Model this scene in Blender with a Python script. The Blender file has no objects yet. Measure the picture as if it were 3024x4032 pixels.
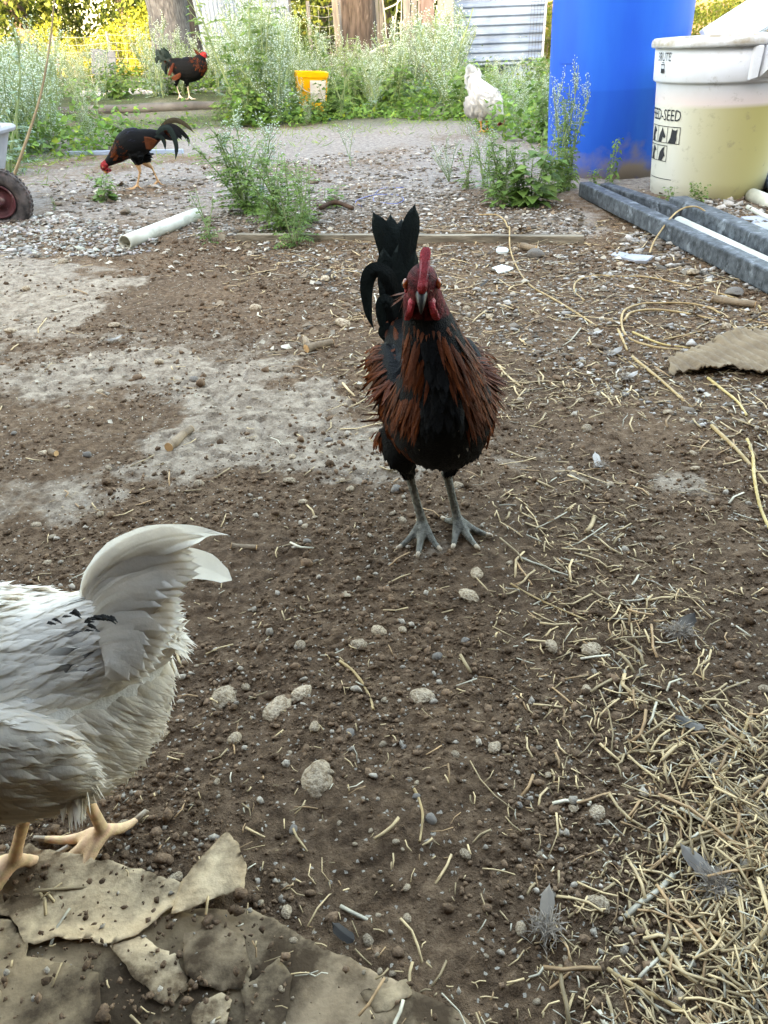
import bpy, bmesh, math, random
import numpy as np
from mathutils import Vector, Matrix

random.seed(7)
RNG = np.random.default_rng(7)
SC = bpy.context.scene
COL = SC.collection
R = math.radians

# ------------------------------------------------------------------ camera
CAM_H, PITCH, ROLL, FPX = 0.74, R(33.0), R(2.2), 2912.0
_F = np.array([0, math.cos(PITCH), -math.sin(PITCH)])
_R0 = np.array([1.0, 0, 0]); _U0 = np.array([0, math.sin(PITCH), math.cos(PITCH)])
_RC = math.cos(ROLL)*_R0 - math.sin(ROLL)*_U0
_UC = math.sin(ROLL)*_R0 + math.cos(ROLL)*_U0
cam_d = bpy.data.cameras.new('camera')
cam = bpy.data.objects.new('camera', cam_d); COL.objects.link(cam)
cam_d.sensor_fit = 'VERTICAL'; cam_d.sensor_height = 36.0; cam_d.sensor_width = 27.0
cam_d.lens = 26.0; cam_d.clip_start = 0.02; cam_d.clip_end = 2000
cam.matrix_world = Matrix(((_RC[0], _UC[0], -_F[0], 0), (_RC[1], _UC[1], -_F[1], 0), (_RC[2], _UC[2], -_F[2], CAM_H), (0, 0, 0, 1)))
SC.camera = cam

# ------------------------------------------------------------------ sky, sun, exposure
SUN_EL, SUN_AZ = R(16.0), R(196.0)      # azimuth clockwise from +Y: the sun stands low behind the added shade roof
world = bpy.data.worlds.new('World'); SC.world = world; world.use_nodes = True
wn = world.node_tree; wn.nodes.clear()
sky = wn.nodes.new('ShaderNodeTexSky'); sky.sky_type = 'NISHITA'; sky.sun_disc = False
sky.sun_elevation = SUN_EL; sky.sun_rotation = SUN_AZ
sky.air_density = 1.0; sky.dust_density = 2.5; sky.ozone_density = 1.0
bg = wn.nodes.new('ShaderNodeBackground'); bg.inputs['Strength'].default_value = 0.15
wo = wn.nodes.new('ShaderNodeOutputWorld')
wn.links.new(sky.outputs[0], bg.inputs[0]); wn.links.new(bg.outputs[0], wo.inputs[0])
sun_d = bpy.data.lights.new('sun', 'SUN'); sun_d.energy = 2.2; sun_d.angle = R(0.5); sun_d.color = (1.0, 0.86, 0.62)
sun = bpy.data.objects.new('sun', sun_d); COL.objects.link(sun)
_sd = Vector((math.sin(SUN_AZ)*math.cos(SUN_EL), math.cos(SUN_AZ)*math.cos(SUN_EL), math.sin(SUN_EL)))
sun.rotation_euler = (-_sd).to_track_quat('-Z', 'Y').to_euler(); sun.location = _sd*40
SC.view_settings.view_transform = 'Standard'; SC.view_settings.look = 'None'
SC.view_settings.gamma = 1.0; SC.view_settings.use_curve_mapping = False
SC.view_settings.exposure = 4.2
try:
    SC.view_settings.use_white_balance = True
    SC.view_settings.white_balance_temperature = 9000
    SC.view_settings.white_balance_tint = 10
except Exception:
    pass
SC.cycles.use_denoising = True
SC.cycles.max_bounces = 7; SC.cycles.diffuse_bounces = 4; SC.cycles.glossy_bounces = 2
SC.cycles.transmission_bounces = 4; SC.cycles.transparent_max_bounces = 6
SC.cycles.caustics_reflective = False; SC.cycles.caustics_refractive = False

# ------------------------------------------------------------------ helpers
def lin(h):
    """sRGB hex or 0-255 triple to linear rgb"""
    if isinstance(h, str):
        h = [int(h[i:i+2], 16) for i in (0, 2, 4)]
    return tuple(((c/255)/12.92 if c/255 <= 0.04045 else (((c/255)+0.055)/1.055)**2.4) for c in h)

def ray(px, py):
    d = FPX*_F + (px-1512)*_RC - (py-2016)*_UC
    return d/np.linalg.norm(d)

def at_z(px, py, z=0.0):
    d = ray(px, py); t = (z-CAM_H)/d[2]
    return np.array([d[0]*t, d[1]*t, z])

def at_y(px, py, Y):
    d = ray(px, py); t = Y/d[1]
    return np.array([d[0]*t, Y, CAM_H+d[2]*t])

def _hash(ix, iy, seed):
    h = (ix.astype(np.int64)*374761393 + iy.astype(np.int64)*668265263 + seed*1442695041) & 0xFFFFFFFF
    h = ((h ^ (h >> 13))*1274126177) & 0xFFFFFFFF
    h = (h ^ (h >> 16)) & 0xFFFFFFFF
    return h/4294967295.0*2-1

def vnoise(x, y, seed=0):
    x = np.asarray(x, float); y = np.asarray(y, float)
    ix = np.floor(x); iy = np.floor(y); fx = x-ix; fy = y-iy
    fx = fx*fx*fx*(fx*(fx*6-15)+10); fy = fy*fy*fy*(fy*(fy*6-15)+10)
    a = _hash(ix, iy, seed); b = _hash(ix+1, iy, seed); c = _hash(ix, iy+1, seed); d = _hash(ix+1, iy+1, seed)
    return (a*(1-fx)+b*fx)*(1-fy) + (c*(1-fx)+d*fx)*fy

def fbm(x, y, seed=0, octv=4, gain=0.5):
    s = 0; a = 1.0; f = 1.0; n = 0
    for k in range(octv):
        s = s + a*vnoise(np.asarray(x)*f+17.3*k, np.asarray(y)*f-9.1*k, seed+k); n += a; a *= gain; f *= 2.03
    return s/n

def link(name, me, mat=None, parent=None):
    o = bpy.data.objects.new(name, me); COL.objects.link(o)
    if mat is not None and me is not None and not me.materials:
        for m in (mat if isinstance(mat, (list, tuple)) else [mat]):
            me.materials.append(m)
    if parent is not None:
        o.parent = parent
    return o

def mesh_np(name, V, F, cols=None, smooth=True, mi=None):
    """V (n,3), F list of faces or (m,k) array; cols per-vertex rgb"""
    me = bpy.data.meshes.new(name)
    V = np.asarray(V, np.float32)
    if isinstance(F, np.ndarray):
        m, k = F.shape
        me.vertices.add(len(V)); me.vertices.foreach_set('co', V.ravel())
        me.loops.add(m*k); me.loops.foreach_set('vertex_index', F.astype(np.int32).ravel())
        me.polygons.add(m); me.polygons.foreach_set('loop_start', np.arange(0, m*k, k, dtype=np.int32))
        me.update(calc_edges=True)
    else:
        me.from_pydata([tuple(v) for v in V], [], [tuple(f) for f in F]); me.update()
    if cols is not None:
        a = me.color_attributes.new('Col', 'FLOAT_COLOR', 'POINT')
        c = np.ones((len(V), 4), np.float32); c[:, :3] = cols
        a.data.foreach_set('color', c.ravel())
    if smooth:
        me.polygons.foreach_set('use_smooth', np.ones(len(me.polygons), bool))
    if mi is not None:
        me.polygons.foreach_set('material_index', np.asarray(mi, np.int32))
    me.validate(); me.update()
    return me

class MB:
    """collects shapes into one mesh"""
    def __init__(s): s.V = []; s.F = []; s.C = []; s.n = 0
    def add(s, V, F, c=None):
        V = np.asarray(V, float)
        s.V.append(V); s.F += [tuple(int(i)+s.n for i in f) for f in F]; s.n += len(V)
        s.C.append(np.tile(np.asarray(c if c is not None else (1, 1, 1), float), (len(V), 1)) if np.ndim(c) < 2 else np.asarray(c))
        return s
    def box(s, x0, x1, y0, y1, z0, z1, M=None, c=None):
        V = np.array([(x, y, z) for z in (z0, z1) for y in (y0, y1) for x in (x0, x1)], float)
        if M is not None: V = V @ M[:3, :3].T + M[:3, 3]
        return s.add(V, [(0, 2, 3, 1), (4, 5, 7, 6), (0, 1, 5, 4), (2, 6, 7, 3), (0, 4, 6, 2), (1, 3, 7, 5)], c)
    def bar(s, p, q, w, h, c=None, up=(0, 0, 1)):
        """box beam from p to q, w wide, h high (centred)"""
        p = np.asarray(p, float); q = np.asarray(q, float); t = q-p; L = np.linalg.norm(t); t = t/L
        up = np.asarray(up, float); l = np.cross(up, t); l /= np.linalg.norm(l); u = np.cross(t, l)
        V = [p+a*l*w/2+b*u*h/2 for a, b in ((-1, -1), (1, -1), (1, 1), (-1, 1))] + [q+a*l*w/2+b*u*h/2 for a, b in ((-1, -1), (1, -1), (1, 1), (-1, 1))]
        return s.add(V, [(3, 2, 1, 0), (4, 5, 6, 7), (0, 1, 5, 4), (1, 2, 6, 5), (2, 3, 7, 6), (3, 0, 4, 7)], c)
    def tube(s, P, r, n=8, cap=True, c=None, flat=1.0):
        P = np.asarray(P, float); m = len(P); r = np.broadcast_to(np.asarray(r, float), (m,))
        T = np.gradient(P, axis=0); T /= np.linalg.norm(T, axis=1)[:, None]+1e-12
        ref = np.array([0, 0, 1.0]) if abs(T[:, 2]).mean() < 0.8 else np.array([1.0, 0, 0])
        V = []; cc = []
        for i in range(m):
            a = np.cross(T[i], ref); a /= np.linalg.norm(a)+1e-12; b = np.cross(a, T[i])
            for k in range(n):
                th = 2*math.pi*k/n
                V.append(P[i]+r[i]*(math.cos(th)*a+flat*math.sin(th)*b))
                if np.ndim(c) == 2: cc.append(c[i])
        F = [(i*n+k, i*n+(k+1) % n, (i+1)*n+(k+1) % n, (i+1)*n+k) for i in range(m-1) for k in range(n)]
        if cap: F += [tuple(range(n))[::-1], tuple(range((m-1)*n, m*n))]
        return s.add(V, F, np.array(cc) if np.ndim(c) == 2 else c)
    def lathe(s, prof, n=32, c=None, center=(0, 0, 0), cap0=False, cap1=False):
        V = []; m = len(prof)
        for (r, z) in prof:
            for k in range(n):
                th = 2*math.pi*k/n; V.append((center[0]+r*math.cos(th), center[1]+r*math.sin(th), center[2]+z))
        F = [(i*n+k, i*n+(k+1) % n, (i+1)*n+(k+1) % n, (i+1)*n+k) for i in range(m-1) for k in range(n)]
        if cap0: F.append(tuple(range(n))[::-1])
        if cap1: F.append(tuple(range((m-1)*n, m*n)))
        return s.add(V, F, c)
    def mesh(s, name, smooth=False, cols=True):
        me = mesh_np(name, np.vstack(s.V), s.F, np.vstack(s.C) if cols else None, smooth)
        return me
    def build(s, name, mat, parent=None, smooth=False, bevel=0.0):
        o = link(name, s.mesh(name, smooth), mat, parent)
        if bevel:
            b = o.modifiers.new('bevel', 'BEVEL'); b.width = bevel; b.segments = 2; b.limit_method = 'ANGLE'
        return o

def empty(name, loc=(0, 0, 0), rz=0.0):
    o = bpy.data.objects.new(name, None); COL.objects.link(o)
    o.location = tuple(float(v) for v in loc); o.rotation_euler = (0, 0, rz); o.empty_display_size = 0.05
    return o

def tag(o, label=None, cat=None, group=None, kind=None):
    if label: o['label'] = label
    if cat: o['category'] = cat
    if group: o['group'] = group
    if kind: o['kind'] = kind
    elif label and cat: o['kind'] = 'thing'
    return o

def copy_tree(o, parent=None):
    c = o.copy(); COL.objects.link(c); c.parent = parent
    for ch in list(o.children):
        copy_tree(ch, c)
    return c

def centre(o):
    """move the origin of a world-built single mesh to its own base, so it reads as an object standing somewhere"""
    me = o.data; n = len(me.vertices); co = np.empty(n*3, np.float32); me.vertices.foreach_get('co', co); co = co.reshape(-1, 3)
    c = np.array([(co[:, 0].min()+co[:, 0].max())/2, (co[:, 1].min()+co[:, 1].max())/2, co[:, 2].min()])
    me.vertices.foreach_set('co', (co-c).ravel()); me.update(); o.location = tuple(float(v) for v in c)
    return o

def nrm(v):
    v = np.asarray(v, float); return v/(np.linalg.norm(v, axis=-1, keepdims=True)+1e-12)

def cr(P, k=5):
    """Catmull-Rom refinement of rows"""
    P = np.asarray(P, float); Q = np.vstack([2*P[0]-P[1], P, 2*P[-1]-P[-2]]); out = []
    for i in range(1, len(Q)-2):
        for t in np.linspace(0, 1, k, endpoint=False):
            a, b, c, d = Q[i-1], Q[i], Q[i+1], Q[i+2]
            out.append(0.5*((2*b)+(-a+c)*t+(2*a-5*b+4*c-d)*t*t+(-a+3*b-3*c+d)*t**3))
    out.append(P[-1]); return np.array(out)

# ------------------------------------------------------------------ materials
def mat(name, c1, c2=None, scale=8.0, rough=0.75, bump=0.0, bscale=None, detail=6.0, attr=False, lo=0.35, hi=0.65, spec=0.3,
        metal=0.0, trans=0.0, coords='Object', stretch=None, c3=None, s3=3.0, t3=(0.55, 0.75), sheen=0.0, coat=0.0, vary=0.0, sss=0.0):
    """noise-mixed principled material; attr multiplies in the vertex colour; c3 = stain colour in larger patches"""
    m = bpy.data.materials.new(name); m.use_nodes = True; nt = m.node_tree; N = nt.nodes; L = nt.links
    b = N['Principled BSDF']; b.inputs['Roughness'].default_value = rough
    b.inputs['Specular IOR Level'].default_value = spec; b.inputs['Metallic'].default_value = metal
    if sheen: b.inputs['Sheen Weight'].default_value = sheen
    if coat: b.inputs['Coat Weight'].default_value = coat
    if sss:
        b.inputs['Subsurface Weight'].default_value = sss; b.inputs['Subsurface Radius'].default_value = (0.02, 0.015, 0.01)
    tc = N.new('ShaderNodeTexCoord'); src = tc.outputs[coords]
    if stretch:
        mp = N.new('ShaderNodeMapping'); mp.inputs['Scale'].default_value = stretch; L.new(src, mp.inputs[0]); src = mp.outputs[0]
    c2 = c2 or c1
    nz = N.new('ShaderNodeTexNoise'); nz.inputs['Scale'].default_value = scale; nz.inputs['Detail'].default_value = detail; L.new(src, nz.inputs['Vector'])
    rp = N.new('ShaderNodeValToRGB'); rp.color_ramp.elements[0].position = lo; rp.color_ramp.elements[1].position = hi
    rp.color_ramp.elements[0].color = (*c1, 1); rp.color_ramp.elements[1].color = (*c2, 1); L.new(nz.outputs[0], rp.inputs[0])
    out = rp.outputs[0]
    if c3:
        n3 = N.new('ShaderNodeTexNoise'); n3.inputs['Scale'].default_value = s3; n3.inputs['Detail'].default_value = 8; n3.inputs['Roughness'].default_value = 0.65; L.new(src, n3.inputs['Vector'])
        r3 = N.new('ShaderNodeMapRange'); r3.inputs[1].default_value = t3[0]; r3.inputs[2].default_value = t3[1]; L.new(n3.outputs[0], r3.inputs[0])
        mx = N.new('ShaderNodeMix'); mx.data_type = 'RGBA'; L.new(r3.outputs[0], mx.inputs[0]); L.new(out, mx.inputs[6]); mx.inputs[7].default_value = (*c3, 1); out = mx.outputs[2]
    if attr:
        at = N.new('ShaderNodeVertexColor'); at.layer_name = 'Col'
        mx = N.new('ShaderNodeMix'); mx.data_type = 'RGBA'; mx.blend_type = 'MULTIPLY'; mx.inputs[0].default_value = 1
        L.new(out, mx.inputs[6]); L.new(at.outputs[0], mx.inputs[7]); out = mx.outputs[2]
    if vary:
        oi = N.new('ShaderNodeObjectInfo'); hs = N.new('ShaderNodeHueSaturation')
        mr = N.new('ShaderNodeMapRange'); mr.inputs[3].default_value = 1-vary; mr.inputs[4].default_value = 1+vary; L.new(oi.outputs['Random'], mr.inputs[0])
        L.new(mr.outputs[0], hs.inputs['Value']); L.new(out, hs.inputs['Color']); out = hs.outputs[0]
    L.new(out, b.inputs['Base Color'])
    if bump:
        nb = N.new('ShaderNodeTexNoise'); nb.inputs['Scale'].default_value = bscale or scale*3; nb.inputs['Detail'].default_value = 8; L.new(src, nb.inputs['Vector'])
        bp = N.new('ShaderNodeBump'); bp.inputs['Strength'].default_value = bump; bp.inputs['Distance'].default_value = 0.01
        L.new(nb.outputs[0], bp.inputs['Height']); L.new(bp.outputs[0], b.inputs['Normal'])
    if trans:
        tr = N.new('ShaderNodeBsdfTranslucent'); L.new(out, tr.inputs[0]); mxs = N.new('ShaderNodeMixShader'); mxs.inputs[0].default_value = trans
        L.new(b.outputs[0], mxs.inputs[1]); L.new(tr.outputs[0], mxs.inputs[2]); L.new(mxs.outputs[0], N['Material Output'].inputs[0])
    return m
# ------------------------------------------------------------------ the ground
def in_poly(x, y, P):
    P = np.asarray(P); x = np.asarray(x); y = np.asarray(y); r = np.zeros(x.shape, bool); j = len(P)-1
    for i in range(len(P)):
        c = ((P[i, 1] > y) != (P[j, 1] > y)) & (x < (P[j, 0]-P[i, 0])*(y-P[i, 1])/(P[j, 1]-P[i, 1]+1e-12)+P[i, 0])
        r ^= c; j = i
    return r

def seg_dist(x, y, P):
    """signed distance to a polygon (negative inside)"""
    P = np.asarray(P, float); d = np.full(np.shape(x), 1e9)
    for i in range(len(P)):
        a = P[i-1]; b = P[i]; e = b-a; t = np.clip(((x-a[0])*e[0]+(y-a[1])*e[1])/(e@e), 0, 1)
        d = np.minimum(d, np.hypot(x-a[0]-t*e[0], y-a[1]-t*e[1]))
    return np.where(in_poly(x, y, P), -d, d)

# pale hard-packed clay showing through the loose dirt (outlines from the photograph, laid on the ground)
_pale_px = [
    [(-300, 1400), (150, 1440), (560, 1400), (700, 1370), (900, 1440), (1080, 1410), (1150, 1470), (1120, 1500), (1260, 1530), (1450, 1620),
     (1620, 1720), (1980, 1710), (1990, 1760), (1850, 1830), (1560, 1850), (1250, 1900), (900, 1880), (640, 1840), (600, 1740), (760, 1640), (480, 1560), (200, 1580), (-300, 1640)],
    [(-300, 1010), (120, 1000), (420, 1060), (560, 1100), (380, 1180), (360, 1280), (560, 1320), (300, 1340), (80, 1370), (-300, 1340)],
    [(1580, 2140), (1760, 2160), (1740, 2240), (1600, 2230)],
    [(2210, 1860), (2370, 1850), (2390, 1900), (2260, 1920)], [(2590, 1870), (2700, 1880), (2680, 1920), (2590, 1915)],
    [(1960, 850), (2300, 830), (2420, 880), (2380, 930), (2050, 930)],
    [(330, 500), (520, 470), (830, 440), (850, 475), (640, 520), (420, 545)],
    [(-200, 1900), (300, 1880), (500, 1960), (200, 2060), (-200, 2060)],
]
_PALE = [np.array([at_z(*p)[:2] for p in poly]) for poly in _pale_px]

def pale_mask(x, y):
    n = fbm(np.asarray(x)*7, np.asarray(y)*7, 31, 5, 0.6)*0.22
    m = np.zeros(np.shape(x))
    for k, P in enumerate(_PALE):
        w = 0.16 if k < 2 else 0.08
        m = np.maximum(m, np.clip(0.5-(seg_dist(x, y, P)+n*(1 if k < 2 else 0.5))/w, 0, 1)*(1.0 if k < 2 else 0.65))
    far = np.clip((np.asarray(y)-2.9)/1.6, 0, 1)*0.85          # soil turns paler and greyer beyond the timber strip
    m = np.maximum(m, 0.42*np.clip(1-np.abs(np.asarray(y)-1.9)/1.0, 0, 1)*np.clip((0.15-np.asarray(x))/0.5, 0, 1))
    m = m*np.clip(1.0+0.9*fbm(np.asarray(x)*4, np.asarray(y)*5, 37, 4, 0.6), 0.15, 1)
    return np.maximum(m, far*np.clip(0.85+fbm(np.asarray(x)*1.5, np.asarray(y)*1.5, 5)*0.8, 0, 1))

def gz0(x, y, p=None):
    x = np.asarray(x, float); y = np.asarray(y, float)
    near = np.clip(1.6-np.asarray(y)/9, 0.15, 1)
    z = 0.012*fbm(x*1.7, y*1.7, 1, 3) + 0.006*fbm(x*7, y*7, 2, 3)*near
    # ledge where the far rooster stands
    z = z + 0.10*np.clip((y-10.2)/0.5, 0, 1)*np.clip((15-y)/3, 0, 1)*np.clip((x+5.5)/1, 0, 1)*np.clip((-0.9-x)/0.8, 0, 1)
    z = z + 0.05*np.clip(np.hypot(x, y)/30-0.6, 0, 20)
    return z

def gz(x, y, p=None):
    """ground height with the crumbly relief"""
    x = np.asarray(x, float); y = np.asarray(y, float)
    p = pale_mask(x, y) if p is None else p
    near = np.clip(1.3-np.asarray(y)/6, 0.0, 1)
    rough = (1-0.72*p)*near
    c = fbm(x*38, y*38, 11, 3)
    z = gz0(x, y) + rough*(0.0055*np.abs(c)*2 - 0.004 + 0.0028*fbm(x*120, y*120, 12, 2)) + 0.005*p*near - 0.011*p*near*np.clip(0.16-np.abs(fbm(x*13, y*17, 19, 3)), 0, 1)/0.16 + 0.005*p*near*fbm(x*42, y*42, 20, 3)
    return z

def G(px, py):
    """photo pixel -> point on the ground"""
    z = 0.0
    for _ in range(4):
        q = at_z(px, py, z); z = float(gz(q[0], q[1]))
    return np.array([q[0], q[1], z])

def graded(a, b, h0, grow, hmax=1e9):
    out = [a]; h = h0
    while out[-1] < b:
        out.append(out[-1]+h); h = min(h*grow, hmax)
    return out
ys = np.array([-60, -30, -12, -5, -2, -0.8, -0.3, 0.0]+graded(0.12, 900, 0.0042, 1.0068)[0:])
# spacing grows with distance
ys = [0.14]
while ys[-1] < 900:
    y = ys[-1]; ys.append(y+max(0.0060, 0.0064*y if y < 6 else 0.03*y*(1+max(0, y-6)*0.1)))
ys = np.array([-80, -30, -12, -5, -2, -0.8, -0.3, -0.05]+ys)
xs = [0.0]
while xs[-1] < 900:
    x = xs[-1]; xs.append(x+(0.0076 if x < 0.75 else min(0.0076+(x-0.75)*0.022, 0.036) if x < 3 else 0.03+(x-3)*0.09))
xs = np.array(sorted([-v for v in xs[1:]]+xs))
XX, YY = np.meshgrid(xs, ys)
PM = pale_mask(XX, YY)
ZZ = gz(XX, YY, PM)
nx, ny = len(xs), len(ys)
idx = np.arange(nx*ny).reshape(ny, nx)
Fg = np.stack([idx[:-1, :-1], idx[:-1, 1:], idx[1:, 1:], idx[1:, :-1]], -1).reshape(-1, 4)
green = np.clip((YY-7.5)/2.5+fbm(XX*0.8, YY*0.8, 77)*0.8, 0, 1)
colg = np.stack([PM, np.clip((XX-0.05-0.15*YY)/0.9+0.3*fbm(XX*3, YY*3, 3), 0, 1)*np.clip(1.5-YY/5, 0, 1), green], -1).reshape(-1, 3)
g_me = mesh_np('ground', np.stack([XX, YY, ZZ], -1).reshape(-1, 3), Fg, colg)

def ground_material():
    m = bpy.data.materials.new('dirt'); m.use_nodes = True; nt = m.node_tree; N = nt.nodes; L = nt.links
    b = N['Principled BSDF']; b.inputs['Roughness'].default_value = 0.92; b.inputs['Specular IOR Level'].default_value = 0.15
    tc = N.new('ShaderNodeTexCoord'); src = tc.outputs['Object']
    def noise(s, d=8, r=0.6):
        n = N.new('ShaderNodeTexNoise'); n.inputs['Scale'].default_value = s; n.inputs['Detail'].default_value = d; n.inputs['Roughness'].default_value = r
        L.new(src, n.inputs['Vector']); return n.outputs[0]
    def ramp(i, stops):
        r = N.new('ShaderNodeValToRGB'); e = r.color_ramp.elements
        e[0].position, e[0].color = stops[0][0], (*stops[0][1], 1); e[1].position, e[1].color = stops[-1][0], (*stops[-1][1], 1)
        for p, c in stops[1:-1]:
            k = e.new(p); k.color = (*c, 1)
        L.new(i, r.inputs[0]); return r.outputs[0]
    def mix(f, a, c, blend='MIX'):
        x = N.new('ShaderNodeMix'); x.data_type = 'RGBA'; x.blend_type = blend
        if isinstance(f, float): x.inputs[0].default_value = f
        else: L.new(f, x.inputs[0])
        L.new(a, x.inputs[6]); L.new(c, x.inputs[7]); return x.outputs[2]
    at = N.new('ShaderNodeVertexColor'); at.layer_name = 'Col'
    sp = N.new('ShaderNodeSeparateColor'); L.new(at.outputs[0], sp.inputs[0])
    dirt = ramp(noise(55, 9, 0.7), [(0.28, (0.050, 0.029, 0.017)), (0.45, (0.126, 0.077, 0.046)), (0.6, (0.200, 0.128, 0.080)), (0.75, (0.33, 0.23, 0.15))])
    big = ramp(noise(2.2, 5), [(0.3, (0.72, 0.70, 0.69)), (0.7, (1.2, 1.17, 1.12))])
    dirt = mix(1.0, dirt, big, 'MULTIPLY')
    pale = ramp(noise(30, 10, 0.72), [(0.30, (0.095, 0.066, 0.045)), (0.43, (0.255, 0.192, 0.138)), (0.56, (0.405, 0.318, 0.236)), (0.78, (0.53, 0.435, 0.338))])
    ma = N.new('ShaderNodeMath'); ma.operation = 'MULTIPLY_ADD'; ma.inputs[1].default_value = 1.5; ma.inputs[2].default_value = -0.75; L.new(noise(17, 9, 0.75), ma.inputs[0])
    mb_ = N.new('ShaderNodeMath'); mb_.operation = 'ADD'; L.new(ma.outputs[0], mb_.inputs[0]); L.new(sp.outputs[0], mb_.inputs[1])
    mr_ = N.new('ShaderNodeMapRange'); mr_.inputs[1].default_value = 0.28; mr_.inputs[2].default_value = 0.66; L.new(mb_.outputs[0], mr_.inputs[0])
    sy = N.new('ShaderNodeSeparateXYZ'); L.new(src, sy.inputs[0]); fr = N.new('ShaderNodeMapRange'); fr.inputs[1].default_value = 2.6; fr.inputs[2].default_value = 4.6; L.new(sy.outputs[1], fr.inputs[0])
    grey = ramp(noise(30, 10, 0.72), [(0.28, (0.075, 0.060, 0.052)), (0.43, (0.195, 0.165, 0.146)), (0.58, (0.295, 0.257, 0.232)), (0.8, (0.39, 0.35, 0.32))])
    pale = mix(fr.outputs[0], pale, grey)
    base = mix(mr_.outputs[0], dirt, pale)
    soil2 = ramp(noise(6, 8), [(0.3, (0.06, 0.05, 0.03)), (0.5, (0.05, 0.07, 0.025)), (0.7, (0.10, 0.10, 0.05))])
    base = mix(sp.outputs[2], base, soil2)
    # pale dust grains and bits
    vo = N.new('ShaderNodeTexVoronoi'); vo.inputs['Scale'].default_value = 330; L.new(src, vo.inputs['Vector'])
    sc2 = N.new('ShaderNodeSeparateColor'); L.new(vo.outputs['Color'], sc2.inputs[0])
    th = N.new('ShaderNodeMath'); th.operation = 'GREATER_THAN'; th.inputs[1].default_value = 0.985; L.new(sc2.outputs[0], th.inputs[0])
    c = N.new('ShaderNodeRGB'); c.outputs[0].default_value = (0.42, 0.36, 0.29, 1)
    base = mix(th.outputs[0], base, c.outputs[0])
    L.new(base, b.inputs['Base Color'])
    bp = N.new('ShaderNodeBump'); bp.inputs['Strength'].default_value = 0.75; bp.inputs['Distance'].default_value = 0.006
    L.new(noise(160, 8, 0.75), bp.inputs['Height'])
    bp2 = N.new('ShaderNodeBump'); bp2.inputs['Strength'].default_value = 0.9; bp2.inputs['Distance'].default_value = 0.02; L.new(noise(38, 6, 0.7), bp2.inputs['Height']); L.new(bp.outputs[0], bp2.inputs['Normal']); L.new(bp2.outputs[0], b.inputs['Normal'])
    return m
M_DIRT = ground_material()
ground = link('ground', g_me, M_DIRT); tag(ground, 'bare brown dirt yard with pale hard-packed clay patches', 'ground', kind='structure')
# ------------------------------------------------------------------ unseen building added behind the camera: its roof shades the yard
M_BARNWOOD = mat('barn_wood', (0.20, 0.15, 0.11), (0.30, 0.24, 0.18), 6, 0.85, 0.3, stretch=(1, 1, 0.15))
M_BARNTIN = mat('barn_tin', (0.42, 0.42, 0.43), (0.5, 0.5, 0.5), 3, 0.5, spec=0.4)
shade_barn = tag(empty('shade_barn', (0, -6, 0)), 'unseen open-fronted timber building added so its tin roof shades the yard', 'shade_barn')
# gable roof: eave over the camera, ridge behind, back wall
mb = MB(); BX = 22
prof = [(0.05, 2.45), (-4.5, 7.9), (-9.5, 2.4)]
V = []
for (y, z) in prof:
    for x in (-BX, BX):
        V += [(x, y+6, z), (x, y+6, z+0.04)]
F = []
for i in range(2):
    a = i*4; c = a+4
    F += [(a, a+2, c+2, c), (a+1, c+1, c+3, a+3), (a, c, c+1, a+1), (a+2, a+3, c+3, c+2)]
F += [(0, 1, 3, 2), (8, 10, 11, 9)]
mb.add(V, F); mb.build('roof', M_BARNTIN, shade_barn)
mb = MB(); mb.box(-BX, BX, -3.4, -3.3, -0.3, 2.45); mb.build('wall', M_BARNWOOD, shade_barn)
for sx in (-1, 1):
    mb = MB(); x = sx*(BX-0.05)
    V = [(x, -3.35, -0.3), (x, 5.2, -0.3), (x, 5.2, 2.7), (x, 1.5, 7.8), (x, -3.35, 2.5)]
    V += [(v[0]+0.06*sx*-1, v[1], v[2]) for v in V]
    mb.add(V, [(0, 1, 2, 3, 4), (9, 8, 7, 6, 5)]+[(i, (i+1) % 5, (i+1) % 5+5, i+5) for i in range(5)]); mb.build('gable_wall', M_BARNWOOD, shade_barn)
for x in (-9, -5.2, -1.9, 1.9, 5.2, 9):
    mb = MB(); mb.box(x-0.07, x+0.07, 5.9, 6.04, -0.3, 2.55); mb.build('post', M_BARNWOOD, shade_barn, bevel=0.008)
# ------------------------------------------------------------------ behind the yard: sheds, posts, fence, trees
def corr_sheet(x0, x1, z0, z1, pitch, amp, horizontal, trap=0.5):
    """one corrugated sheet in the xz plane (y = depth of the ribs)"""
    span = (z1-z0) if horizontal else (x1-x0); n = int(round(span/pitch)); prof = []
    for i in range(n):
        b = i*span/n; p = span/n
        prof += [(b, 0), (b+p*(0.5-trap/2), 0), (b+p*0.5-p*0.02, -amp), (b+p*(0.5+trap/2), -amp), (b+p*0.98, 0)]
    prof.append((span, 0)); V = []; F = []
    for s, y in prof:
        if horizontal: V += [(x0, y, z0+s), (x1, y, z0+s)]
        else: V += [(x0+s, y, z0), (x0+s, y, z1)]
    for i in range(len(prof)-1):
        F.append((2*i, 2*i+1, 2*i+3, 2*i+2))
    return np.array(V), F

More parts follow.
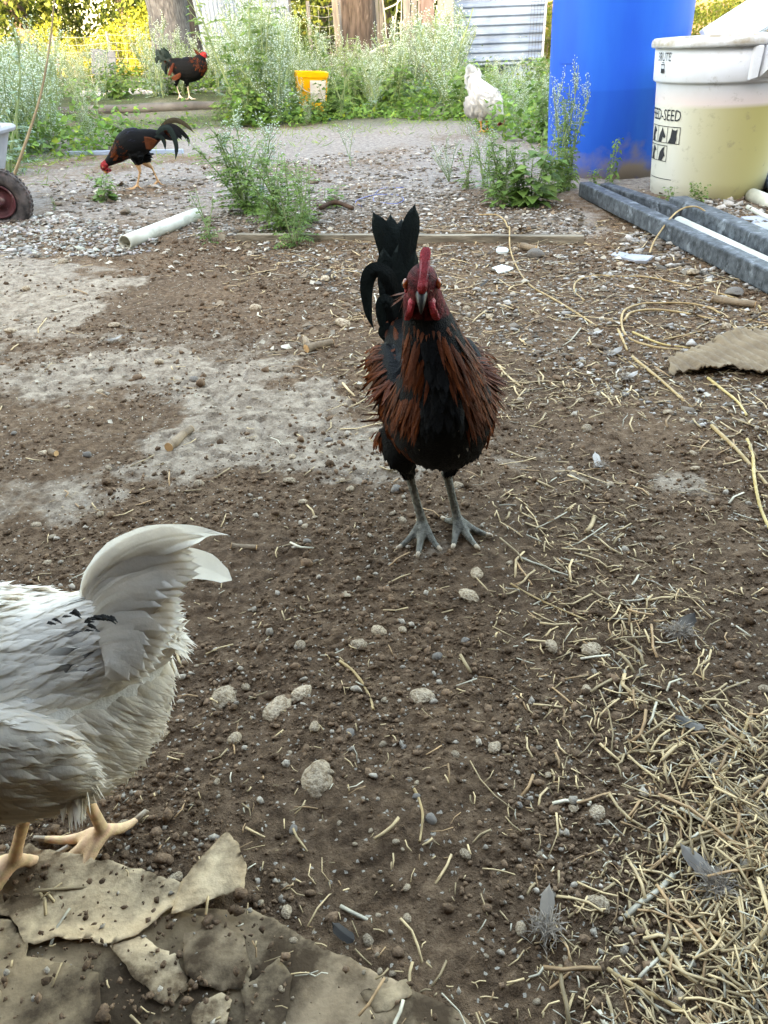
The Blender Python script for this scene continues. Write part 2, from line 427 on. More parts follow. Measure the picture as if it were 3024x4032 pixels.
def tin_shed():
    Y = 13.0; a = at_y(1762, 262, Y); b = at_y(2128, 240, Y); z1 = 2.3; z0 = float(a[2])
    x0, x1 = float(a[0]), float(b[0]); xm = float(at_y(1930, 200, Y)[0])
    root = empty('tin_shed', ((x0+x1)/2, Y, 0)); tag(root, 'small shed of horizontal corrugated tin sheets behind wire mesh', 'shed'); ox = (x0+x1)/2
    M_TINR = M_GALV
    zz = z0
    rows = 2
    for c0, c1, dy in ((x0, xm, 0.0), (xm-0.02, x1, -0.018)):
        for r in range(rows):
            h0 = z0+(z1-z0)*r/rows; h1 = z0+(z1-z0)*(r+1)/rows
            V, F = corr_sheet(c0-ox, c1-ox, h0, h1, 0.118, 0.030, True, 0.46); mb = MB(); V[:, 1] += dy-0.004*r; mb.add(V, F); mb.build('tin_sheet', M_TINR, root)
    a2 = at_y(2005, 250, Y); 
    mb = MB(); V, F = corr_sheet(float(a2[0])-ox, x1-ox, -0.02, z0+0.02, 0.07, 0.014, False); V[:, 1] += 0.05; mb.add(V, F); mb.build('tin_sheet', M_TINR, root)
    mb = MB(); mb.box(x1-ox-0.02, x1-ox+0.05, 0.05, 0.12, -0.1, z1); mb.build('corner_post', M_WHITEB0, root, bevel=0.004)
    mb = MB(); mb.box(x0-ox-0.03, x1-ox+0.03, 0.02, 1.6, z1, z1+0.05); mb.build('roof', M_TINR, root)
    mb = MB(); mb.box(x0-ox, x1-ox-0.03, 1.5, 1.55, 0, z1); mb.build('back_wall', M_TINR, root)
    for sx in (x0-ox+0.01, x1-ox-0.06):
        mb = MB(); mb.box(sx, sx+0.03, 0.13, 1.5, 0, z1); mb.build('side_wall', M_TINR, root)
    # wire mesh stretched in front of the right end
    mx0 = float(at_y(2085, 150, Y-0.12)[0])-ox; mb = MB()
    for i in range(6): xx = mx0+(x1-ox+0.02-mx0)*i/5; mb.tube([(xx, -0.12, 0.0), (xx, -0.12, z1)], 0.0022, 4)
    for k in range(24): zz = 0.05+k*0.098; mb.tube([(mx0, -0.12, zz), (x1-ox+0.02, -0.12, zz)], 0.0022, 4)
    o = mb.build('wire_mesh', M_WIRE0, root); o['kind'] = 'stuff'
M_WHITEB0 = mat('pale_trim', lin('c8ccd0'), lin('d8dcdf'), 6, 0.5); M_WIRE0 = mat('dark_wire', lin('4c4a48'), lin('5e5b57'), 5, 0.5, metal=0.5)
M_GALV = mat('weathered_tin', lin('6b7d96'), lin('8c9eb6'), 2.5, 0.45, 0.05, 30, metal=0.25, c3=lin('857a70'), s3=1.6, t3=(0.56, 0.8), spec=0.5)  # blue in the base colour stands in for sky reflected by the metal
M_PALETIN = mat('pale_tin', lin('8290a6'), lin('99a8bd'), 1.5, 0.5, 0.05, 20, metal=0.1, c3=lin('75818f'), s3=1.2, t3=(0.5, 0.8))  # bluish base again paints the reflected sky
tin_shed()

def tin_wall():
    Y = 16.0; a = at_y(772, 240, Y); b = at_y(1150, 240, Y); x0, x1 = float(a[0]), float(b[0]); n = 3
    root = empty('tin_wall', ((x0+x1)/2, Y, 0)); tag(root, 'pale upright corrugated tin wall behind the flowering weeds', 'wall'); ox = (x0+x1)/2
    for i in range(n):
        c0 = x0+(x1-x0)*i/n; c1 = x0+(x1-x0)*(i+1)/n
        V, F = corr_sheet(c0-ox, c1-ox+0.03, -0.05, 2.4, 0.075, 0.016, False); V[:, 1] += -0.006*i; V[:, 0] += (V[:, 2]-1)*-0.03; mb = MB(); mb.add(V, F); mb.build('tin_sheet', M_PALETIN, root)
    for z in (0.5, 1.9):
        mb = MB(); mb.box(x0-ox, x1-ox, 0.01, 0.06, z, z+0.08); mb.build('rail', M_POST0, root)
    for x in (x0, x1):
        mb = MB(); mb.box(x-ox-0.05, x-ox+0.05, 0.06, 0.16, -0.1, 2.4); mb.build('post', M_POST0, root)
M_POST0 = mat('grey_post', lin('6f6963'), lin('948d84'), 7, 0.9, 0.5, 40, stretch=(3, 3, 0.4))
tin_wall()

def posts():
    MR = mat('reddish_post', lin('75594d'), lin('958580'), 5, 0.8, 0.2, stretch=(3, 3, 0.5))
    ML = mat('pale_log', lin('858079'), lin('a39d94'), 6, 0.9, 0.5, 40, stretch=(3, 3, 0.3))
    Y = 11.6; a = at_y(1617, 200, Y); mb = MB(); mb.box(-0.09, -0.005, -0.05, 0.05, -0.2, 2.5); mb.box(0.0, 0.085, -0.03, 0.06, -0.2, 2.5); o = mb.build('fence_post', M_POST0, bevel=0.006)
    o.location = (float(a[0]), Y, 0); tag(o, 'tall grey double wooden post rising from the weeds', 'post')
    Y = 12.6; a = at_y(1682, 60, Y); mb = MB(); mb.box(-0.10, 0.10, -0.02, 0.02, -0.2, 2.5); mb.box(-0.13, -0.105, -0.03, 0.02, -0.2, 2.5); o = mb.build('fence_post', MR, bevel=0.004); o.location = (float(a[0]), Y, 0); tag(o, 'broad reddish post between the grey posts', 'post')
    Y = 12.5; a = at_y(1752, 60, Y); mb = MB(); zz = np.linspace(-0.2, 2.5, 14); mb.tube([(0.01*math.sin(z*2), 0.008*math.cos(z*3), z) for z in zz], 0.125+0.008*np.sin(zz*5), 14); o = mb.build('log_post', ML, smooth=True); o.location = (float(a[0]), Y, 0); tag(o, 'thick round log post beside the tin shed', 'post')
    Y = 14.0; a = at_y(1338, 120, Y); mb = MB(); mb.box(-0.045, 0.045, -0.03, 0.03, -0.2, 1.22); o = mb.build('fence_post', M_POST0, bevel=0.004); o.location = (float(a[0]), Y, 0); o.rotation_euler = (0, R(-3), 0); tag(o, 'short grey post leaning beside the dark tree trunk', 'post')
    # grey board panel behind the dark trunk
    Y = 17.0; a = at_y(1462, 100, Y); b = at_y(1512, 100, Y); root = empty('plank_screen', ((a[0]+b[0])/2, Y, 0)); tag(root, 'small grey board panel behind the dark tree trunk', 'panel')
    w = (b[0]-a[0]); 
    for i in range(3): mb = MB(); mb.box(-w/2+w*i/3, -w/2+w*(i+1)/3-0.012, 0, 0.03, -0.1, 1.35); mb.build('board', M_POST0, root, bevel=0.004)
posts()

def wire_fence(pa, pb, Y, zt, label, posts=3, nw=7, pitch=0.16):
    a = at_y(*pa, Y); b = at_y(*pb, Y); L = float(b[0]-a[0])
    root = empty('wire_fence', (float(a[0]), Y, 0)); tag(root, label, 'fence')
    for i in range(posts):
        x = L*i/(posts-1); mb = MB(); mb.tube([(x, 0, -0.2), (x, 0, zt+0.06)], 0.03, 8); mb.build('post', M_POST0, root, smooth=True)
    for k in range(nw):
        z = 0.06+(zt-0.06)*k/(nw-1); mb = MB(); mb.tube([(L*u, -0.03, z-0.03*math.sin(u*math.pi*(posts-1))**2) for u in np.linspace(0, 1, 9)], 0.004, 4); mb.build('line_wire', M_WIRE1, root)
    mb = MB()
    for i in range(int(L/pitch)): x = i*pitch; mb.tube([(x, -0.03, 0.05), (x, -0.03, zt)], 0.003, 4)
    o = mb.build('stay_wires', M_WIRE1, root); o['kind'] = 'stuff'
M_WIRE1 = mat('fence_wire', lin('a9a7a0'), lin('c0beb6'), 5, 0.5, metal=0.4)
wire_fence((205, 150), (640, 140), 18.0, 0.86, 'woven wire fence in front of the sunlit bushes')
wire_fence((1215, 60), (1336, 60), 14.2, 1.12, 'woven wire fence between the flowering weeds and the dark trunk', posts=2, nw=9)
# weathered sheet leaning on the fence
a = at_y(408, 240, 17.4); mb = MB(); mb.box(-0.24, 0.24, -0.015, 0.015, -0.25, 0.19); 
for k in range(4): mb.box(-0.24, 0.24, -0.022, -0.016, -0.22+k*0.1, -0.15+k*0.1)
o = mb.build('slatted_panel', mat('blue_grey_board', lin('4a515d'), lin('68707c'), 6, 0.8, c3=lin('6e6a68')), bevel=0.003); o.location = (float(a[0]), 17.4, float(a[2])); o.rotation_euler = (R(-8), R(8), 0); tag(o, 'pale grey slatted panel leaning in front of the wire fence', 'panel')

def board_fence():
    Y = 18.5; x0 = float(at_y(2120, 40, Y)[0]); x1 = float(at_y(3250, 20, Y)[0]); root = empty('plank_fence', ((x0+x1)/2, Y, 0)); tag(root, 'tall brown board fence behind the blue tank', 'fence'); ox = (x0+x1)/2
    MW = mat('fence_board', lin('7d6a52'), lin('a08a6c'), 5, 0.9, 0.3, stretch=(2, 2, 0.3), vary=0.18)
    n = int((x1-x0)/0.15); me = None
    for i in range(n):
        if me is None:
            mb = MB(); mb.box(-0.07, 0.07, 0, 0.022, -0.1, 2.0); o = mb.build('board', MW, root); me = o.data
        else: o = link('board', me, None, root)
        o.location = (x0-ox+0.15*i, 0.004*(i % 2), RNG.uniform(-.03, .03))
    for z in (0.4, 1.6):
        mb = MB(); mb.box(x0-ox, x1-ox, 0.03, 0.07, z, z+0.09); mb.build('rail', MW, root)
board_fence()
a = at_y(2928, 20, 16.5); mb = MB(); mb.lathe([(0, 0), (0.27, 0), (0.285, 0.03), (0.29, 0.3), (0.282, 0.33), (0.29, 0.36), (0.29, 0.6), (0.282, 0.63), (0.29, 0.66), (0.285, 0.88), (0.26, 0.92), (0, 0.92)], 32)
o = mb.build('plastic_drum', mat('faded_blue', lin('2f6fae'), lin('4a86bd'), 4, 0.5), smooth=True); o.location = (float(a[0]), 16.5, float(gz0(a[0], 16.5))); tag(o, 'faded blue drum in front of the board fence', 'drum')

# ---- yellow tub in the weeds
def yellow_tub():
    Y = 9.4; a = at_y(1228, 440, Y); t = at_y(1228, 282, Y); h = float(t[2]); MY = mat('yellow_plastic', lin('d6930e'), lin('eeb01c'), 5, 0.5, c3=lin('c07a10')); ML = mat('white_label', lin('b9b0a8'), lin('cfc6be'), 10, 0.6)
    root = empty('yellow_tub', (float(a[0]), Y, 0)); root.rotation_euler = (R(2), R(3), R(12)); tag(root, 'yellow square plastic tub with a white label in the weeds', 'tub')
    def rr(hx, hy, z, n=32):
        out = []
        for i in range(n):
            c, s = math.cos(2*math.pi*i/n), math.sin(2*math.pi*i/n); k = (abs(c)**7+abs(s)**7)**(-1/7); out.append((hx*k*c, hy*k*s, z))
        return out
    prof = [(0.135, 0.115, 0.0), (0.15, 0.128, 0.02), (0.168, 0.142, h-0.05), (0.176, 0.150, h-0.045), (0.178, 0.152, h), (0.166, 0.140, h-0.004), (0.14, 0.12, 0.03)]
    V = [];
    for p in prof: V += rr(*p)
    n = 32; F = [(k*n+i, k*n+(i+1) % n, (k+1)*n+(i+1) % n, (k+1)*n+i) for k in range(len(prof)-1) for i in range(n)]+[tuple(range(n))[::-1], tuple(range((len(prof)-1)*n, len(prof)*n))]
    mb = MB(); mb.add(V, F); mb.build('tub_shell', MY, root)
    mb = MB(); mb.add([(-0.03, -0.136, 0.12), (0.13, -0.136, 0.12), (0.14, -0.1465, h-0.07), (-0.035, -0.1465, h-0.07)], [(0, 1, 2, 3)]); mb.build('label_sticker', ML, root)
    mb = MB(); mb.tube([(0.178*math.cos(u), -0.152-0.01, h-0.03-0.16*math.sin(u)) for u in np.linspace(0.0, math.pi, 14)], 0.004, 6); mb.build('bail_handle', M_WIRE1, root)
yellow_tub()

# ---- ledge edge, metal strip, hose
a = at_y(330, 428, 10.35); b = at_y(760, 405, 10.25); 
def log_along(name, P, r, m, label, cat):
    C = cr(P, 5); mb = MB(); mb.tube(C, r*(1+0.08*np.sin(np.arange(len(C))*1.7)), 10); o = mb.build(name, m, smooth=True); centre(o); return tag(o, label, cat)
log_along('edging_log', [(-4.1, 10.28, 0.045), (-3.2, 10.22, 0.05), (-2.4, 10.2, 0.055), (-1.75, 10.2, 0.05)], 0.055, mat('grey_log', lin('4a4744'), lin('68645f'), 6, 0.9, 0.4), 'grey log edging the gravel ledge under the standing rooster', 'log')
log_along('edging_log', [(-1.6, 10.5, 0.06), (-1.1, 10.45, 0.06), (-0.7, 10.5, 0.05)], 0.05, mat('grey_log2', lin('56524d'), lin('736e68'), 6, 0.9, 0.4), 'short grey log lying past the end of the ledge', 'log')
a = G(262, 612); b = G(722, 604); mb = MB(); mb.bar(a+[0, 0, 0.015], b+[0, 0, 0.015], 0.03, 0.03); o = mb.build('metal_strip', M_PALETIN, bevel=0.003); centre(o); tag(o, 'pale metal strip on the ground behind the pecking rooster', 'strip')
cu = [G(p, q)+[0, 0, 0.02] for p, q in ((1010, 500), (1060, 475), (1120, 458), (1180, 452), (1250, 470), (1300, 478))]
log_along('garden_hose', cu, 0.014, mat('dark_hose', lin('1c3c46'), lin('2b4d55'), 9, 0.4), 'dark green hose lying in the weeds before the yellow tub', 'hose')
cu = [G(p, q)+[0, 0, 0.004] for p, q in ((1425, 815), (1400, 800), (1420, 785), (1480, 770), (1560, 772), (1590, 788), (1560, 805), (1500, 800), (1470, 790), (1500, 745), (1590, 740))]
log_along('blue_twine', cu, 0.0014, mat('blue_twine', lin('5f6fb0'), lin('7a86c4'), 9, 0.7), 'loose loop of blue twine on the bare soil', 'twine')
cu = [G(1262, 835)+[0, 0, 0.02], G(1320, 822)+[0, 0, 0.03], G(1390, 832)+[0, 0, 0.015]]
log_along('rusty_piece', cu, 0.011, mat('rust', lin('3d2d22'), lin('5a4334'), 12, 0.9, 0.4), 'rusty brown curved scrap beside the leafy weed', 'scrap')

# ------------------------------------------------------------------ leaves, trees
M_LEAF = mat('weed_leaf', lin('4f6d30'), lin('7b9650'), 3, 0.6, attr=True, trans=0.35, spec=0.25)
M_PALELEAF = mat('pale_weed_leaf', lin('7d9683'), lin('9db5a2'), 3, 0.65, attr=True, trans=0.35, spec=0.2)
M_STEM = mat('weed_stem', lin('6f8357'), lin('8d9a6c'), 8, 0.7)
M_DRYSTEM = mat('dry_stem', lin('7a6a52'), lin('96866a'), 8, 0.8)
M_FLOWER = mat('tiny_flower', lin('c0d0c2'), lin('dde8df'), 10, 0.7, trans=0.2)
M_SHADELEAF = mat('shaded_tree_leaf', lin('3c4a22'), lin('5c6a2f'), 0.6, 0.6, attr=True, trans=0.35, spec=0.25)  # shade put into the leaf colour: full sun reaches the far trees
M_SUNLEAF = mat('sunlit_bush_leaf', lin('6f7a30'), lin('94954a'), 0.8, 0.6, attr=True, trans=0.4, spec=0.2)  # bright yellow leaf colour carries painted sunlight

def leaf_batch(P, D, N, L, W, c, bend=0.25):
    """ovate leaves: six vertices each, folded along the midrib"""
    n = len(P); D = nrm(D); N = nrm(N-(N*D).sum(1)[:, None]*D); S = np.cross(N, D); L = np.broadcast_to(L, (n,))[:, None]; W = np.broadcast_to(W, (n,))[:, None]
    V = np.stack([P, P+D*L*0.42+S*W-N*bend*0.15*L+N*W*0.25, P+D*L*0.42-S*W-N*bend*0.15*L+N*W*0.25, P+D*L-N*bend*L, P+D*L*0.45-N*bend*0.2*L], 1).reshape(-1, 3)
    k = (np.arange(n)*5)[:, None, None]; F = (np.array([[0, 1, 4], [0, 4, 2], [1, 3, 4], [4, 3, 2]])[None]+k).reshape(-1, 3)
    return V, F, np.repeat(c, 5, axis=0)

def crown_mesh(name, blobs, nleaf, L, seed, shade=(0.6, 1.25)):
    """leaf clumps spread through blob volumes (centre, radii)"""
    r = np.random.default_rng(seed); P = []; D = []
    vol = np.array([b[1][0]*b[1][1]*b[1][2] for b in blobs])**0.8; cnt = (nleaf*vol/vol.sum()).astype(int)
    C = []
    for (c, rad), n in zip(blobs, cnt):
        k = max(3, n//22); d = nrm(r.normal(size=(k, 3))); rr = r.uniform(0.45, 1.05, (k, 1))
        cl = np.array(c)+d*rr*np.array(rad); own = r.integers(0, k, n)
        p = cl[own]+r.normal(0, 0.13*np.mean(rad)**0.6, (n, 3)); P.append(p); D.append(nrm(d[own]*0.6+r.normal(size=(n, 3))*0.7+[0, 0, -0.35])); C.append(r.uniform(shade[0], shade[1], k)[own])
    P = np.vstack(P); D = np.vstack(D); C = np.concatenate(C)*r.uniform(0.85, 1.15, len(P))
    V, F, c = leaf_batch(P, D, r.normal(size=P.shape)+[0, 0, 1.0], L*r.uniform(0.7, 1.3, len(P)), L*0.34, np.stack([C*r.uniform(0.9, 1.2, len(P)), C, C*0.9], -1))
    return mesh_np(name, V, F, c)

def tree(name, label, loc, trunk, blobs, nleaf, L, bark, leaf, seed, group=None, limbs=()):
    root = empty(name, loc); tag(root, label, 'tree', group)
    P, r = trunk; mb = MB(); C = cr(P, 6); rr = np.interp(np.linspace(0, 1, len(C)), np.linspace(0, 1, len(r)), r)
    mb.tube(C, rr, 18); 
    V = mb.V[0]; V += (nrm(V*[1, 1, 0]+1e-6)*fbm(np.arctan2(V[:, 1], V[:, 0])*2.5, V[:, 2]*1.6, seed)[:, None])*0.05*rr.mean()*4
    mb.build('trunk', bark, root, smooth=True)
    for lp, lr in limbs:
        mb = MB(); C = cr(lp, 5); mb.tube(C, np.linspace(lr[0], lr[1], len(C)), 10); mb.build('limb', bark, root, smooth=True)
    me = crown_mesh('crown', blobs, nleaf, L, seed); o = link('crown', me, leaf, root); o['kind'] = 'stuff'
    return root
M_BARK0 = mat('grey_bark', lin('464648'), lin('6c6c6e'), 14, 0.95, 1.0, 30, stretch=(2.5, 2.5, 0.8), c3=lin('393430'), s3=9)
M_DARKBARK0 = mat('dark_bark', lin('403835'), lin('625853'), 8, 0.95, 1.0, 20, stretch=(2.5, 2.5, 0.5), c3=lin('8a817b'), s3=5, t3=(0.6, 0.75))
# the big grey tree behind the ledge
a = at_y(690, 225, 13.2); b = at_y(655, 0, 13.2); x0 = float(a[0]); lean = float(b[0]-a[0])/(float(b[2]-a[2]))
tree('shade_tree', 'big grey-barked tree trunk behind the standing rooster', (x0, 13.2, 0), ([(0.03, 0, -0.2), (0.02, 0, 0.15), (lean*0.6, 0, 0.8), (lean*1.6, 0, 1.8), (lean*2.6, 0.1, 3.2)], [0.48, 0.37, 0.29, 0.27, 0.22]),
     [((0.8, -0.6, 1.62), (0.55, 0.6, 0.24)), ((1.55, -0.3, 1.62), (0.4, 0.5, 0.2)), ((0, 0, 4.4), (2.2, 2.2, 1.1)), ((-1.5, 0.3, 3.9), (1.4, 1.5, 0.8)), ((1.6, 0, 3.8), (1.4, 1.5, 0.8))], 9000, 0.11, M_BARK0, M_SHADELEAF, 3,
     limbs=[([(lean*1.5, 0, 1.75), (0.5, -0.3, 1.98), (1.0, -0.5, 1.75), (1.6, -0.4, 1.68)], (0.07, 0.015)), ([(lean*2.4, 0, 3.0), (0.8, 0, 3.6), (1.8, 0, 4.0)], (0.12, 0.04)), ([(lean*2.4, 0, 2.8), (-0.9, 0, 3.4), (-1.8, 0, 4.0)], (0.12, 0.04))])
a = at_y(770, 150, 14.5)
tree('shade_tree', 'slimmer dark trunk close behind the big grey tree', (float(a[0])-0.1, 14.5, 0), ([(0, 0, -0.2), (0, 0, 0.8), (-0.06, 0, 1.8), (-0.1, 0, 3.2)], [0.22, 0.17, 0.15, 0.1]), [((0, 0, 3.8), (1.4, 1.4, 0.9))], 2500, 0.11, M_DARKBARK0, M_SHADELEAF, 4)
a = at_y(1408, 180, 15.0)
tree('shade_tree', 'dark forked tree trunk between the fence and the grey posts', (float(a[0]), 15.0, 0), ([(0.05, 0, -0.2), (0.05, 0, 0.3), (0.08, 0, 1.0), (0.05, 0, 2.0), (0.1, 0, 3.4)], [0.36, 0.28, 0.24, 0.22, 0.15]), [((0, 0, 4.2), (2.2, 2.0, 1.2))], 5000, 0.11, M_DARKBARK0, M_SHADELEAF, 5,
     limbs=[([(-0.10, -0.05, -0.1), (-0.19, -0.03, 0.8), (-0.23, 0, 2.0), (-0.5, 0, 3.6)], (0.17, 0.10))])
# thin bare dead branches beside the post
a = at_y(1545, 150, 12.6); mb = MB()
for pts in ([(0, 0, 0.1), (0.03, 0, 0.7), (0.10, 0, 1.15), (0.16, 0, 1.25)], [(0.25, 0, 0.3), (0.20, 0, 0.8), (0.15, 0, 1.24)], [(-0.10, 0, 1.0), (0.05, 0, 1.05), (0.15, 0, 1.12)], [(-0.16, 0, 1.3), (-0.10, 0, 0.9), (-0.08, 0, 0.3)], [(0.02, 0, 0.7), (0.2, 0, 0.72)], [(0.10, 0, 0.3), (0.13, 0, 0.8), (0.14, 0, 1.1)]):
    C = cr(pts, 5); mb.tube(C, np.linspace(0.014, 0.008, len(C)), 6)
o = mb.build('dead_branch', mat('bare_branch', lin('a19a90'), lin('c2bbb0'), 8, 0.9), smooth=True); o.location = (float(a[0]), 12.6, 0); tag(o, 'bare pale dead branches standing beside the grey post', 'branch')
a = at_y(1460, 208, 11.9); b = at_y(1535, 178, 11.9); mb = MB(); mb.tube(cr([a-[0.1, 0, 0.05], a, (a+b)/2+[0, 0, 0.02], b], 4), np.linspace(0.014, 0.022, 13), 8); o = mb.build('dead_branch', mat('pale_branch', lin('b5aea2'), lin('cfc8bc'), 8, 0.9), smooth=True); centre(o); tag(o, 'pale fallen branch lying on the weeds before the dark trunk', 'branch')

# trees beyond the fence
far = [(-13.5, 24, 0), (-10.0, 26, 1), (-6.5, 24.5, 2), (-3.2, 27, 0), (0.4, 24, 1), (4.0, 27, 2), (8.0, 28, 0), (12.5, 27, 1), (17, 29, 2), (-17.5, 28, 1), (22, 30, 0), (-23, 31, 2), (-1.4, 33, 2), (6, 34, 0), (-8, 35, 0), (13, 36, 2), (-14, 36, 1), (-20, 24, 0), (-27, 26, 1), (27, 27, 2), (-33, 30, 0)]
protos = {}
for i, (x, y, k) in enumerate(far):
    lab = ['dense tree coloured shade-dark olive beyond the wire fence', 'olive tree with thick dark trunk beyond the wire fence', 'tall loose leafy tree beyond the yard'][k]
    if k not in protos:
        r = np.random.default_rng(60+k); bl = [((r.uniform(-1.8, 1.8), r.uniform(-1.2, 1.2), z), (r.uniform(1.1, 1.7), r.uniform(1.0, 1.5), r.uniform(0.7, 1.1))) for z in np.linspace(0.9, 5.6, 11)]
        protos[k] = tree('olive_tree', lab, (x, y, 0), ([(0, 0, -0.3), (0.1, 0, 1.0), (-0.2, 0, 2.4), (0, 0, 4.5)], [0.3, 0.24, 0.18, 0.08]), bl, 8500, 0.17, M_DARKBARK0, M_SHADELEAF, 40+k, 'trees beyond the fence')
    else:
        o = copy_tree(protos[k]); o.location = (x, y, 0.0); o['label'] = lab; o.rotation_euler = (0, 0, RNG.uniform(0, 6.28)); s = RNG.uniform(0.85, 1.2); o.scale = (s, s, s)
# sunlit yellow-green bushes beyond the fence and the tank
bp = None
BUSH = [(-7.2, 21.5, 0.7), (-6.2, 22.0, 0.9), (-5.2, 21.6, 0.95), (-4.3, 22.2, 0.85), (-9.0, 22.0, 0.8), (-2.9, 22.6, 0.9), (-8.0, 22.8, 1.0), (-5.6, 23.2, 1.25)]
for x, y, s in BUSH:
    lab = 'sunlit yellow-green bush behind the woven wire fence'
    if bp is None:
        bp = empty('bush', (x, y, 0)); tag(bp, lab, 'bush', 'sunlit bushes'); 
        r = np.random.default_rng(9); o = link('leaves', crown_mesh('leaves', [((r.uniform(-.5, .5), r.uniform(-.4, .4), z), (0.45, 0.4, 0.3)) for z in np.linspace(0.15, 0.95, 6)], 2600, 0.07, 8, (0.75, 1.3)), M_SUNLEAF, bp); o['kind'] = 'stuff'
        mb = MB(); 
        for q in range(5): mb.tube([(0, 0, -0.1), (r.uniform(-.3, .3), r.uniform(-.3, .3), 0.8)], [0.012, 0.005], 5)
        mb.build('stems', M_DRYSTEM, bp)
    else:
        o = copy_tree(bp); o.location = (x, y, 0)
    ob = bp if (x, y, s) == BUSH[0] else o; ob.scale = (s, s, s)
g1 = [(2.95, 14.3, 0.75), (3.25, 15.2, 0.9), (3.6, 14.2, 0.75), (3.1, 16.2, 1.0), (4.2, 14.0, 0.7), (4.9, 14.6, 0.85), (5.6, 14.0, 0.8), (6.3, 14.8, 0.85), (5.2, 16.0, 0.9), (6.9, 15.6, 0.9), (7.6, 14.6, 0.85), (4.1, 16.2, 1.0), (5.9, 12.9, 0.8), (7.0, 13.0, 0.8)]
for x, y, s in g1:
    o = copy_tree(bp); o.location = (x, y, 0); o.scale = (s, s, s); o.rotation_euler = (0, 0, RNG.uniform(0, 6)); o['label'] = 'bright green bush growing before the brown board fence'; o['group'] = 'green bushes before the board fence'
    for ch in o.children:
        if ch.name.startswith('leaves'):
            ch.data = ch.data  # shared leaves
# leafy bough hanging in the sun at the fence
bo = empty('leafy_bough', (-8.4, 21.0, 1.35)); tag(bo, 'sunlit yellow-green bough hanging from above near the fence', 'bough')
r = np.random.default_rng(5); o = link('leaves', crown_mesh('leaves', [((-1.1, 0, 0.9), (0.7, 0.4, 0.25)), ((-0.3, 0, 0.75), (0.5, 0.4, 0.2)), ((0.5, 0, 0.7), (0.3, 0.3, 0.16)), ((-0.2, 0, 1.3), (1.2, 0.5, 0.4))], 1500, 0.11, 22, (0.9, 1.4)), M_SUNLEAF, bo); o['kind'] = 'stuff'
mb = MB(); C = cr([(-2.0, 0, 1.6), (-1.0, 0, 1.2), (0.0, 0, 0.95), (0.7, 0, 0.72)], 5); mb.tube(C, np.linspace(0.04, 0.008, len(C)), 8); mb.tube([(-2.0, 0, 1.6), (-2.6, 0.1, 0.4), (-2.7, 0.1, -1.4)], [0.05, 0.09, 0.12], 10); mb.build('branch', M_DARKBARK0, bo, smooth=True)
# ------------------------------------------------------------------ birds
def loft(secs, lat, n=20, k=5):
    S = cr([list(c)+[w, h] for c, w, h in secs], k); C = S[:, :3]; w = np.maximum(S[:, 3], 1e-3); h = np.maximum(S[:, 4], 1e-3)
    T = nrm(np.gradient(C, axis=0)); lat = nrm(lat); V = []
    for i in range(len(C)):
        l = nrm(lat-(lat@T[i])*T[i]); u = np.cross(l, T[i]) if True else None
        for j in range(n):
            th = 2*math.pi*j/n; V.append(C[i]+w[i]*math.cos(th)*l+h[i]*math.sin(th)*u)
    m = len(C)
    F = [(i*n+j, i*n+(j+1) % n, (i+1)*n+(j+1) % n, (i+1)*n+j) for i in range(m-1) for j in range(n)]
    F += [tuple(range(n))[::-1], tuple(range((m-1)*n, m*n))]
    return np.array(V), F, C, T

def ellipsoid(c, ax, n=16, m=10):
    """ax: 3x3 rows = axis vectors times radii"""
    ax = np.asarray(ax); V = [np.asarray(c)-ax[2]]
    for i in range(1, m):
        ph = -math.pi/2+math.pi*i/m
        for j in range(n):
            th = 2*math.pi*j/n; V.append(np.asarray(c)+math.cos(ph)*(math.cos(th)*ax[0]+math.sin(th)*ax[1])+math.sin(ph)*ax[2])
    V.append(np.asarray(c)+ax[2]); F = [(0, 1+(j+1) % n, 1+j) for j in range(n)]
    for i in range(m-2):
        a = 1+i*n
        F += [(a+j, a+(j+1) % n, a+n+(j+1) % n, a+n+j) for j in range(n)]
    a = 1+(m-2)*n; e = len(V)-1
    F += [(a+j, a+(j+1) % n, e) for j in range(n)]
    return np.array(V), F

def voxel(name, mb, size, smooth=3):
    me = mesh_np(name+'_raw', np.vstack(mb.V), mb.F); o = link(name+'_raw', me)
    r = o.modifiers.new('r', 'REMESH'); r.mode = 'VOXEL'; r.voxel_size = size; r.use_smooth_shade = True
    s = o.modifiers.new('s', 'SMOOTH'); s.factor = 0.5; s.iterations = smooth
    dg = bpy.context.evaluated_depsgraph_get(); dg.update()
    out = bpy.data.meshes.new_from_object(o.evaluated_get(dg)); out.name = name
    bpy.data.objects.remove(o); bpy.data.meshes.remove(me)
    n = len(out.vertices); co = np.empty(n*3, np.float32); no = np.empty(n*3, np.float32)
    out.vertices.foreach_get('co', co); out.vertices.foreach_get('normal', no)
    out.polygons.foreach_set('use_smooth', np.ones(len(out.polygons), bool))
    return out, co.reshape(-1, 3).astype(float), no.reshape(-1, 3).astype(float)

M_WHITESKIN = None
def set_col(me, cols):
    a = me.color_attributes.get('Col') or me.color_attributes.new('Col', 'FLOAT_COLOR', 'POINT')
    c = np.ones((len(me.vertices), 4), np.float32); c[:, :3] = cols; a.data.foreach_set('color', c.ravel())

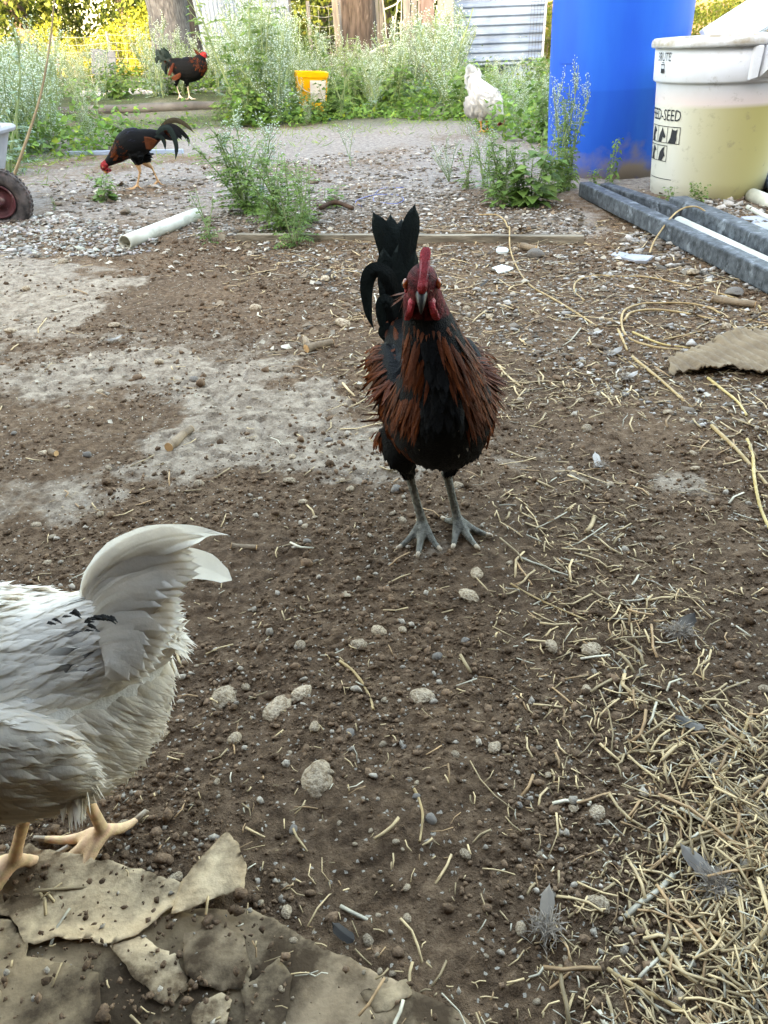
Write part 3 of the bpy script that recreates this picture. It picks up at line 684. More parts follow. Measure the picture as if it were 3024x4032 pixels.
_PROF = {'round': [0.30, 0.78, 1.0, 0.98, 0.72, 0.12], 'long': [0.35, 0.8, 0.95, 0.85, 0.55, 0.05], 'fluff': [0.5, 0.9, 1.0, 0.8, 0.55, 0.2]}
def feather_batch(root, d, n, L, W, lift, curl, c0, c1, prof='round'):
    """many curved feathers at once"""
    N = len(root); K = 6; u = np.linspace(0, 1, K); pw = np.array(_PROF[prof])
    d = nrm(d); n = nrm(n-(n*d).sum(1)[:, None]*d); l = np.cross(n, d)
    L = np.broadcast_to(L, (N,)); W = np.broadcast_to(W, (N,)); lift = np.broadcast_to(lift, (N,)); curl = np.broadcast_to(curl, (N,))
    V = np.empty((N, K, 3, 3)); C = np.empty((N, K, 3, 3))
    tw = RNG.normal(0, 0.10, N)
    for k in range(K):
        ctr = root + d*(L*u[k])[:, None] + n*(L*(lift*u[k]+curl*u[k]**2))[:, None]
        for j, v in enumerate((-1, 0, 1)):
            V[:, k, j] = ctr + l*(W*pw[k]*v)[:, None] + n*(-0.28*W*pw[k]*abs(v)+tw*W*pw[k]*v)[:, None] - d*(0.12*L*abs(v)*u[k])[:, None]
            C[:, k, j] = c0*(1-u[k]**1.3)+c1*u[k]**1.3
    b = (np.arange(N)*K*3)[:, None, None, None]
    kk, jj = np.meshgrid(np.arange(K-1), np.arange(2), indexing='ij')
    q = np.stack([kk*3+jj, kk*3+jj+1, (kk+1)*3+jj+1, (kk+1)*3+jj], -1)[None]
    return V.reshape(-1, 3), (b+q).reshape(-1, 4), C.reshape(-1, 3)

def quill(P, W, nvec, c0, c1, thick=0.0008, k=5, prof=None, notch=0.0, camber=0.12):
    """one big feather: centre path P, half width W, facing nvec; raised shaft, serrated edge"""
    C = cr(P, k); m = len(C); T = nrm(np.gradient(C, axis=0)); u = np.linspace(0, 1, m)
    if prof is None: prof = np.minimum(1, np.minimum((u+0.06)/0.22, np.sqrt(np.clip(1-u, 0, 1)/0.18+0.01)))
    else: prof = np.interp(u, np.linspace(0, 1, len(prof)), prof)
    V = []; col = []; nv = nrm(np.asarray(nvec, float))
    r = np.random.default_rng(int(abs(C[0].sum())*1e5) % 9999)
    for i in range(m):
        n = nrm(nv-(nv@T[i])*T[i]); l = np.cross(n, T[i])
        for v in (-1, -0.55, -0.06, 0.06, 0.55, 1):
            jag = 1+notch*r.uniform(-1, 0.3)*(abs(v) == 1)
            V.append(C[i]+l*W*prof[i]*v*jag + n*(-camber*W*prof[i]*v*v+(0.0012 if abs(v) < 0.1 else 0))-T[i]*W*0.5*abs(v)*u[i])
            col.append(np.asarray(c0)*(1-u[i])+np.asarray(c1)*u[i])
    n6 = 6; F = [(i*n6+j, i*n6+j+1, (i+1)*n6+j+1, (i+1)*n6+j) for i in range(m-1) for j in range(n6-1)]
    return np.array(V), F, np.array(col)

M_FEATHER = mat('dark_feather', (0.8, 0.8, 0.8), (1.15, 1.15, 1.15), 60, 0.6, 0.25, 300, attr=True, spec=0.09, stretch=(1, 1, 1), sheen=0.0)
M_WHITEF = mat('white_feather', (0.9, 0.9, 0.9), (1.0, 1.0, 1.0), 40, 0.75, 0.15, 260, attr=True, spec=0.12, trans=0.5)
M_BIRDSKIN = mat('bird_body', (0.85, 0.85, 0.85), (1.1, 1.1, 1.1), 90, 0.65, 0.5, 420, attr=True, spec=0.08)
M_WHITEBODY = mat('white_bird_body', (0.9, 0.9, 0.9), (1.0, 1.0, 1.0), 30, 0.7, 0.15, 300, attr=True, spec=0.2)
M_COMB = mat('red_comb', lin('8c1820'), lin('b02a32'), 70, 0.5, 0.6, 350, spec=0.35, sss=0.15)
M_BEAK = mat('horn_beak', lin('121111'), lin('2b2621'), 60, 0.4, 0.1, 200)
M_BEAKY = mat('yellow_beak', lin('b98a45'), lin('c9a468'), 60, 0.45, 0.1, 200)
M_EYE = mat('bird_eye', (0.01, 0.008, 0.006), None, 5, 0.08, spec=0.6)
M_IRIS = mat('bird_iris', lin('8a3a12'), None, 5, 0.2, spec=0.6)
M_CLAW = mat('claw', lin('8a7a68'), lin('b3a08a'), 50, 0.45)

def sheet_solid(mb, outline, M, th, c=None):
    """flat outline (x, z) given thickness in y, through frame M (3x4)"""
    n = len(outline); V = []
    for s in (-1, 1):
        for (x, z) in outline: V.append(M[:, 0]*x+M[:, 1]*(s*th)+M[:, 2]*z+M[:, 3])
    # inner ring, puffed
    cx = np.mean([p[0] for p in outline]); cz = np.mean([p[1] for p in outline])
    for s in (-1, 1):
        for (x, z) in outline: V.append(M[:, 0]*(cx+(x-cx)*0.8)+M[:, 1]*(s*th*1.7)+M[:, 2]*(cz+(z-cz)*0.8)+M[:, 3])
    F = []
    for i in range(n):
        j = (i+1) % n
        F += [(i, j, n+j, n+i), (i, 2*n+i, 2*n+j, j), (n+i, n+j, 3*n+j, 3*n+i)]
    F += [tuple(range(2*n, 3*n)), tuple(range(3*n, 4*n))[::-1]]
    mb.add(V, F, c)

def head_parts(root, H, fwd, up, s, comb='single', beak=M_BEAK, wattle=1.0, lean=0.0):
    fwd = nrm(fwd); lat = nrm(np.cross(up, fwd)); up = np.cross(fwd, lat)
    M = np.column_stack([fwd, lat, up, np.asarray(H, float)])
    P = lambda x, y, z: M[:, 0]*x*s+M[:, 1]*y*s+M[:, 2]*z*s+M[:, 3]
    if comb == 'single':
        out = [(0.034, 0.006), (0.031, 0.016), (0.026, 0.017), (0.023, 0.028), (0.017, 0.021), (0.010, 0.036), (0.003, 0.023), (-0.007, 0.040), (-0.013, 0.024), (-0.022, 0.034), (-0.024, 0.021), (-0.036, 0.023), (-0.032, 0.014), (-0.018, 0.012), (0.0, 0.014), (0.02, 0.010)]
    else:
        out = [(0.032, 0.006), (0.028, 0.016), (0.018, 0.024), (0.004, 0.026), (-0.012, 0.022), (-0.02, 0.012), (0, 0.012), (0.02, 0.008)]
    Ms = M.copy(); Ms[:, 2] = nrm(M[:, 2]+lean*M[:, 1])
    mb = MB(); sheet_solid(mb, [(x*s, z*s) for x, z in out], Ms, 0.0035*s)
    mb.build('comb', M_COMB, root, smooth=True)
    for sd in (-1, 1):
        mb = MB()
        ol = [(0.030, -0.008), (0.034, -0.02), (0.030, -0.042*wattle), (0.022, -0.050*wattle), (0.014, -0.042*wattle), (0.011, -0.022), (0.016, -0.010)]
        Mw = M.copy(); Mw[:, 3] = P(0, sd*0.009, 0); Mw[:, 2] = nrm(M[:, 2]-sd*0.25*M[:, 1])
        sheet_solid(mb, [(x*s, z*s) for x, z in ol], Mw, 0.0025*s); mb.build('wattle', M_COMB, root, smooth=True)
        mb = MB(); mb.add(*ellipsoid(P(0.008, sd*0.0195, 0.004), [M[:, 0]*0.0062*s, M[:, 1]*0.0034*s, M[:, 2]*0.0062*s], 12, 8)); e = mb.build('eye', M_IRIS, root, smooth=True)
        mb = MB(); mb.add(*ellipsoid(P(0.0085, sd*0.0218, 0.004), [M[:, 0]*0.0033*s, M[:, 1]*0.0018*s, M[:, 2]*0.0033*s], 10, 6)); mb.build('pupil', M_EYE, e, smooth=True)
        mb = MB(); mb.add(*ellipsoid(P(-0.010, sd*0.019, -0.012), [M[:, 0]*0.008*s, M[:, 1]*0.003*s, M[:, 2]*0.010*s], 10, 6)); mb.build('earlobe', M_COMB, root, smooth=True)
    mb = MB(); mb.tube([P(0.018, 0, 0.001), P(0.029, 0, 0.000), P(0.037, 0, -0.004), P(0.043, 0, -0.010), P(0.0445, 0, -0.014)], np.array([0.0085, 0.0068, 0.0048, 0.0022, 0.0005])*s, 10)
    bk = mb.build('beak', beak, root, smooth=True)
    mb = MB(); mb.tube([P(0.018, 0, -0.008), P(0.029, 0, -0.009), P(0.039, 0, -0.012)], np.array([0.0068, 0.005, 0.001])*s, 8); mb.build('lower_beak', beak, bk, smooth=True)

def foot_tubes(mb, claws, A, fwd, s, up=(0, 0, 1), spread=0.62, toe=0.058, z_of=None, rad=1.0, back=True):
    """three toes forward and one back from ankle A; toes run down to the ground"""
    fwd = nrm(fwd); up = np.asarray(up, float); lat = np.cross(up, fwd)
    tips = []
    for a, L in ((spread, toe*0.92), (0, toe*1.08), (-spread, toe*0.92)) + (((math.pi+0.35, toe*0.5),) if back else ()):
        d = math.cos(a)*fwd+math.sin(a)*lat
        pts = []
        for u in (0, 0.18, 0.42, 0.7, 1.0):
            q = A+d*L*u*s
            g = float(gz0(q[0], q[1]))+0.004*s if z_of is None else z_of(q)
            top = A[2]*(1-u)**2.2+g*(1-(1-u)**2.2)
            q = np.array([q[0], q[1], max(g, top)+0.003*s*math.sin(u*9)**2*(1-u)]); pts.append(q)
        mb.tube(cr(pts, 3), np.interp(np.linspace(0, 1, 13), [0, 0.5, 1], [0.0072*s*rad, 0.0056*s*rad, 0.0036*s*rad]), 8)
        e = pts[-1]; e2 = e+d*0.0095*s+np.array([0, 0, -0.002*s]); m_ = e+d*0.007*s+np.array([0, 0, 0.0012*s])
        c_ = MB(); c_.tube([e-d*0.002*s, m_, e2], [0.0034*s*rad, 0.0024*s*rad, 0.0005*s], 6); claws.append(c_)

def bird(name, label, secs, lat, legs, head, style, colour, vox=0.003, nfeather=1500, comb='single', beak=M_BEAK, wattle=1.0, feather_mat=None, lumps=(), foot_s=1.0, z_of=None, group=None, headsize=1.0, rad=1.0, comblean=0.0, headhide=False):
    """secs: tail->head spine sections (centre, half width, half height); legs: (hip, knee, hock, ankle, foot forward);
    style(p, n, s, T) -> (part name, length, half width, lift, c0, c1, prof) or None; colour(p, s) -> rgb of the skin surface"""
    fm = feather_mat or M_FEATHER
    base = np.mean([l[3] for l in legs], axis=0); root = empty(name, (base[0], base[1], float(gz0(base[0], base[1])) if z_of is None else z_of(base)))
    off = np.array(root.location)
    tag(root, label, 'hen' if 'hen' in name else 'rooster', group)
    raw = MB(); V, F, C, T = loft(secs, lat); raw.add(V, F)
    H, hf, hu = head; hs = headsize; hf = nrm(hf); hl = nrm(np.cross(hu, hf)); hu = np.cross(hf, hl)
    raw.add(*ellipsoid(H, [hf*0.029*hs, hl*0.0195*hs, hu*0.021*hs])); raw.add(*ellipsoid(H+hf*0.012*hs-hu*0.006*hs, [hf*0.018*hs, hl*0.015*hs, hu*0.014*hs]))
    for c, ax in lumps: raw.add(*ellipsoid(c, ax))
    claws = []
    for hip, knee, hock, ankle, ff, rs in legs:
        raw.tube(cr([hip, knee, hock], 5), np.interp(np.linspace(0, 1, 11), [0, 0.35, 0.8, 1], np.array([0.045, 0.037, 0.0165, 0.0105])*rs), 14)
        raw.tube(cr([hock, (np.asarray(hock)*0.6+np.asarray(ankle)*0.4), ankle], 4), np.interp(np.linspace(0, 1, 9), [0, 0.15, 0.8, 1], np.array([0.0105, 0.0075, 0.0072, 0.0092])*rs*rad), 10)
        foot_tubes(raw, claws, np.asarray(ankle, float), ff, foot_s, z_of=z_of, rad=rad)
    me, co, no = voxel('body', raw, vox)
    # position along the spine
    D = ((co[:, None, :]-C[None, ::3])**2).sum(2); k = D.argmin(1)*3; s = k/(len(C)-1)
    set_col(me, np.array([colour(p, a) for p, a in zip(co, s)]))
    me.vertices.foreach_set('co', (co-off).astype(np.float32).ravel()); me.update()
    bo = link('body', me, M_WHITEBODY if fm is M_WHITEF else M_BIRDSKIN, root)
    for c_ in claws:
        c_.V = [v-off for v in c_.V]; c_.build('claw', M_CLAW, root, smooth=True)
    # plumage
    pick = RNG.choice(len(co), size=min(nfeather, len(co)), replace=False)
    recs = {}
    for i in pick:
        r = style(co[i], no[i], s[i], T[k[i]])
        if r is None: continue
        part, L, W, lift, c0, c1, prof = r[:7]; d = r[7] if len(r) > 7 else -T[k[i]]; bend = 0.0 if part == 'hackle' else (L/0.16 if part == 'wing' else min(0.36, L/0.30))
        d = d-(d@no[i])*no[i]
        if np.linalg.norm(d) < 0.15: d = np.array([0, 0, -1.0])-(-no[i][2])*no[i]
        d = nrm(d)+RNG.normal(0, 0.05, 3)
        recs.setdefault((part, prof), []).append((co[i]-no[i]*0.002-off, d, no[i], L, W, lift, c0, c1, bend))
    parts = {}
    for (part, prof), rr in recs.items():
        A = [np.array([x[j] for x in rr], float) for j in range(9)]
        v, f, c = feather_batch(A[0], A[1], A[2], A[3], A[4], A[5], -A[8], A[6], A[7], prof)
        parts.setdefault(part, []).append((v, f, c))
    for part, lst in parts.items():
        n = 0; VV = []; FF = []; CC = []
        for v, f, c in lst:
            VV.append(v); FF.append(f+n); CC.append(c); n += len(v)
        o = link(part, mesh_np(part, np.vstack(VV), np.vstack(FF), np.vstack(CC)), fm, root); o['kind'] = 'stuff'
    if not headhide:
        h0 = set(root.children); head_parts(root, np.asarray(H)-off, hf, hu, hs, comb, beak, wattle, comblean)
    root['_off'] = [float(v) for v in off]
    return root

def tail_feather(root, P, W, nvec, c0, c1, fm=None, **kw):
    off = np.array(root['_off']); v, f, c = quill(P, W, nvec, c0, c1, **kw)
    return link('tail_feather', mesh_np('tail_feather', v-off, f, c), fm or M_FEATHER, root)

BLK = np.array([0.0045, 0.0047, 0.005]); GRN = np.array([0.010, 0.016, 0.014]); MAH = np.array(lin('3c1b0d')); RUST = np.array(lin('653012')); WHT = np.array([0.90, 0.855, 0.79])
def jit(c, a=0.25): return np.asarray(c)*(1+RNG.uniform(-a, a))

# ---- the dark rooster facing the camera
def near_rooster():
    O = np.array([0.085, 1.065, 0.0]); O[2] = float(gz0(O[0], O[1])); Fw = nrm(np.array([0.13, -0.99, 0])); Fc = np.array([0.0, -1.0, 0]); Lf = np.array([-Fw[1], Fw[0], 0]); Z = np.array([0, 0, 1.0])
    W_ = lambda x, y, z: O+Fw*x+Lf*y+Z*z
    secs = [(W_(-0.185, -0.02, 0.315), 0.018, 0.02), (W_(-0.15, -0.015, 0.30), 0.040, 0.042), (W_(-0.10, -0.006, 0.275), 0.066, 0.066), (W_(-0.04, 0, 0.255), 0.079, 0.082),
            (W_(0.02, 0, 0.248), 0.084, 0.088), (W_(0.065, -0.004, 0.262), 0.082, 0.088), (W_(0.092, -0.012, 0.30), 0.066, 0.072), (W_(0.10, -0.016, 0.345), 0.050, 0.056),
            (W_(0.10, -0.026, 0.388), 0.039, 0.043), (W_(0.10, -0.034, 0.422), 0.030, 0.032), (W_(0.10, -0.039, 0.450), 0.024, 0.026)]
    hf = nrm(Fw*0.95+Lf*-0.22+Z*-0.24)
    legs = [(W_(0.0, -0.052, 0.205), W_(0.015, -0.052, 0.165), W_(-0.012, -0.040, 0.112), W_(0.004, -0.020, 0.020), nrm(Fw*0.95+Lf*-0.30), 0.86),
            (W_(0.0, 0.050, 0.205), W_(0.015, 0.042, 0.165), W_(-0.010, 0.024, 0.108), W_(0.006, 0.042, 0.018), nrm(Fw*0.95+Lf*0.25), 0.86)]
    lumps = [(W_(-0.02, sd*0.066, 0.256), [nrm(Fw*1-Z*0.25)*0.105, Lf*0.022, nrm(Z+Fw*0.25)*0.062]) for sd in (-1, 1)]
    def loc(p): q = p-O; return q@Fw, q@Lf, q[2]
    def colour(p, s):
        x, y, z = loc(p)
        if z < 0.122 and abs(y) < 0.12: return np.array(lin('78756c'))*(0.85+0.45*vnoise(z*420, y*300, 4))
        if z > 0.420 and x > 0.098: return np.array(lin('5c2021'))*(0.7+0.6*vnoise(y*260, z*260, 3))
        return BLK
    def style(p, n, s, T):
        x, y, z = loc(p)
        if z < 0.118: return None
        yl = y+0.036*max(0, (z-0.28)/0.17)
        if z > 0.425 and x > 0.094:
            if random.random() < 0.3: return None
            return ('face_bristles', RNG.uniform(0.005, 0.011), 0.0013, 0.15, jit(BLK*3), jit(lin('3a1c16') if random.random() < 0.65 else lin('7a6a5c'), 0.5), 'fluff', -Fw*0.8-Z*0.4)
        if z > 0.415:      # crown and cheeks
            return ('hackle', 0.026, 0.003, 0.10, jit(MAH*1.4, 0.3), jit(lin('5a3322'), 0.4), 'fluff', -Z)
        front = n@Fc
        if z > 0.30 and x > 0.02:     # hackle cape
            if front > (0.94 if z > 0.35 else 0.84) and z < 0.43:
                c = jit(BLK)
                if random.random() < 0.012: return ('hackle', 0.013, 0.002, 0.3, jit(lin('8c857c')), jit(lin('b9aca2')), 'long', -Z+0.1*n)
                return ('hackle', RNG.uniform(0.04, 0.055), 0.008, 0.06, c, jit(BLK), 'long', -Z+0.1*n)
            c1 = MAH*1.5 if random.random() < 0.55 else RUST*0.9
            return ('hackle', RNG.uniform(0.05, 0.075), RNG.uniform(0.0026, 0.0042), 0.045, jit(MAH*1.5, 0.3), jit(c1, 0.45), 'long', -Z*1.0+np.sign(yl)*Lf*0.12-Fw*0.1)
        if z < 0.17 and abs(n[2]) < 0.9 and z < 0.165:
            c = jit(BLK) if random.random() > 0.12 else jit(lin('8c857a'), 0.3)
            return ('thigh_plumage', 0.022, 0.006, 0.08, jit(BLK), c, 'round', -Z)
        if abs(y) > 0.052 and x > -0.12 and 0.185 < z < 0.33 and front < 0.62:      # wing bows and hanging saddle strands
            if random.random() < 0.97:
                return ('wing', RNG.uniform(0.04, 0.06), RNG.uniform(0.0024, 0.004), 0.045, jit(MAH*1.1, 0.35), jit(RUST*(0.55 if random.random() < 0.6 else 1.1), 0.4), 'long', -Z*0.95-Fw*0.30)
            return ('wing', 0.06, 0.014, 0.04, jit(BLK), jit(GRN), 'round', -Fw-Z*0.5)
        if x < -0.06 and n[2] > 0.1:
            return ('saddle_plumage', 0.07, 0.005, 0.11, jit(MAH, 0.4), jit(RUST*0.6, 0.4), 'long')
        if random.random() < 0.010: return ('breast_plumage', 0.011, 0.0018, 0.45, jit(lin('6c655c')), jit(lin('a39b90'), 0.3), 'round', -Z*0.9-Fw*0.35)
        c = jit(BLK)
        return ('breast_plumage', 0.034, 0.009, 0.09, jit(BLK), c, 'round', -Z*0.9-Fw*0.35)
    rt = bird('rooster', 'black and dark red rooster standing in the open dirt, facing the camera', secs, Lf, legs, (W_(0.112, -0.040, 0.462), hf, Z), style, colour, vox=0.0031, nfeather=9500, lumps=lumps, wattle=0.75, headsize=1.08, comblean=0.12, foot_s=1.06, rad=1.2)
    k = 1.8228
    def path(pts, Y0, Y1): return [at_y(a*k, b*k, Y0+(Y1-Y0)*i/(len(pts)-1)) for i, (a, b) in enumerate(pts)]
    nv = np.array([0.15, -1.0, 0.25])
    T_ = [([(852, 745), (853, 660), (842, 570), (824, 500), (804, 454)], 1.225, 1.27, 0.0150), ([(856, 745), (858, 650), (852, 560), (846, 500), (843, 459)], 1.23, 1.285, 0.0135),
          ([(860, 745), (866, 650), (868, 560), (868, 500), (867, 470)], 1.235, 1.29, 0.0125), ([(858, 745), (866, 650), (877, 560), (888, 490), (897, 437)], 1.22, 1.265, 0.0155),
          ([(862, 745), (876, 660), (888, 600), (898, 535)], 1.215, 1.25, 0.0125), ([(846, 750), (840, 660), (833, 590), (828, 530)], 1.215, 1.25, 0.0145), ([(850, 750), (860, 650), (864, 580), (862, 520)], 1.215, 1.25, 0.016)]
    for pts, y0, y1, w in T_:
        tail_feather(rt, path(pts, y0, y1), w, nv+RNG.normal(0, 0.15, 3), jit(BLK), jit(GRN*0.9), notch=0.05)
    for pts, y0, y1, w in [([(860, 720), (852, 640), (838, 600), (815, 585), (798, 596), (792, 630), (797, 680), (809, 716)], 1.21, 1.2, 0.0135), ([(858, 730), (846, 670), (834, 650), (824, 662), (826, 700), (836, 725)], 1.205, 1.2, 0.011),
                           ([(850, 745), (838, 715), (830, 722), (832, 745)], 1.2, 1.2, 0.013), ([(864, 730), (878, 680), (890, 660), (896, 690)], 1.2, 1.19, 0.012)]:
        tail_feather(rt, path(pts, y0, y1), w, nv, jit(BLK), jit(GRN), prof=[0.5, 0.9, 1, 1, 0.95, 0.8, 0.5, 0.05])
    for i in range(9):      # pale down at the tail root
        a = 838+i*2.6; tail_feather(rt, path([(a+6, 735), (a+1, 762+i), (a-4+RNG.uniform(-3, 3), 785+i*1.5)], 1.19, 1.185), 0.008, nv, jit(lin('8c8680')), jit(lin('a39c92')), prof=[0.5, 1, 0.9, 0.4], notch=0.3)
    return rt
near_rooster()
# ---- the white bird beside the cardboard, walking out of the picture
def white_hen_near():
    B = lambda x, y, z: np.array([x, y, z])
    secs = [(B(-0.222, 0.505, 0.318), 0.022, 0.030), (B(-0.250, 0.50, 0.288), 0.042, 0.060), (B(-0.298, 0.495, 0.246), 0.072, 0.098), (B(-0.345, 0.49, 0.222), 0.090, 0.112),
            (B(-0.415, 0.485, 0.230), 0.094, 0.106), (B(-0.475, 0.48, 0.258), 0.078, 0.085), (B(-0.51, 0.48, 0.325), 0.05, 0.055), (B(-0.525, 0.48, 0.39), 0.034, 0.036), (B(-0.528, 0.48, 0.43), 0.024, 0.026)]
    a1 = at_y(392, 3235, 0.49); a2 = at_y(22, 3330, 0.455)
    a1[2] = 0.022; a2[2] = 0.03
    h1 = at_y(300, 3055, 0.482); h2 = at_y(112, 3165, 0.45)
    legs = [(B(-0.315, 0.51, 0.20), B(-0.335, 0.50, 0.165), h1, a1, nrm(B(-0.86, -0.5, 0)), 1.05), (B(-0.36, 0.455, 0.20), B(-0.385, 0.45, 0.17), h2, a2, nrm(B(-0.9, -0.3, 0)), 1.05)]
    lumps = [(B(-0.375, 0.412, 0.240), [nrm(B(-1, 0, 0.12))*0.115, B(0, 0.026, 0), nrm(B(0.12, 0, 1))*0.062]), (B(-0.375, 0.56, 0.240), [nrm(B(-1, 0, 0.12))*0.115, B(0, 0.026, 0), nrm(B(0.12, 0, 1))*0.062]),
             (B(-0.300, 0.49, 0.228), [B(0.048, 0, 0.012), B(0, 0.058, 0), B(0.022, 0, 0.078)])]
    YEL = np.array(lin('e2c09a')); CR = np.array([0.74, 0.715, 0.67])
    def colour(p, s):
        if p[2] < 0.125: return YEL*np.array([1, 0.93+0.1*vnoise(p[2]*300, p[0]*200, 2), 0.9])*(0.9+0.25*vnoise(p[0]*120, p[2]*160, 8))
        if p[2] > 0.40 and s > 0.9: return np.array(lin('a83030'))
        return CR
    def style(p, n, s, T):
        if p[2] < 0.135 or s > 0.97: return None
        x, z = p[0], p[2]
        D = np.array([1.0, 0, 0.25])
        tint = jit(WHT*np.array([1, 0.975, 0.94]), 0.06)
        if p[1] < 0.425 and -0.47 < x < -0.30 and 0.19 < z < 0.29:
            return ('wing', RNG.uniform(0.04, 0.065), RNG.uniform(0.006, 0.010), 0.36, tint*0.9, tint*np.array([0.93, 0.89, 0.83]), 'round', np.array([1.0, 0, -0.30]))
        if z < 0.20 or (x > -0.29 and z < 0.27):
            return ('fluff_plumage', RNG.uniform(0.028, 0.046), RNG.uniform(0.003, 0.006), 0.16, tint, tint, 'fluff', np.array([0.7, 0, -0.75]))
        c = tint
        if -0.30 < x < -0.22 and 0.29 < z < 0.335 and random.random() < 0.13: c = np.array([0.04, 0.038, 0.036])
        return ('saddle_plumage', RNG.uniform(0.026, 0.045), RNG.uniform(0.0035, 0.006), 0.22, tint, c, 'round', D)
    rt = bird('white_hen', 'white chicken with yellow legs stepping onto the torn cardboard', secs, (0, 1, 0), legs, (B(-0.535, 0.48, 0.448), B(-1, 0, -0.1), B(0, 0, 1)), style, colour, vox=0.0036, nfeather=17000, beak=M_BEAKY, feather_mat=M_WHITEF, lumps=lumps, foot_s=1.38, rad=0.86, wattle=0.7)
    k = 1.8228
    def path(pts, Y0, Y1): return [at_y(a*k, b*k, Y0+(Y1-Y0)*i/(len(pts)-1)) for i, (a, b) in enumerate(pts)]
    nv = np.array([0.1, -1.0, 0.15])
    tips = np.array([(470, 1153), (440, 1156), (425, 1164), (420, 1176), (421, 1190), (428, 1203), (440, 1222), (436, 1240), (420, 1254), (408, 1268), (402, 1284), (403, 1302), (405, 1320), (404, 1338), (397, 1356), (388, 1372), (376, 1390), (365, 1408), (354, 1426), (346, 1442), (332, 1458), (318, 1474), (304, 1490)], float)
    nt = len(tips)
    for q in range(nt*2):
        t_ = (q+0.5)/(nt*2); tx, ty = np.array([np.interp(t_*(nt-1), np.arange(nt), tips[:, 0]), np.interp(t_*(nt-1), np.arange(nt), tips[:, 1])])
        sh = 1.0 if q % 2 == 0 else RNG.uniform(0.55, 0.9)                     # every second one is a shorter covert
        bx, by = 188+40*t_**0.8, 1318+120*t_; tx, ty = bx+(tx-bx)*sh, by+(ty-by)*sh
        bul = 62*(1-t_)**1.2*sh+6; n_ = nrm(np.array([ty-by, -(tx-bx)])); n_ = n_*np.sign(-n_[1]) if abs(n_[1]) > 1e-6 else n_
        n_ = np.array([-abs(n_[0])*0.9, -abs(n_[1])])
        pts = [(bx, by), (bx+(tx-bx)*0.3+n_[0]*bul*0.85, by+(ty-by)*0.3+n_[1]*bul*0.85), (bx+(tx-bx)*0.65+n_[0]*bul*0.75, by+(ty-by)*0.65+n_[1]*bul*0.75), (tx, ty)]
        y_ = 0.512-0.056*t_-(0.004 if sh < 1 else 0); c = jit(WHT*np.array([1, 0.975, 0.94]), 0.05)
        tail_feather(rt, path(pts, y_, y_-0.004), RNG.uniform(0.0105, 0.0135), nv+np.array([RNG.normal(0, 0.1), 0, 0.12+RNG.normal(0, 0.05)]), c, c*RNG.uniform(0.95, 1.0), fm=M_WHITEF, notch=0.05, camber=0.09)
    for pts, w, pr in (([(190, 1325), (207, 1256), (257, 1197), (335, 1162), (420, 1149), (499, 1156)], 0.0120, [0.7, 1, 1.1, 0.95, 0.5, 0.03]), ([(205, 1345), (262, 1268), (340, 1222), (430, 1222), (502, 1253)], 0.0150, [0.6, 1, 1.05, 1.05, 1.0, 0.85, 0.45]), ([(190, 1322), (215, 1250), (275, 1195), (350, 1168), (445, 1158)], 0.0125, None)):
        c = jit(WHT*np.array([1, 0.975, 0.94]), 0.04); tail_feather(rt, path(pts, 0.505, 0.497), w, nv+[0, 0, 0.2], c, c, fm=M_WHITEF, prof=pr, notch=0.04)
    for q in range(26):
        cx, cy, l_ = (222, 1334, 30) if q < 15 else ((158, 1328, 14) if q < 20 else ((118, 1346, 16) if q < 23 else (199, 1354, 8)))
        u = RNG.uniform(-1, 1); x0 = cx+u*l_; y0 = cy+RNG.uniform(-5, 5)+(u*u*7 if q < 15 else -u*5)
        tail_feather(rt, path([(x0-9, y0-2-u*3), (x0, y0), (x0+11, y0+4+u*5)], 0.436, 0.434), RNG.uniform(0.0012, 0.0026), nv, np.array([0.03, 0.03, 0.03]), np.array([0.10, 0.095, 0.09]), fm=M_WHITEF, prof=[0.3, 1, 0.9, 0.5, 0.1], notch=0.3).name = 'dark_fleck'
    return rt
white_hen_near()

# ---- birds further off, built in side view from their own outlines
def side_bird(name, label, ox, oy, sc, Yc, secs, legs, headp, style, colour, wide=0.85, **kw):
    Pz = lambda zx, zy, dy=0.0: at_y(ox+sc*zx, oy+sc*zy, Yc+dy)
    m = np.linalg.norm(Pz(700, 500)-Pz(701, 500))
    S = [(Pz(a, b), wide*h*m, h*m*1.04) for a, b, h in secs]
    LG = []
    for hip, knee, hock, ankle, dy, ff in legs:
        LG.append((Pz(*hip, dy), Pz(*knee, dy), Pz(*hock, dy), Pz(*ankle, dy), nrm(np.array(ff, float)), 0.85))
    H = Pz(*headp[0]); return bird(name, label, S, (0, 1, 0), LG, (H, np.array(headp[1], float), np.array(headp[2], float)), style, colour, **kw), Pz, m

def dark_style(dirn, mid, wing_lo, m):
    DV = np.array([dirn, 0, 0])
    def st(p, n, s, T):
        if s > 0.93: return None
        if s > 0.60: return ('hackle', RNG.uniform(0.045, 0.07), 0.006, 0.08, jit(MAH*0.9, 0.3), jit(MAH*1.7 if random.random() < 0.6 else RUST, 0.3), 'long')
        if p[2] < wing_lo: return ('breast_plumage', 0.04, 0.012, 0.04, jit(BLK), jit(BLK), 'round')
        if s < 0.35: return ('saddle_plumage', 0.075, 0.008, 0.05, jit(MAH, 0.4), jit(RUST*0.7, 0.3), 'long')
        return ('wing', 0.055, 0.014, 0.05, jit(np.array([0.010, 0.010, 0.016])), jit(np.array([0.016, 0.016, 0.028])), 'round')
    return st

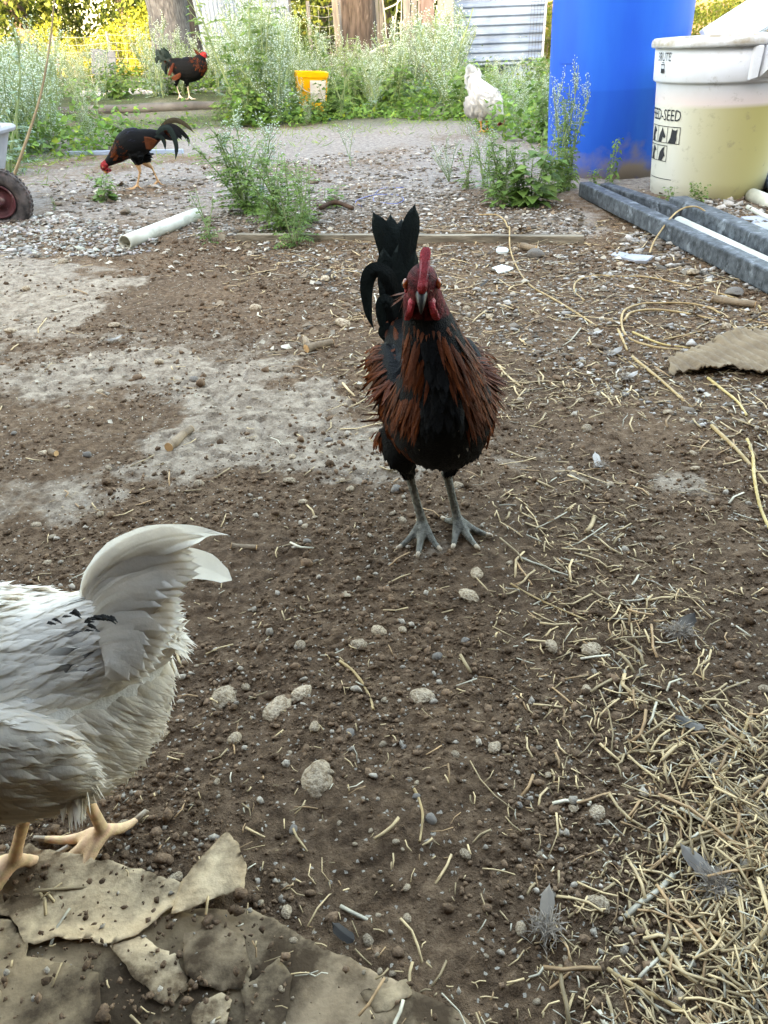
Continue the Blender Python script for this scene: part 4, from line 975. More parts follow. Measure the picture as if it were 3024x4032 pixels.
def pecking_rooster():
    g = G(350+.3014*640, 400+.3014*1140); Yc = g[1]
    secs = [(965, 425, 30), (900, 440, 66), (820, 470, 105), (700, 515, 145), (580, 545, 178), (480, 590, 155), (405, 660, 112), (335, 725, 82), (275, 775, 58), (225, 808, 42)]
    legs = [((600, 690), (625, 770), (668, 910), (632, 1100), -0.03, (-1, -0.15, 0)), ((700, 690), (735, 785), (822, 862), (905, 1040), 0.06, (-1, 0.1, 0))]
    zg = float(gz0(g[0], g[1]))
    zmid = at_y(500, 400+.3014*640, Yc)[2]; Pn = at_y(350+.3014*470, 700, Yc)
    def colour(p, s):
        if p[2] < zg+0.135 and p[0] > Pn[0]: return np.array(lin('c49a72'))
        if s > 0.95: return np.array(lin('8c2a2c'))
        return BLK
    def st(p, n, s, T):
        if p[2] < zg+0.14 and p[0] > Pn[0]: return None
        r = dark_style(1, 0, zmid, 0)(p, n, s, T)
        return r
    rt, Pz, m = side_bird('rooster', 'dark rooster with red neck bent down pecking near the wheelbarrow', 350, 400, .3014, Yc, secs, legs, ((208, 838), (-0.2, 0, -0.98), (-0.98, 0, 0.2)), st, colour, vox=0.004, nfeather=1700, wattle=0.7, comb='pea', beak=M_BEAKY)
    nv = np.array([0.1, -1, 0.2])
    for pts, w, c, dy in [([(880, 420), (960, 345), (1040, 345), (1095, 430), (1138, 560), (1142, 660), (1130, 765)], 34*m, GRN*1.6, -0.05), ([(900, 400), (1000, 290), (1090, 245), (1190, 260), (1290, 325), (1380, 412)], 32*m, np.array(lin('3b3426')), 0.03),
                      ([(900, 410), (1030, 320), (1140, 340), (1240, 425), (1295, 500), (1312, 580)], 30*m, BLK*1.3, 0.02), ([(880, 430), (980, 360), (1090, 380), (1180, 450), (1220, 510)], 44*m, BLK, 0.0),
                      ([(880, 440), (1000, 400), (1100, 430), (1180, 500)], 46*m, BLK, -0.01), ([(880, 450), (960, 430), (1060, 470), (1130, 520)], 46*m, BLK, -0.02), ([(860, 460), (940, 460), (985, 540), (1000, 640)], 26*m, GRN, -0.04),
                      ([(900, 420), (1010, 350), (1120, 370), (1230, 470)], 40*m, BLK, 0.01)]:
        tail_feather(rt, [Pz(a, b, dy) for a, b in pts], w, nv, jit(c), jit(c), prof=[0.5, 0.95, 1, 1, 0.9, 0.7, 0.1])
    for k in range(7):      # rust wing triangle
        tail_feather(rt, [Pz(720+k*4, 470+k*22, -0.085), Pz(800, 485+k*20, -0.088), Pz(900-k*9, 520+k*12, -0.07)], 17*m, nv, jit(lin('43200f'), .15), jit(lin('542a14'), .15), prof=[0.8, 1, 1, 0.3])
pecking_rooster()

def standing_rooster():
    Yc = 10.75; zt = 0.115
    secs = [(590, 415, 26), (650, 440, 70), (720, 480, 112), (800, 520, 142), (900, 530, 155), (985, 510, 148), (1045, 450, 125), (1068, 395, 92), (1085, 350, 62), (1100, 318, 42)]
    legs = [((745, 600), (735, 680), (722, 765), (765, 905), 0.04, (1, -0.2, 0)), ((880, 640), (875, 715), (885, 810), (905, 925), -0.04, (1, -0.2, 0))]
    zf = at_y(500+.2712*835, 130+.2712*960, Yc)[2]
    zs = at_y(700, 130+.2712*770, Yc)[2]; zw = at_y(700, 130+.2712*600, Yc)[2]
    def colour(p, s):
        if p[2] < zs: return np.array(lin('d3bda8'))
        if s > 0.95: return np.array(lin('a02c2c'))
        return BLK
    def st(p, n, s, T):
        if p[2] < zs: return None
        return dark_style(-1, 0, zw, 0)(p, n, s, T)
    rt, Pz, m = side_bird('rooster', 'dark rooster standing upright on the gravel ledge before the big tree', 500, 130, .2712, Yc, secs, legs, ((1112, 315), (1, 0, -0.12), (0.1, 0, 1)), st, colour, vox=0.006, nfeather=1500, comb='pea', wattle=0.6, z_of=lambda q: zf, headsize=1.25, foot_s=1.2, rad=1.2)
    nv = np.array([0.1, -1, 0.2])
    for i, pts in enumerate([[(640, 400), (575, 300), (525, 205)], [(640, 410), (545, 300), (490, 215)], [(630, 420), (525, 320), (462, 245)], [(630, 430), (510, 350), (445, 270), (425, 340)], [(620, 440), (490, 370), (435, 380), (432, 450)], [(650, 400), (600, 320), (560, 240)],
                             [(630, 430), (560, 420), (525, 480), (540, 560)], [(640, 440), (590, 460), (560, 540), (575, 610)], [(600, 430), (520, 390), (470, 430)]]):
        tail_feather(rt, [Pz(a, b, RNG.uniform(-.04, .04)) for a, b in pts], 30*m, nv, jit(GRN*1.5), jit(GRN*2.0), prof=[0.5, 1, 1.1, 1, 0.5])
    for k in range(6):
        tail_feather(rt, [Pz(680-k*6, 440+k*20, -0.09), Pz(640-k*4, 520+k*14, -0.09), Pz(600-k*2, 590+k*6, -0.08)], 18*m, nv, jit(lin('4a2318'), .2), jit(lin('5c2b1c'), .2), prof=[0.8, 1, 1, 0.3])
    for k in range(4):
        tail_feather(rt, [Pz(780-k*4, 590+k*14, -0.1), Pz(700, 630+k*12, -0.1), Pz(640+k*6, 660+k*4, -0.09)], 18*m, nv, jit(lin('4a2414'), .2), jit(lin('562c18'), .2), prof=[0.8, 1, 1, 0.3])
    # raised neck hackle
    tail_feather(rt, [Pz(1040, 310, -0.02), Pz(1000, 270, -0.02), Pz(955, 205, -0.02)], 24*m, nv, jit(MAH*1.5), jit(MAH*2), prof=[1, 0.9, 0.5, 0.1])
standing_rooster()

def white_hen_far():
    sc = .3617; g = G(1895, 520); Yc = g[1]; zg = float(gz0(g[0], g[1]))
    secs = [(300, 800, 36), (318, 880, 72), (350, 960, 105), (420, 1060, 142), (485, 1140, 158), (540, 1200, 128), (575, 1240, 85), (600, 1270, 55), (615, 1295, 38)]
    legs = [((400, 1200), (400, 1260), (395, 1340), (405, 1420), -0.03, (1, -0.1, 0)), ((470, 1200), (470, 1270), (460, 1340), (470, 1415), 0.06, (1, 0, 0))]
    zs = at_y(1895, 1310*sc, Yc)[2]; W2 = np.array([0.60, 0.585, 0.56])
    def colour(p, s):
        if p[2] < zs and s < 0.85: return np.array(lin('c88f55'))
        if s > 0.95: return np.array(lin('b02c2a'))
        return W2
    def st(p, n, s, T):
        if p[2] < zs-0.01 or s > 0.94: return None
        c = jit(W2, 0.06); return ('body_plumage', 0.055, 0.011, 0.11, c, c, 'fluff' if p[0] < 1.0 else 'round')
    P0 = lambda zx, zy, dy=0: at_y(1750+sc*zx, sc*zy, Yc+dy)
    mm = np.linalg.norm(P0(700, 500)-P0(701, 500))
    lumps = [(P0(320, 1160), [np.array([105*mm, 0, 0]), np.array([0, 0.08, 0]), np.array([0, 0, 120*mm])]), (P0(445, 1130, -0.085), [np.array([85*mm, 0, -60*mm]), np.array([0, 0.025, 0]), np.array([30*mm, 0, 60*mm])])]
    rt, Pz, m = side_bird('white_hen', 'white chicken with raised tail pecking among the weeds by the blue tank', 1750, 0, sc, Yc, secs, legs, ((622, 1300), (0.5, 0, -0.85), (0.85, 0, 0.5)), st, colour, vox=0.005, nfeather=1500, comb='single', beak=M_BEAKY, feather_mat=M_WHITEF, lumps=lumps, wide=0.9)
    nv = np.array([0.1, -1, 0.2])
    for pts in [[(330, 880), (275, 780), (258, 690)], [(335, 880), (290, 780), (275, 678)], [(340, 880), (310, 790), (300, 690)], [(345, 890), (330, 800), (325, 705)], [(350, 890), (345, 820), (348, 740)], [(355, 900), (370, 840), (372, 765), (360, 770)], [(350, 900), (385, 830), (380, 760)],
                [(310, 880), (255, 800), (248, 700)], [(310, 900), (245, 850), (240, 780)], [(310, 920), (245, 900), (232, 850)], [(310, 950), (250, 950), (230, 920)], [(300, 1100), (230, 1130), (205, 1140)], [(300, 1150), (240, 1190), (215, 1200)], [(300, 1060), (240, 1080), (215, 1090)]]:
        c = jit(W2, 0.05); tail_feather(rt, [Pz(a, b, RNG.uniform(-.03, .03)) for a, b in pts], 24*m, nv, c, c, fm=M_WHITEF, notch=0.3)
white_hen_far()
# ------------------------------------------------------------------ yard objects
M_PVC = mat('pvc', lin('b9b6a6'), lin('d6d4c6'), 9, 0.5, 0.1, c3=lin('8a8470'), s3=6, t3=(0.55, 0.8))
M_PVCIN = mat('pvc_inside', lin('6b6353'), lin('857b66'), 9, 0.7)
M_OLDWOOD = mat('old_wood', lin('6e6354'), lin('978b78'), 10, 0.85, 0.4, 60, stretch=(0.3, 4, 4), c3=lin('4b4238'))
M_GREYBEAM = mat('grey_speckled_beam', lin('2f3337'), lin('565b60'), 38, 0.6, 0.25, 120, c3=lin('757b80'), s3=22, t3=(0.56, 0.66), coords='Object')
M_BROWNSTRIP = mat('brown_strip', lin('6a5c50'), lin('8e7f6f'), 10, 0.8, 0.2)
M_POST = M_POST0

def bar_thing(name, p, q, w, h, m, label, cat, bevel=0.004, group=None, sink=0.004):
    mb = MB(); p = np.asarray(p, float); q = np.asarray(q, float)
    N = 6; 
    mb.bar(p+[0, 0, h/2-sink], q+[0, 0, h/2-sink], w, h)
    o = mb.build(name, m, bevel=bevel); centre(o); return tag(o, label, cat, group)

def tube_thing(name, P, r, m, label, cat, n=14, group=None, hollow=False, inner=None):
    mb = MB(); P = np.asarray(P, float)
    if hollow:
        root = empty(name, (P[0][0], P[0][1], P[0][2]-r)); off = np.array(root.location)
        mb.tube(P-off, r, n, cap=False); o = mb.build('pipe_wall', m, root, smooth=True)
        sd = o.modifiers.new('t', 'SOLIDIFY'); sd.thickness = r*0.14; sd.offset = -1
        mb = MB(); mb.tube(P[:2]*np.array([[1], [1]])-off, r*0.84, n, cap=False); 
        return tag(root, label, cat, group)
    mb.tube(P, r, n); o = mb.build(name, m, smooth=True); centre(o); return tag(o, label, cat, group)

# the pipe lying by the weeds
a = G(498, 985); b = G(778, 868); t = nrm(b-a)
a = a+[0, 0, 0.026]; b = b+[0, 0, 0.026]
tube_thing('plastic_pipe', [a, a*0.7+b*0.3, a*0.4+b*0.6, b], 0.0275, M_PVC, 'short white plastic pipe with open end beside the leafy weed', 'pipe', 22, hollow=True)

# timber strip across the yard
a = G(935, 948); b = G(2296, 958)
root = empty('timber_strip', a); tag(root, 'long thin weathered timber strip lying across the dirt', 'board')
off = np.array(root.location); t = nrm((b-a)*[1, 1, 0]); L = np.linalg.norm(b-a)
for u0, u1, dz in ((0.0, 0.327, 0.0), (0.3285, 1.0, 0.001)):
    mb = MB(); p = a+(b-a)*u0-off; q = a+(b-a)*u1-off; mb.bar(p+[0, 0, 0.012+dz], q+[0, 0, 0.013+dz], 0.034, 0.034); mb.build('strip_length', M_OLDWOOD, root, bevel=0.002)

# grey beams by the containers
def gxy(x, y): return np.array([x, y, float(gz0(x, y))])
def px_bar(name, p0, p1, ext0, ext1, w, h, m, label, cat, dz=0.0, **kw):
    a = G(*p0); b = G(*p1); t = nrm((b-a)*[1, 1, 0]); a = a-t*ext0; b = b+t*ext1
    side = np.array([t[1], -t[0], 0]); s = side*np.sign(side@np.array([0.4, 0.9, 0]))
    a = a+s*w/2; b = b+s*w/2; a[2] = float(gz0(a[0], a[1]))+dz; b[2] = float(gz0(b[0], b[1]))+dz
    return bar_thing(name, a, b, w, h, m, label, cat, **kw), a, b
px_bar('grey_beam', (2275, 772), (3013, 1160), 0.0, 0.9, 0.062, 0.068, M_GREYBEAM, 'longest speckled grey beam with a pale pipe lying along it', 'beam', bevel=0.006)
px_bar('grey_beam', (2356, 766), (2640, 868), 0.0, 0.05, 0.060, 0.058, M_GREYBEAM, 'thin speckled grey beam ending behind the broad one by the blue tank', 'beam', bevel=0.006)
px_bar('grey_beam', (2622, 850), (3024, 1052), 0.0, 0.9, 0.085, 0.085, M_GREYBEAM, 'broad speckled grey beam in front of the white container', 'beam', bevel=0.007)
px_bar('brown_strip', (2378, 812), (2757, 1022), 0.0, 0.0, 0.016, 0.014, M_BROWNSTRIP, 'thin brown strip along the foot of the longest grey beam', 'strip', bevel=0.002)
a = G(2560, 850); b = G(3035, 1112); 
A2 = G(2640, 906); B2 = G(3024, 1098); t = nrm((B2-A2)*[1, 1, 0])
P0 = A2+np.array([0.035, 0.02, 0.026]); P1 = B2+np.array([0.045, 0.0, 0.026])+t*0.8
tube_thing('plastic_pipe', [P0, P0*0.6+P1*0.4, P1], 0.021, M_PVC, 'pale plastic pipe lying between the grey beams', 'pipe', 16, hollow=True)
L0 = G(2460, 815)+np.array([0.0, 0, 0.0]); L1 = G(3024, 1066)+np.array([0.055, 0, 0]); t = nrm((L1-L0)*[1, 1, 0])
bar_thing('wood_lath', L0, L1+t*0.8, 0.018, 0.024, M_OLDWOOD, 'thin weathered lath lying between the grey beams', 'lath', bevel=0.002)

# ---- blue tank
def blue_tank():
    c = np.array([1.43, 4.86, 0.0]); c[2] = float(gz0(c[0], c[1]))-0.02
    m = bpy.data.materials.new('blue_plastic'); m.use_nodes = True; nt = m.node_tree; N = nt.nodes; L = nt.links; b = N['Principled BSDF']
    b.inputs['Roughness'].default_value = 0.5; b.inputs['Specular IOR Level'].default_value = 0.2
    tc = N.new('ShaderNodeTexCoord'); sp = N.new('ShaderNodeSeparateXYZ'); L.new(tc.outputs['Object'], sp.inputs[0])
    nz = N.new('ShaderNodeTexNoise'); nz.inputs['Scale'].default_value = 2.5; nz.inputs['Detail'].default_value = 8
    mp = N.new('ShaderNodeMapping'); mp.inputs['Scale'].default_value = (1.5, 1.5, 0.35); L.new(tc.outputs['Object'], mp.inputs[0]); L.new(mp.outputs[0], nz.inputs['Vector'])
    rp = N.new('ShaderNodeValToRGB'); rp.color_ramp.elements[0].position = 0.42; rp.color_ramp.elements[1].position = 0.78
    rp.color_ramp.elements[0].color = (*lin('0053bd'), 1); rp.color_ramp.elements[1].color = (*lin('126cc8'), 1); L.new(nz.outputs[0], rp.inputs[0])
    # water stands inside to this height: the thin plastic is darker below it
    mr = N.new('ShaderNodeMapRange'); mr.inputs[1].default_value = 0.462; mr.inputs[2].default_value = 0.475; L.new(sp.outputs[2], mr.inputs[0])
    mx = N.new('ShaderNodeMix'); mx.data_type = 'RGBA'; mx.blend_type = 'MULTIPLY'; mx.inputs[0].default_value = 1
    cr_ = N.new('ShaderNodeValToRGB'); cr_.color_ramp.elements[0].color = (0.84, 0.85, 0.87, 1); cr_.color_ramp.elements[1].color = (1, 1, 1, 1); L.new(mr.outputs[0], cr_.inputs[0])
    L.new(rp.outputs[0], mx.inputs[6]); L.new(cr_.outputs[0], mx.inputs[7])
    # mud splashed round the foot
    n2 = N.new('ShaderNodeTexNoise'); n2.inputs['Scale'].default_value = 9; n2.inputs['Detail'].default_value = 8; L.new(tc.outputs['Object'], n2.inputs['Vector'])
    ad = N.new('ShaderNodeMath'); ad.operation = 'MULTIPLY_ADD'; ad.inputs[1].default_value = -0.5; L.new(n2.outputs[0], ad.inputs[0]); L.new(sp.outputs[2], ad.inputs[2])
    m2 = N.new('ShaderNodeMapRange'); m2.inputs[1].default_value = -0.05; m2.inputs[2].default_value = -0.22; L.new(ad.outputs[0], m2.inputs[0])
    mx2 = N.new('ShaderNodeMix'); mx2.data_type = 'RGBA'; L.new(m2.outputs[0], mx2.inputs[0]); L.new(mx.outputs[2], mx2.inputs[6]); mx2.inputs[7].default_value = (*lin('7d7166'), 1)
    L.new(mx2.outputs[2], b.inputs['Base Color'])
    root = empty('water_tank', c); tag(root, 'tall bright blue plastic tank with smooth round sides', 'tank')
    root.rotation_euler = (0, R(-1.6), 0)
    prof = [(0.0, 0.0), (0.33, 0.0), (0.352, 0.02), (0.358, 0.10), (0.368, 0.40), (0.374, 0.75), (0.374, 1.10), (0.365, 1.30), (0.33, 1.38), (0.16, 1.43), (0.15, 1.47), (0.0, 1.47)]
    mb = MB(); mb.lathe(prof, 72); mb.build('tank_shell', m, root, smooth=True)
    mb = MB(); mb.lathe([(0.13, 1.47), (0.165, 1.47), (0.17, 1.52), (0.0, 1.53)], 32); mb.build('lid', m, root, smooth=True)
    # moulded seam: a short raised step left of the middle
    mb = MB(); ph = math.atan2(-c[1], -c[0])
    for k in range(9):
        a0 = ph-0.95+0.035*k; a1 = a0+0.035
        mb.add([(0.3755*math.cos(a_), 0.3755*math.sin(a_), z) for z in (0.60, 0.607) for a_ in (a0, a1)], [(0, 1, 3, 2)])
    mb.build('seam', m, root)
blue_tank()

# ---- white container, part filled with yellow liquid, with printed marks
def text_mesh(body, size):
    cu = bpy.data.curves.new('t', 'FONT'); cu.body = body; cu.size = size; cu.resolution_u = 2
    o = bpy.data.objects.new('t', cu); COL.objects.link(o); dg = bpy.context.evaluated_depsgraph_get(); dg.update()
    me = bpy.data.meshes.new_from_object(o.evaluated_get(dg)); bpy.data.objects.remove(o); bpy.data.curves.remove(cu)
    V = np.array([v.co[:] for v in me.vertices]); F = [tuple(p.vertices) for p in me.polygons]; bpy.data.meshes.remove(me)
    return V, F

def white_container():
    c = np.array([1.712, 4.055, 0.0]); c[2] = float(gz0(c[0], c[1]))-0.015
    ph0 = math.atan2(-c[1], -c[0])
    m = bpy.data.materials.new('white_translucent_plastic'); m.use_nodes = True; nt = m.node_tree; N = nt.nodes; L = nt.links; b = N['Principled BSDF']
    b.inputs['Roughness'].default_value = 0.5; b.inputs['Specular IOR Level'].default_value = 0.3
    tc = N.new('ShaderNodeTexCoord'); sp = N.new('ShaderNodeSeparateXYZ'); L.new(tc.outputs['Object'], sp.inputs[0])
    def noise(s, d=8, rg=0.6):
        n = N.new('ShaderNodeTexNoise'); n.inputs['Scale'].default_value = s; n.inputs['Detail'].default_value = d; n.inputs['Roughness'].default_value = rg; L.new(tc.outputs['Object'], n.inputs['Vector']); return n.outputs[0]
    def mapr(i, a, bb, c0=0.0, c1=1.0):
        r = N.new('ShaderNodeMapRange'); r.inputs[1].default_value = a; r.inputs[2].default_value = bb; r.inputs[3].default_value = c0; r.inputs[4].default_value = c1; L.new(i, r.inputs[0]); return r.outputs[0]
    def mixc(f, a, bcol):
        x = N.new('ShaderNodeMix'); x.data_type = 'RGBA'; L.new(f, x.inputs[0])
        if isinstance(a, tuple): x.inputs[6].default_value = (*a, 1)
        else: L.new(a, x.inputs[6])
        if isinstance(bcol, tuple): x.inputs[7].default_value = (*bcol, 1)
        else: L.new(bcol, x.inputs[7])
        return x.outputs[2]
    white = mixc(mapr(noise(6), 0.35, 0.7), lin('d4d7de'), lin('c6c8cb'))
    # the stored liquid: its sideways gradient paints the light coming through it
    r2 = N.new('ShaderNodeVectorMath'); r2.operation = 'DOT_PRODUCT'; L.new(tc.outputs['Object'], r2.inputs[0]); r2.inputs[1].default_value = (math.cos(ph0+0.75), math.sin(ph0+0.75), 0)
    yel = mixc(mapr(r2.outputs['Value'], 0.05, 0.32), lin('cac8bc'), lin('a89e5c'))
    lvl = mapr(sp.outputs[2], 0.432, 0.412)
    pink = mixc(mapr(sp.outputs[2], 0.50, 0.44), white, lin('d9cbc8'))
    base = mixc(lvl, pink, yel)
    dirt = N.new('ShaderNodeMath'); dirt.operation = 'MULTIPLY'; dirt.inputs[1].default_value = 0.75; L.new(mapr(noise(14, 9, 0.75), 0.58, 0.74), dirt.inputs[0])
    base = mixc(dirt.outputs[0], base, lin('7d7665'))
    rim = N.new('ShaderNodeMath'); rim.operation = 'MULTIPLY'; L.new(mapr(sp.outputs[2], 0.655, 0.668), rim.inputs[0]); L.new(mapr(noise(10), 0.35, 0.6), rim.inputs[1])
    base = mixc(rim.outputs[0], base, lin('9a9081'))
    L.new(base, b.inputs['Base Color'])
    M_PRINT = mat('black_print', lin('2c2e33'), None, 5, 0.6)
    root = empty('feed_bin', c); tag(root, 'white plastic bin half full of yellow liquid with black lettering', 'bin')
    root.rotation_euler = (0, R(-1.0), 0)
    RB = lambda z: 0.268+0.052*z/0.69
    outer = [(0.0, 0.0), (0.255, 0.0), (0.268, 0.012)]+[(RB(z), z) for z in (0.1, 0.25, 0.40, 0.515)]
    inner = [(0.30, 0.665), (0.29, 0.5), (0.262, 0.03), (0.0, 0.03)]
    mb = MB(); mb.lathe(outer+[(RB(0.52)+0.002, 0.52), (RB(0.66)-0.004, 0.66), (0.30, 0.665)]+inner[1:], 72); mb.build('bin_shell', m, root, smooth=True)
    prof = [(RB(0.52)+0.001, 0.512), (RB(0.52)+0.013, 0.518), (RB(0.52)+0.016, 0.524), (RB(0.655)+0.014, 0.655), (RB(0.655)+0.001, 0.660)]
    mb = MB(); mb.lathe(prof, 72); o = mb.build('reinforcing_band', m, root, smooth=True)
    mb = MB(); mb.lathe([(RB(0.66)+0.008, 0.655), (RB(0.66)+0.030, 0.655), (RB(0.66)+0.034, 0.664), (RB(0.66)+0.032, 0.682), (RB(0.66)+0.022, 0.690), (0.30, 0.690), (0.297, 0.67)], 72)
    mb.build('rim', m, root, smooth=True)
    D = lambda ph: np.array([math.cos(ph), math.sin(ph), 0])
    # hand grips: hollow-backed wedge hanging from the rim
    for ph in (ph0+0.66, ph0+0.66+math.pi):
        mb = MB(); d = D(ph); s = D(ph+math.pi/2); hw = 0.078; r0 = RB(0.6)
        P = lambda r, y, z: d*r+s*y+np.array([0, 0, z])
        V = [P(r0+0.005, -hw, 0.656), P(r0+0.005, hw, 0.656), P(r0+0.046, -hw+0.004, 0.656), P(r0+0.046, hw-0.004, 0.656), P(r0+0.058, -hw+0.006, 0.565), P(r0+0.058, hw-0.006, 0.565), P(r0+0.047, -hw+0.01, 0.563), P(r0+0.047, hw-0.01, 0.563), P(r0+0.020, -hw, 0.535), P(r0+0.020, hw, 0.535)]
        mb.add(V, [(0, 1, 3, 2), (2, 3, 5, 4), (4, 5, 7, 6), (6, 7, 9, 8), (0, 2, 4, 6, 8), (1, 9, 7, 5, 3)]); mb.build('hand_grip', m, root, bevel=0.004)
        for sg in (-1, 1):   # shoulders either side of the grip
            mb = MB(); y0, y1 = sg*(hw+0.012), sg*(hw+0.04)
            r1 = r0+0.012; V = [P(r1-0.02, y0, 0.655), P(r1+0.020, y0, 0.655), P(r1-0.002, y1, 0.655), P(r1-0.02, y1, 0.655), P(r1-0.02, y0, 0.528), P(r1+0.016, y0, 0.535), P(r1-0.004, y1, 0.525), P(r1-0.02, y1, 0.525)]
            mb.add(V, [(0, 1, 2, 3), (7, 6, 5, 4), (0, 4, 5, 1), (1, 5, 6, 2), (2, 6, 7, 3), (3, 7, 4, 0)]); mb.build('grip_shoulder', m, root, bevel=0.004)
    # printed marks wrapped round the wall
    def wrap(V, F, phi_right, z0, name, dr, flip=False):
        V = np.asarray(V, float); w = V[:, 0].max(); mb = MB(); out = []
        for x, y, *_ in V:
            z = z0+y; r = RB(z)+dr; ph = ph0+phi_right+(x-w)/r
            out.append((r*math.cos(ph), r*math.sin(ph), z))
        mb.add(out, F); mb.build(name, M_PRINT, root)
    def boxes(rects):
        V = []; F = []
        for x0, y0, x1, y1 in rects:
            n = max(1, int((x1-x0)/0.01))
            for i in range(n):
                a, b_ = x0+(x1-x0)*i/n, x0+(x1-x0)*(i+1)/n; k = len(V); V += [(a, y0), (b_, y0), (b_, y1), (a, y1)]; F.append((k, k+1, k+2, k+3))
        return V, F
    V, F = text_mesh('FEED-SEED', 0.066); V[:, 0] *= 0.80; V[:, 1] *= 1.05
    V[:, 0] += 0.0; wrap(V, F, -0.56, 0.360, 'lettering', 0.0022)
    V, F = text_mesh('BRUTE', 0.050); V[:, 0] *= 0.74; wrap(V, F, -0.80, 0.605, 'lettering', 0.020)
    def pict(w, h, heads):
        t = 0.003; R_ = [(0, 0, w, t), (0, h-t, w, h), (0, 0, t, h), (w-t, 0, w, h)]
        n = len(heads); R_ += [(w*i/n-t/2, 0, w*i/n+t/2, h) for i in range(1, n)]
        V, F = boxes(R_)
        for i, hd in enumerate(heads):
            k = len(V); V += [(w*i/n+x*w/n, y*h) for x, y in hd]; F.append(tuple(range(k, k+len(hd))))
        k = 0
        return V, F
    cow = [(0.12, 0.04), (0.72, 0.04), (0.78, 0.3), (0.74, 0.62), (0.80, 0.88), (0.66, 0.80), (0.46, 0.82), (0.38, 0.92), (0.34, 0.72), (0.30, 0.35)]
    horse = [(0.10, 0.04), (0.48, 0.04), (0.56, 0.36), (0.80, 0.28), (0.86, 0.42), (0.62, 0.70), (0.52, 0.92), (0.44, 0.80), (0.28, 0.55)]
    goat = [(0.16, 0.04), (0.55, 0.04), (0.72, 0.30), (0.84, 0.34), (0.70, 0.66), (0.78, 0.94), (0.52, 0.80), (0.30, 0.55)]
    bird_ = [(0.14, 0.04), (0.62, 0.04), (0.50, 0.36), (0.62, 0.60), (0.84, 0.62), (0.58, 0.84), (0.40, 0.92), (0.26, 0.6)]
    V, F = pict(0.235, 0.074, [bird_, horse, cow]); wrap(V, F, -0.54, 0.262, 'pictogram', 0.0022)
    V, F = pict(0.235, 0.072, [horse, bird_, goat]); wrap(V, F, -0.78, 0.180, 'pictogram', 0.0022)
    V, F = boxes([(0, 0, 0.19, 0.003)]); wrap(V, F, -0.62, 0.100, 'rule_line', 0.0022)
    V, F = boxes([(0.0, 0.0, 0.030, 0.018), (0.0, 0.018, 0.004, 0.036), (0.026, 0.018, 0.030, 0.036), (0.0, 0.033, 0.030, 0.037), (0.004, 0.041, 0.026, 0.044)]); wrap(V, F, -0.93, 0.556, 'can_emblem', 0.020)
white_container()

# ---- things at the right edge of the yard
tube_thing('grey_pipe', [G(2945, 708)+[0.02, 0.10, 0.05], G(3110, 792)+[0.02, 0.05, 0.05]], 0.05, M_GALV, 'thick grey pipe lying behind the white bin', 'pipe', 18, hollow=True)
tube_thing('white_pipe', [G(2940, 650)+[0.05, 0.1, 0.05], G(3110, 700)+[0.05, 0.1, 0.05]], 0.045, M_PVC, 'white pipe lying behind the thick grey pipe', 'pipe', 18, hollow=True)
tube_thing('white_pipe', [G(2958, 782)+[0, 0, 0.02], G(3100, 850)+[0, 0, 0.02]], 0.028, M_PVC, 'thin white pipe with an elbow joint at the foot of the bin', 'pipe', 16, hollow=True)
tube_thing('white_stick', [G(2942, 826)+[0, 0, 0.012], G(3000, 856)+[0, 0, 0.014], G(3090, 905)+[0, 0, 0.012]], 0.011, M_PVC, 'dirty white stick on the soil beside the broad beam', 'stick', 8)
M_TILE = mat('grey_slab', lin('8d8f96'), lin('a5a7ad'), 14, 0.8, 0.2, c3=lin('6f655b'))
def slab_px(name, pts, th, m, label, cat, lift=0.0, group=None, tilt=0.0):
    P = np.array([G(*p) for p in pts]); P[:, 2] = float(np.mean(P[:, 2]))+lift; n = len(P)
    P[:, 2] += tilt*(P[:, 1]-P[:, 1].min())
    V = np.vstack([P-[0, 0, 0.004], P+[0, 0, th]]); mb = MB(); mb.add(V, [tuple(range(n))[::-1], tuple(range(n, 2*n))]+[(i, (i+1) % n, n+(i+1) % n, n+i) for i in range(n)])
    me_fix(mb); o = mb.build(name, m, bevel=0.0015); centre(o); return tag(o, label, cat, group)
def me_fix(mb):
    """make the outline counter-clockwise so the faces point outwards"""
    V = mb.V[-1]; n = len(V)//2; a = 0.0
    for i in range(n):
        j = (i+1) % n; a += V[i, 0]*V[j, 1]-V[j, 0]*V[i, 1]
    if a < 0: mb.F = [tuple(reversed(f)) for f in mb.F]
slab_px('grey_slab', [(2915, 862), (2990, 855), (3110, 905), (3110, 975), (3024, 945)], 0.012, M_TILE, 'flat grey slab on the soil behind the broad beam', 'slab')
slab_px('flat_stone', [(2405, 1008), (2425, 996), (2475, 1002), (2570, 1022), (2545, 1040), (2500, 1035)], 0.008, M_TILE, 'flat angular grey stone chip near the curved canes', 'stone')
M_WHITEP = mat('white_plastic', lin('c9d2d2'), lin('dfe6e4'), 12, 0.5, c3=lin('a8aaa0'))
slab_px('plastic_shard', [(1938, 1062), (1975, 1048), (2022, 1058), (2000, 1074), (1965, 1078)], 0.003, M_WHITEP, 'pale pointed plastic shard on the dirt beside the cane', 'shard', lift=0.004)
p = G(1977, 990); mb = MB(); mb.lathe([(0.0, 0.0), (0.022, 0.0), (0.024, 0.004), (0.024, 0.012), (0.021, 0.015), (0.0, 0.0145)], 24); o = mb.build('bottle_cap', M_WHITEP, smooth=False, bevel=0.001); o.location = tuple(p+[0, 0, -0.002]); o.rotation_euler = (0.12, 0.05, 0)
tag(o, 'round white plastic cap lying on the dirt below the timber strip', 'cap')
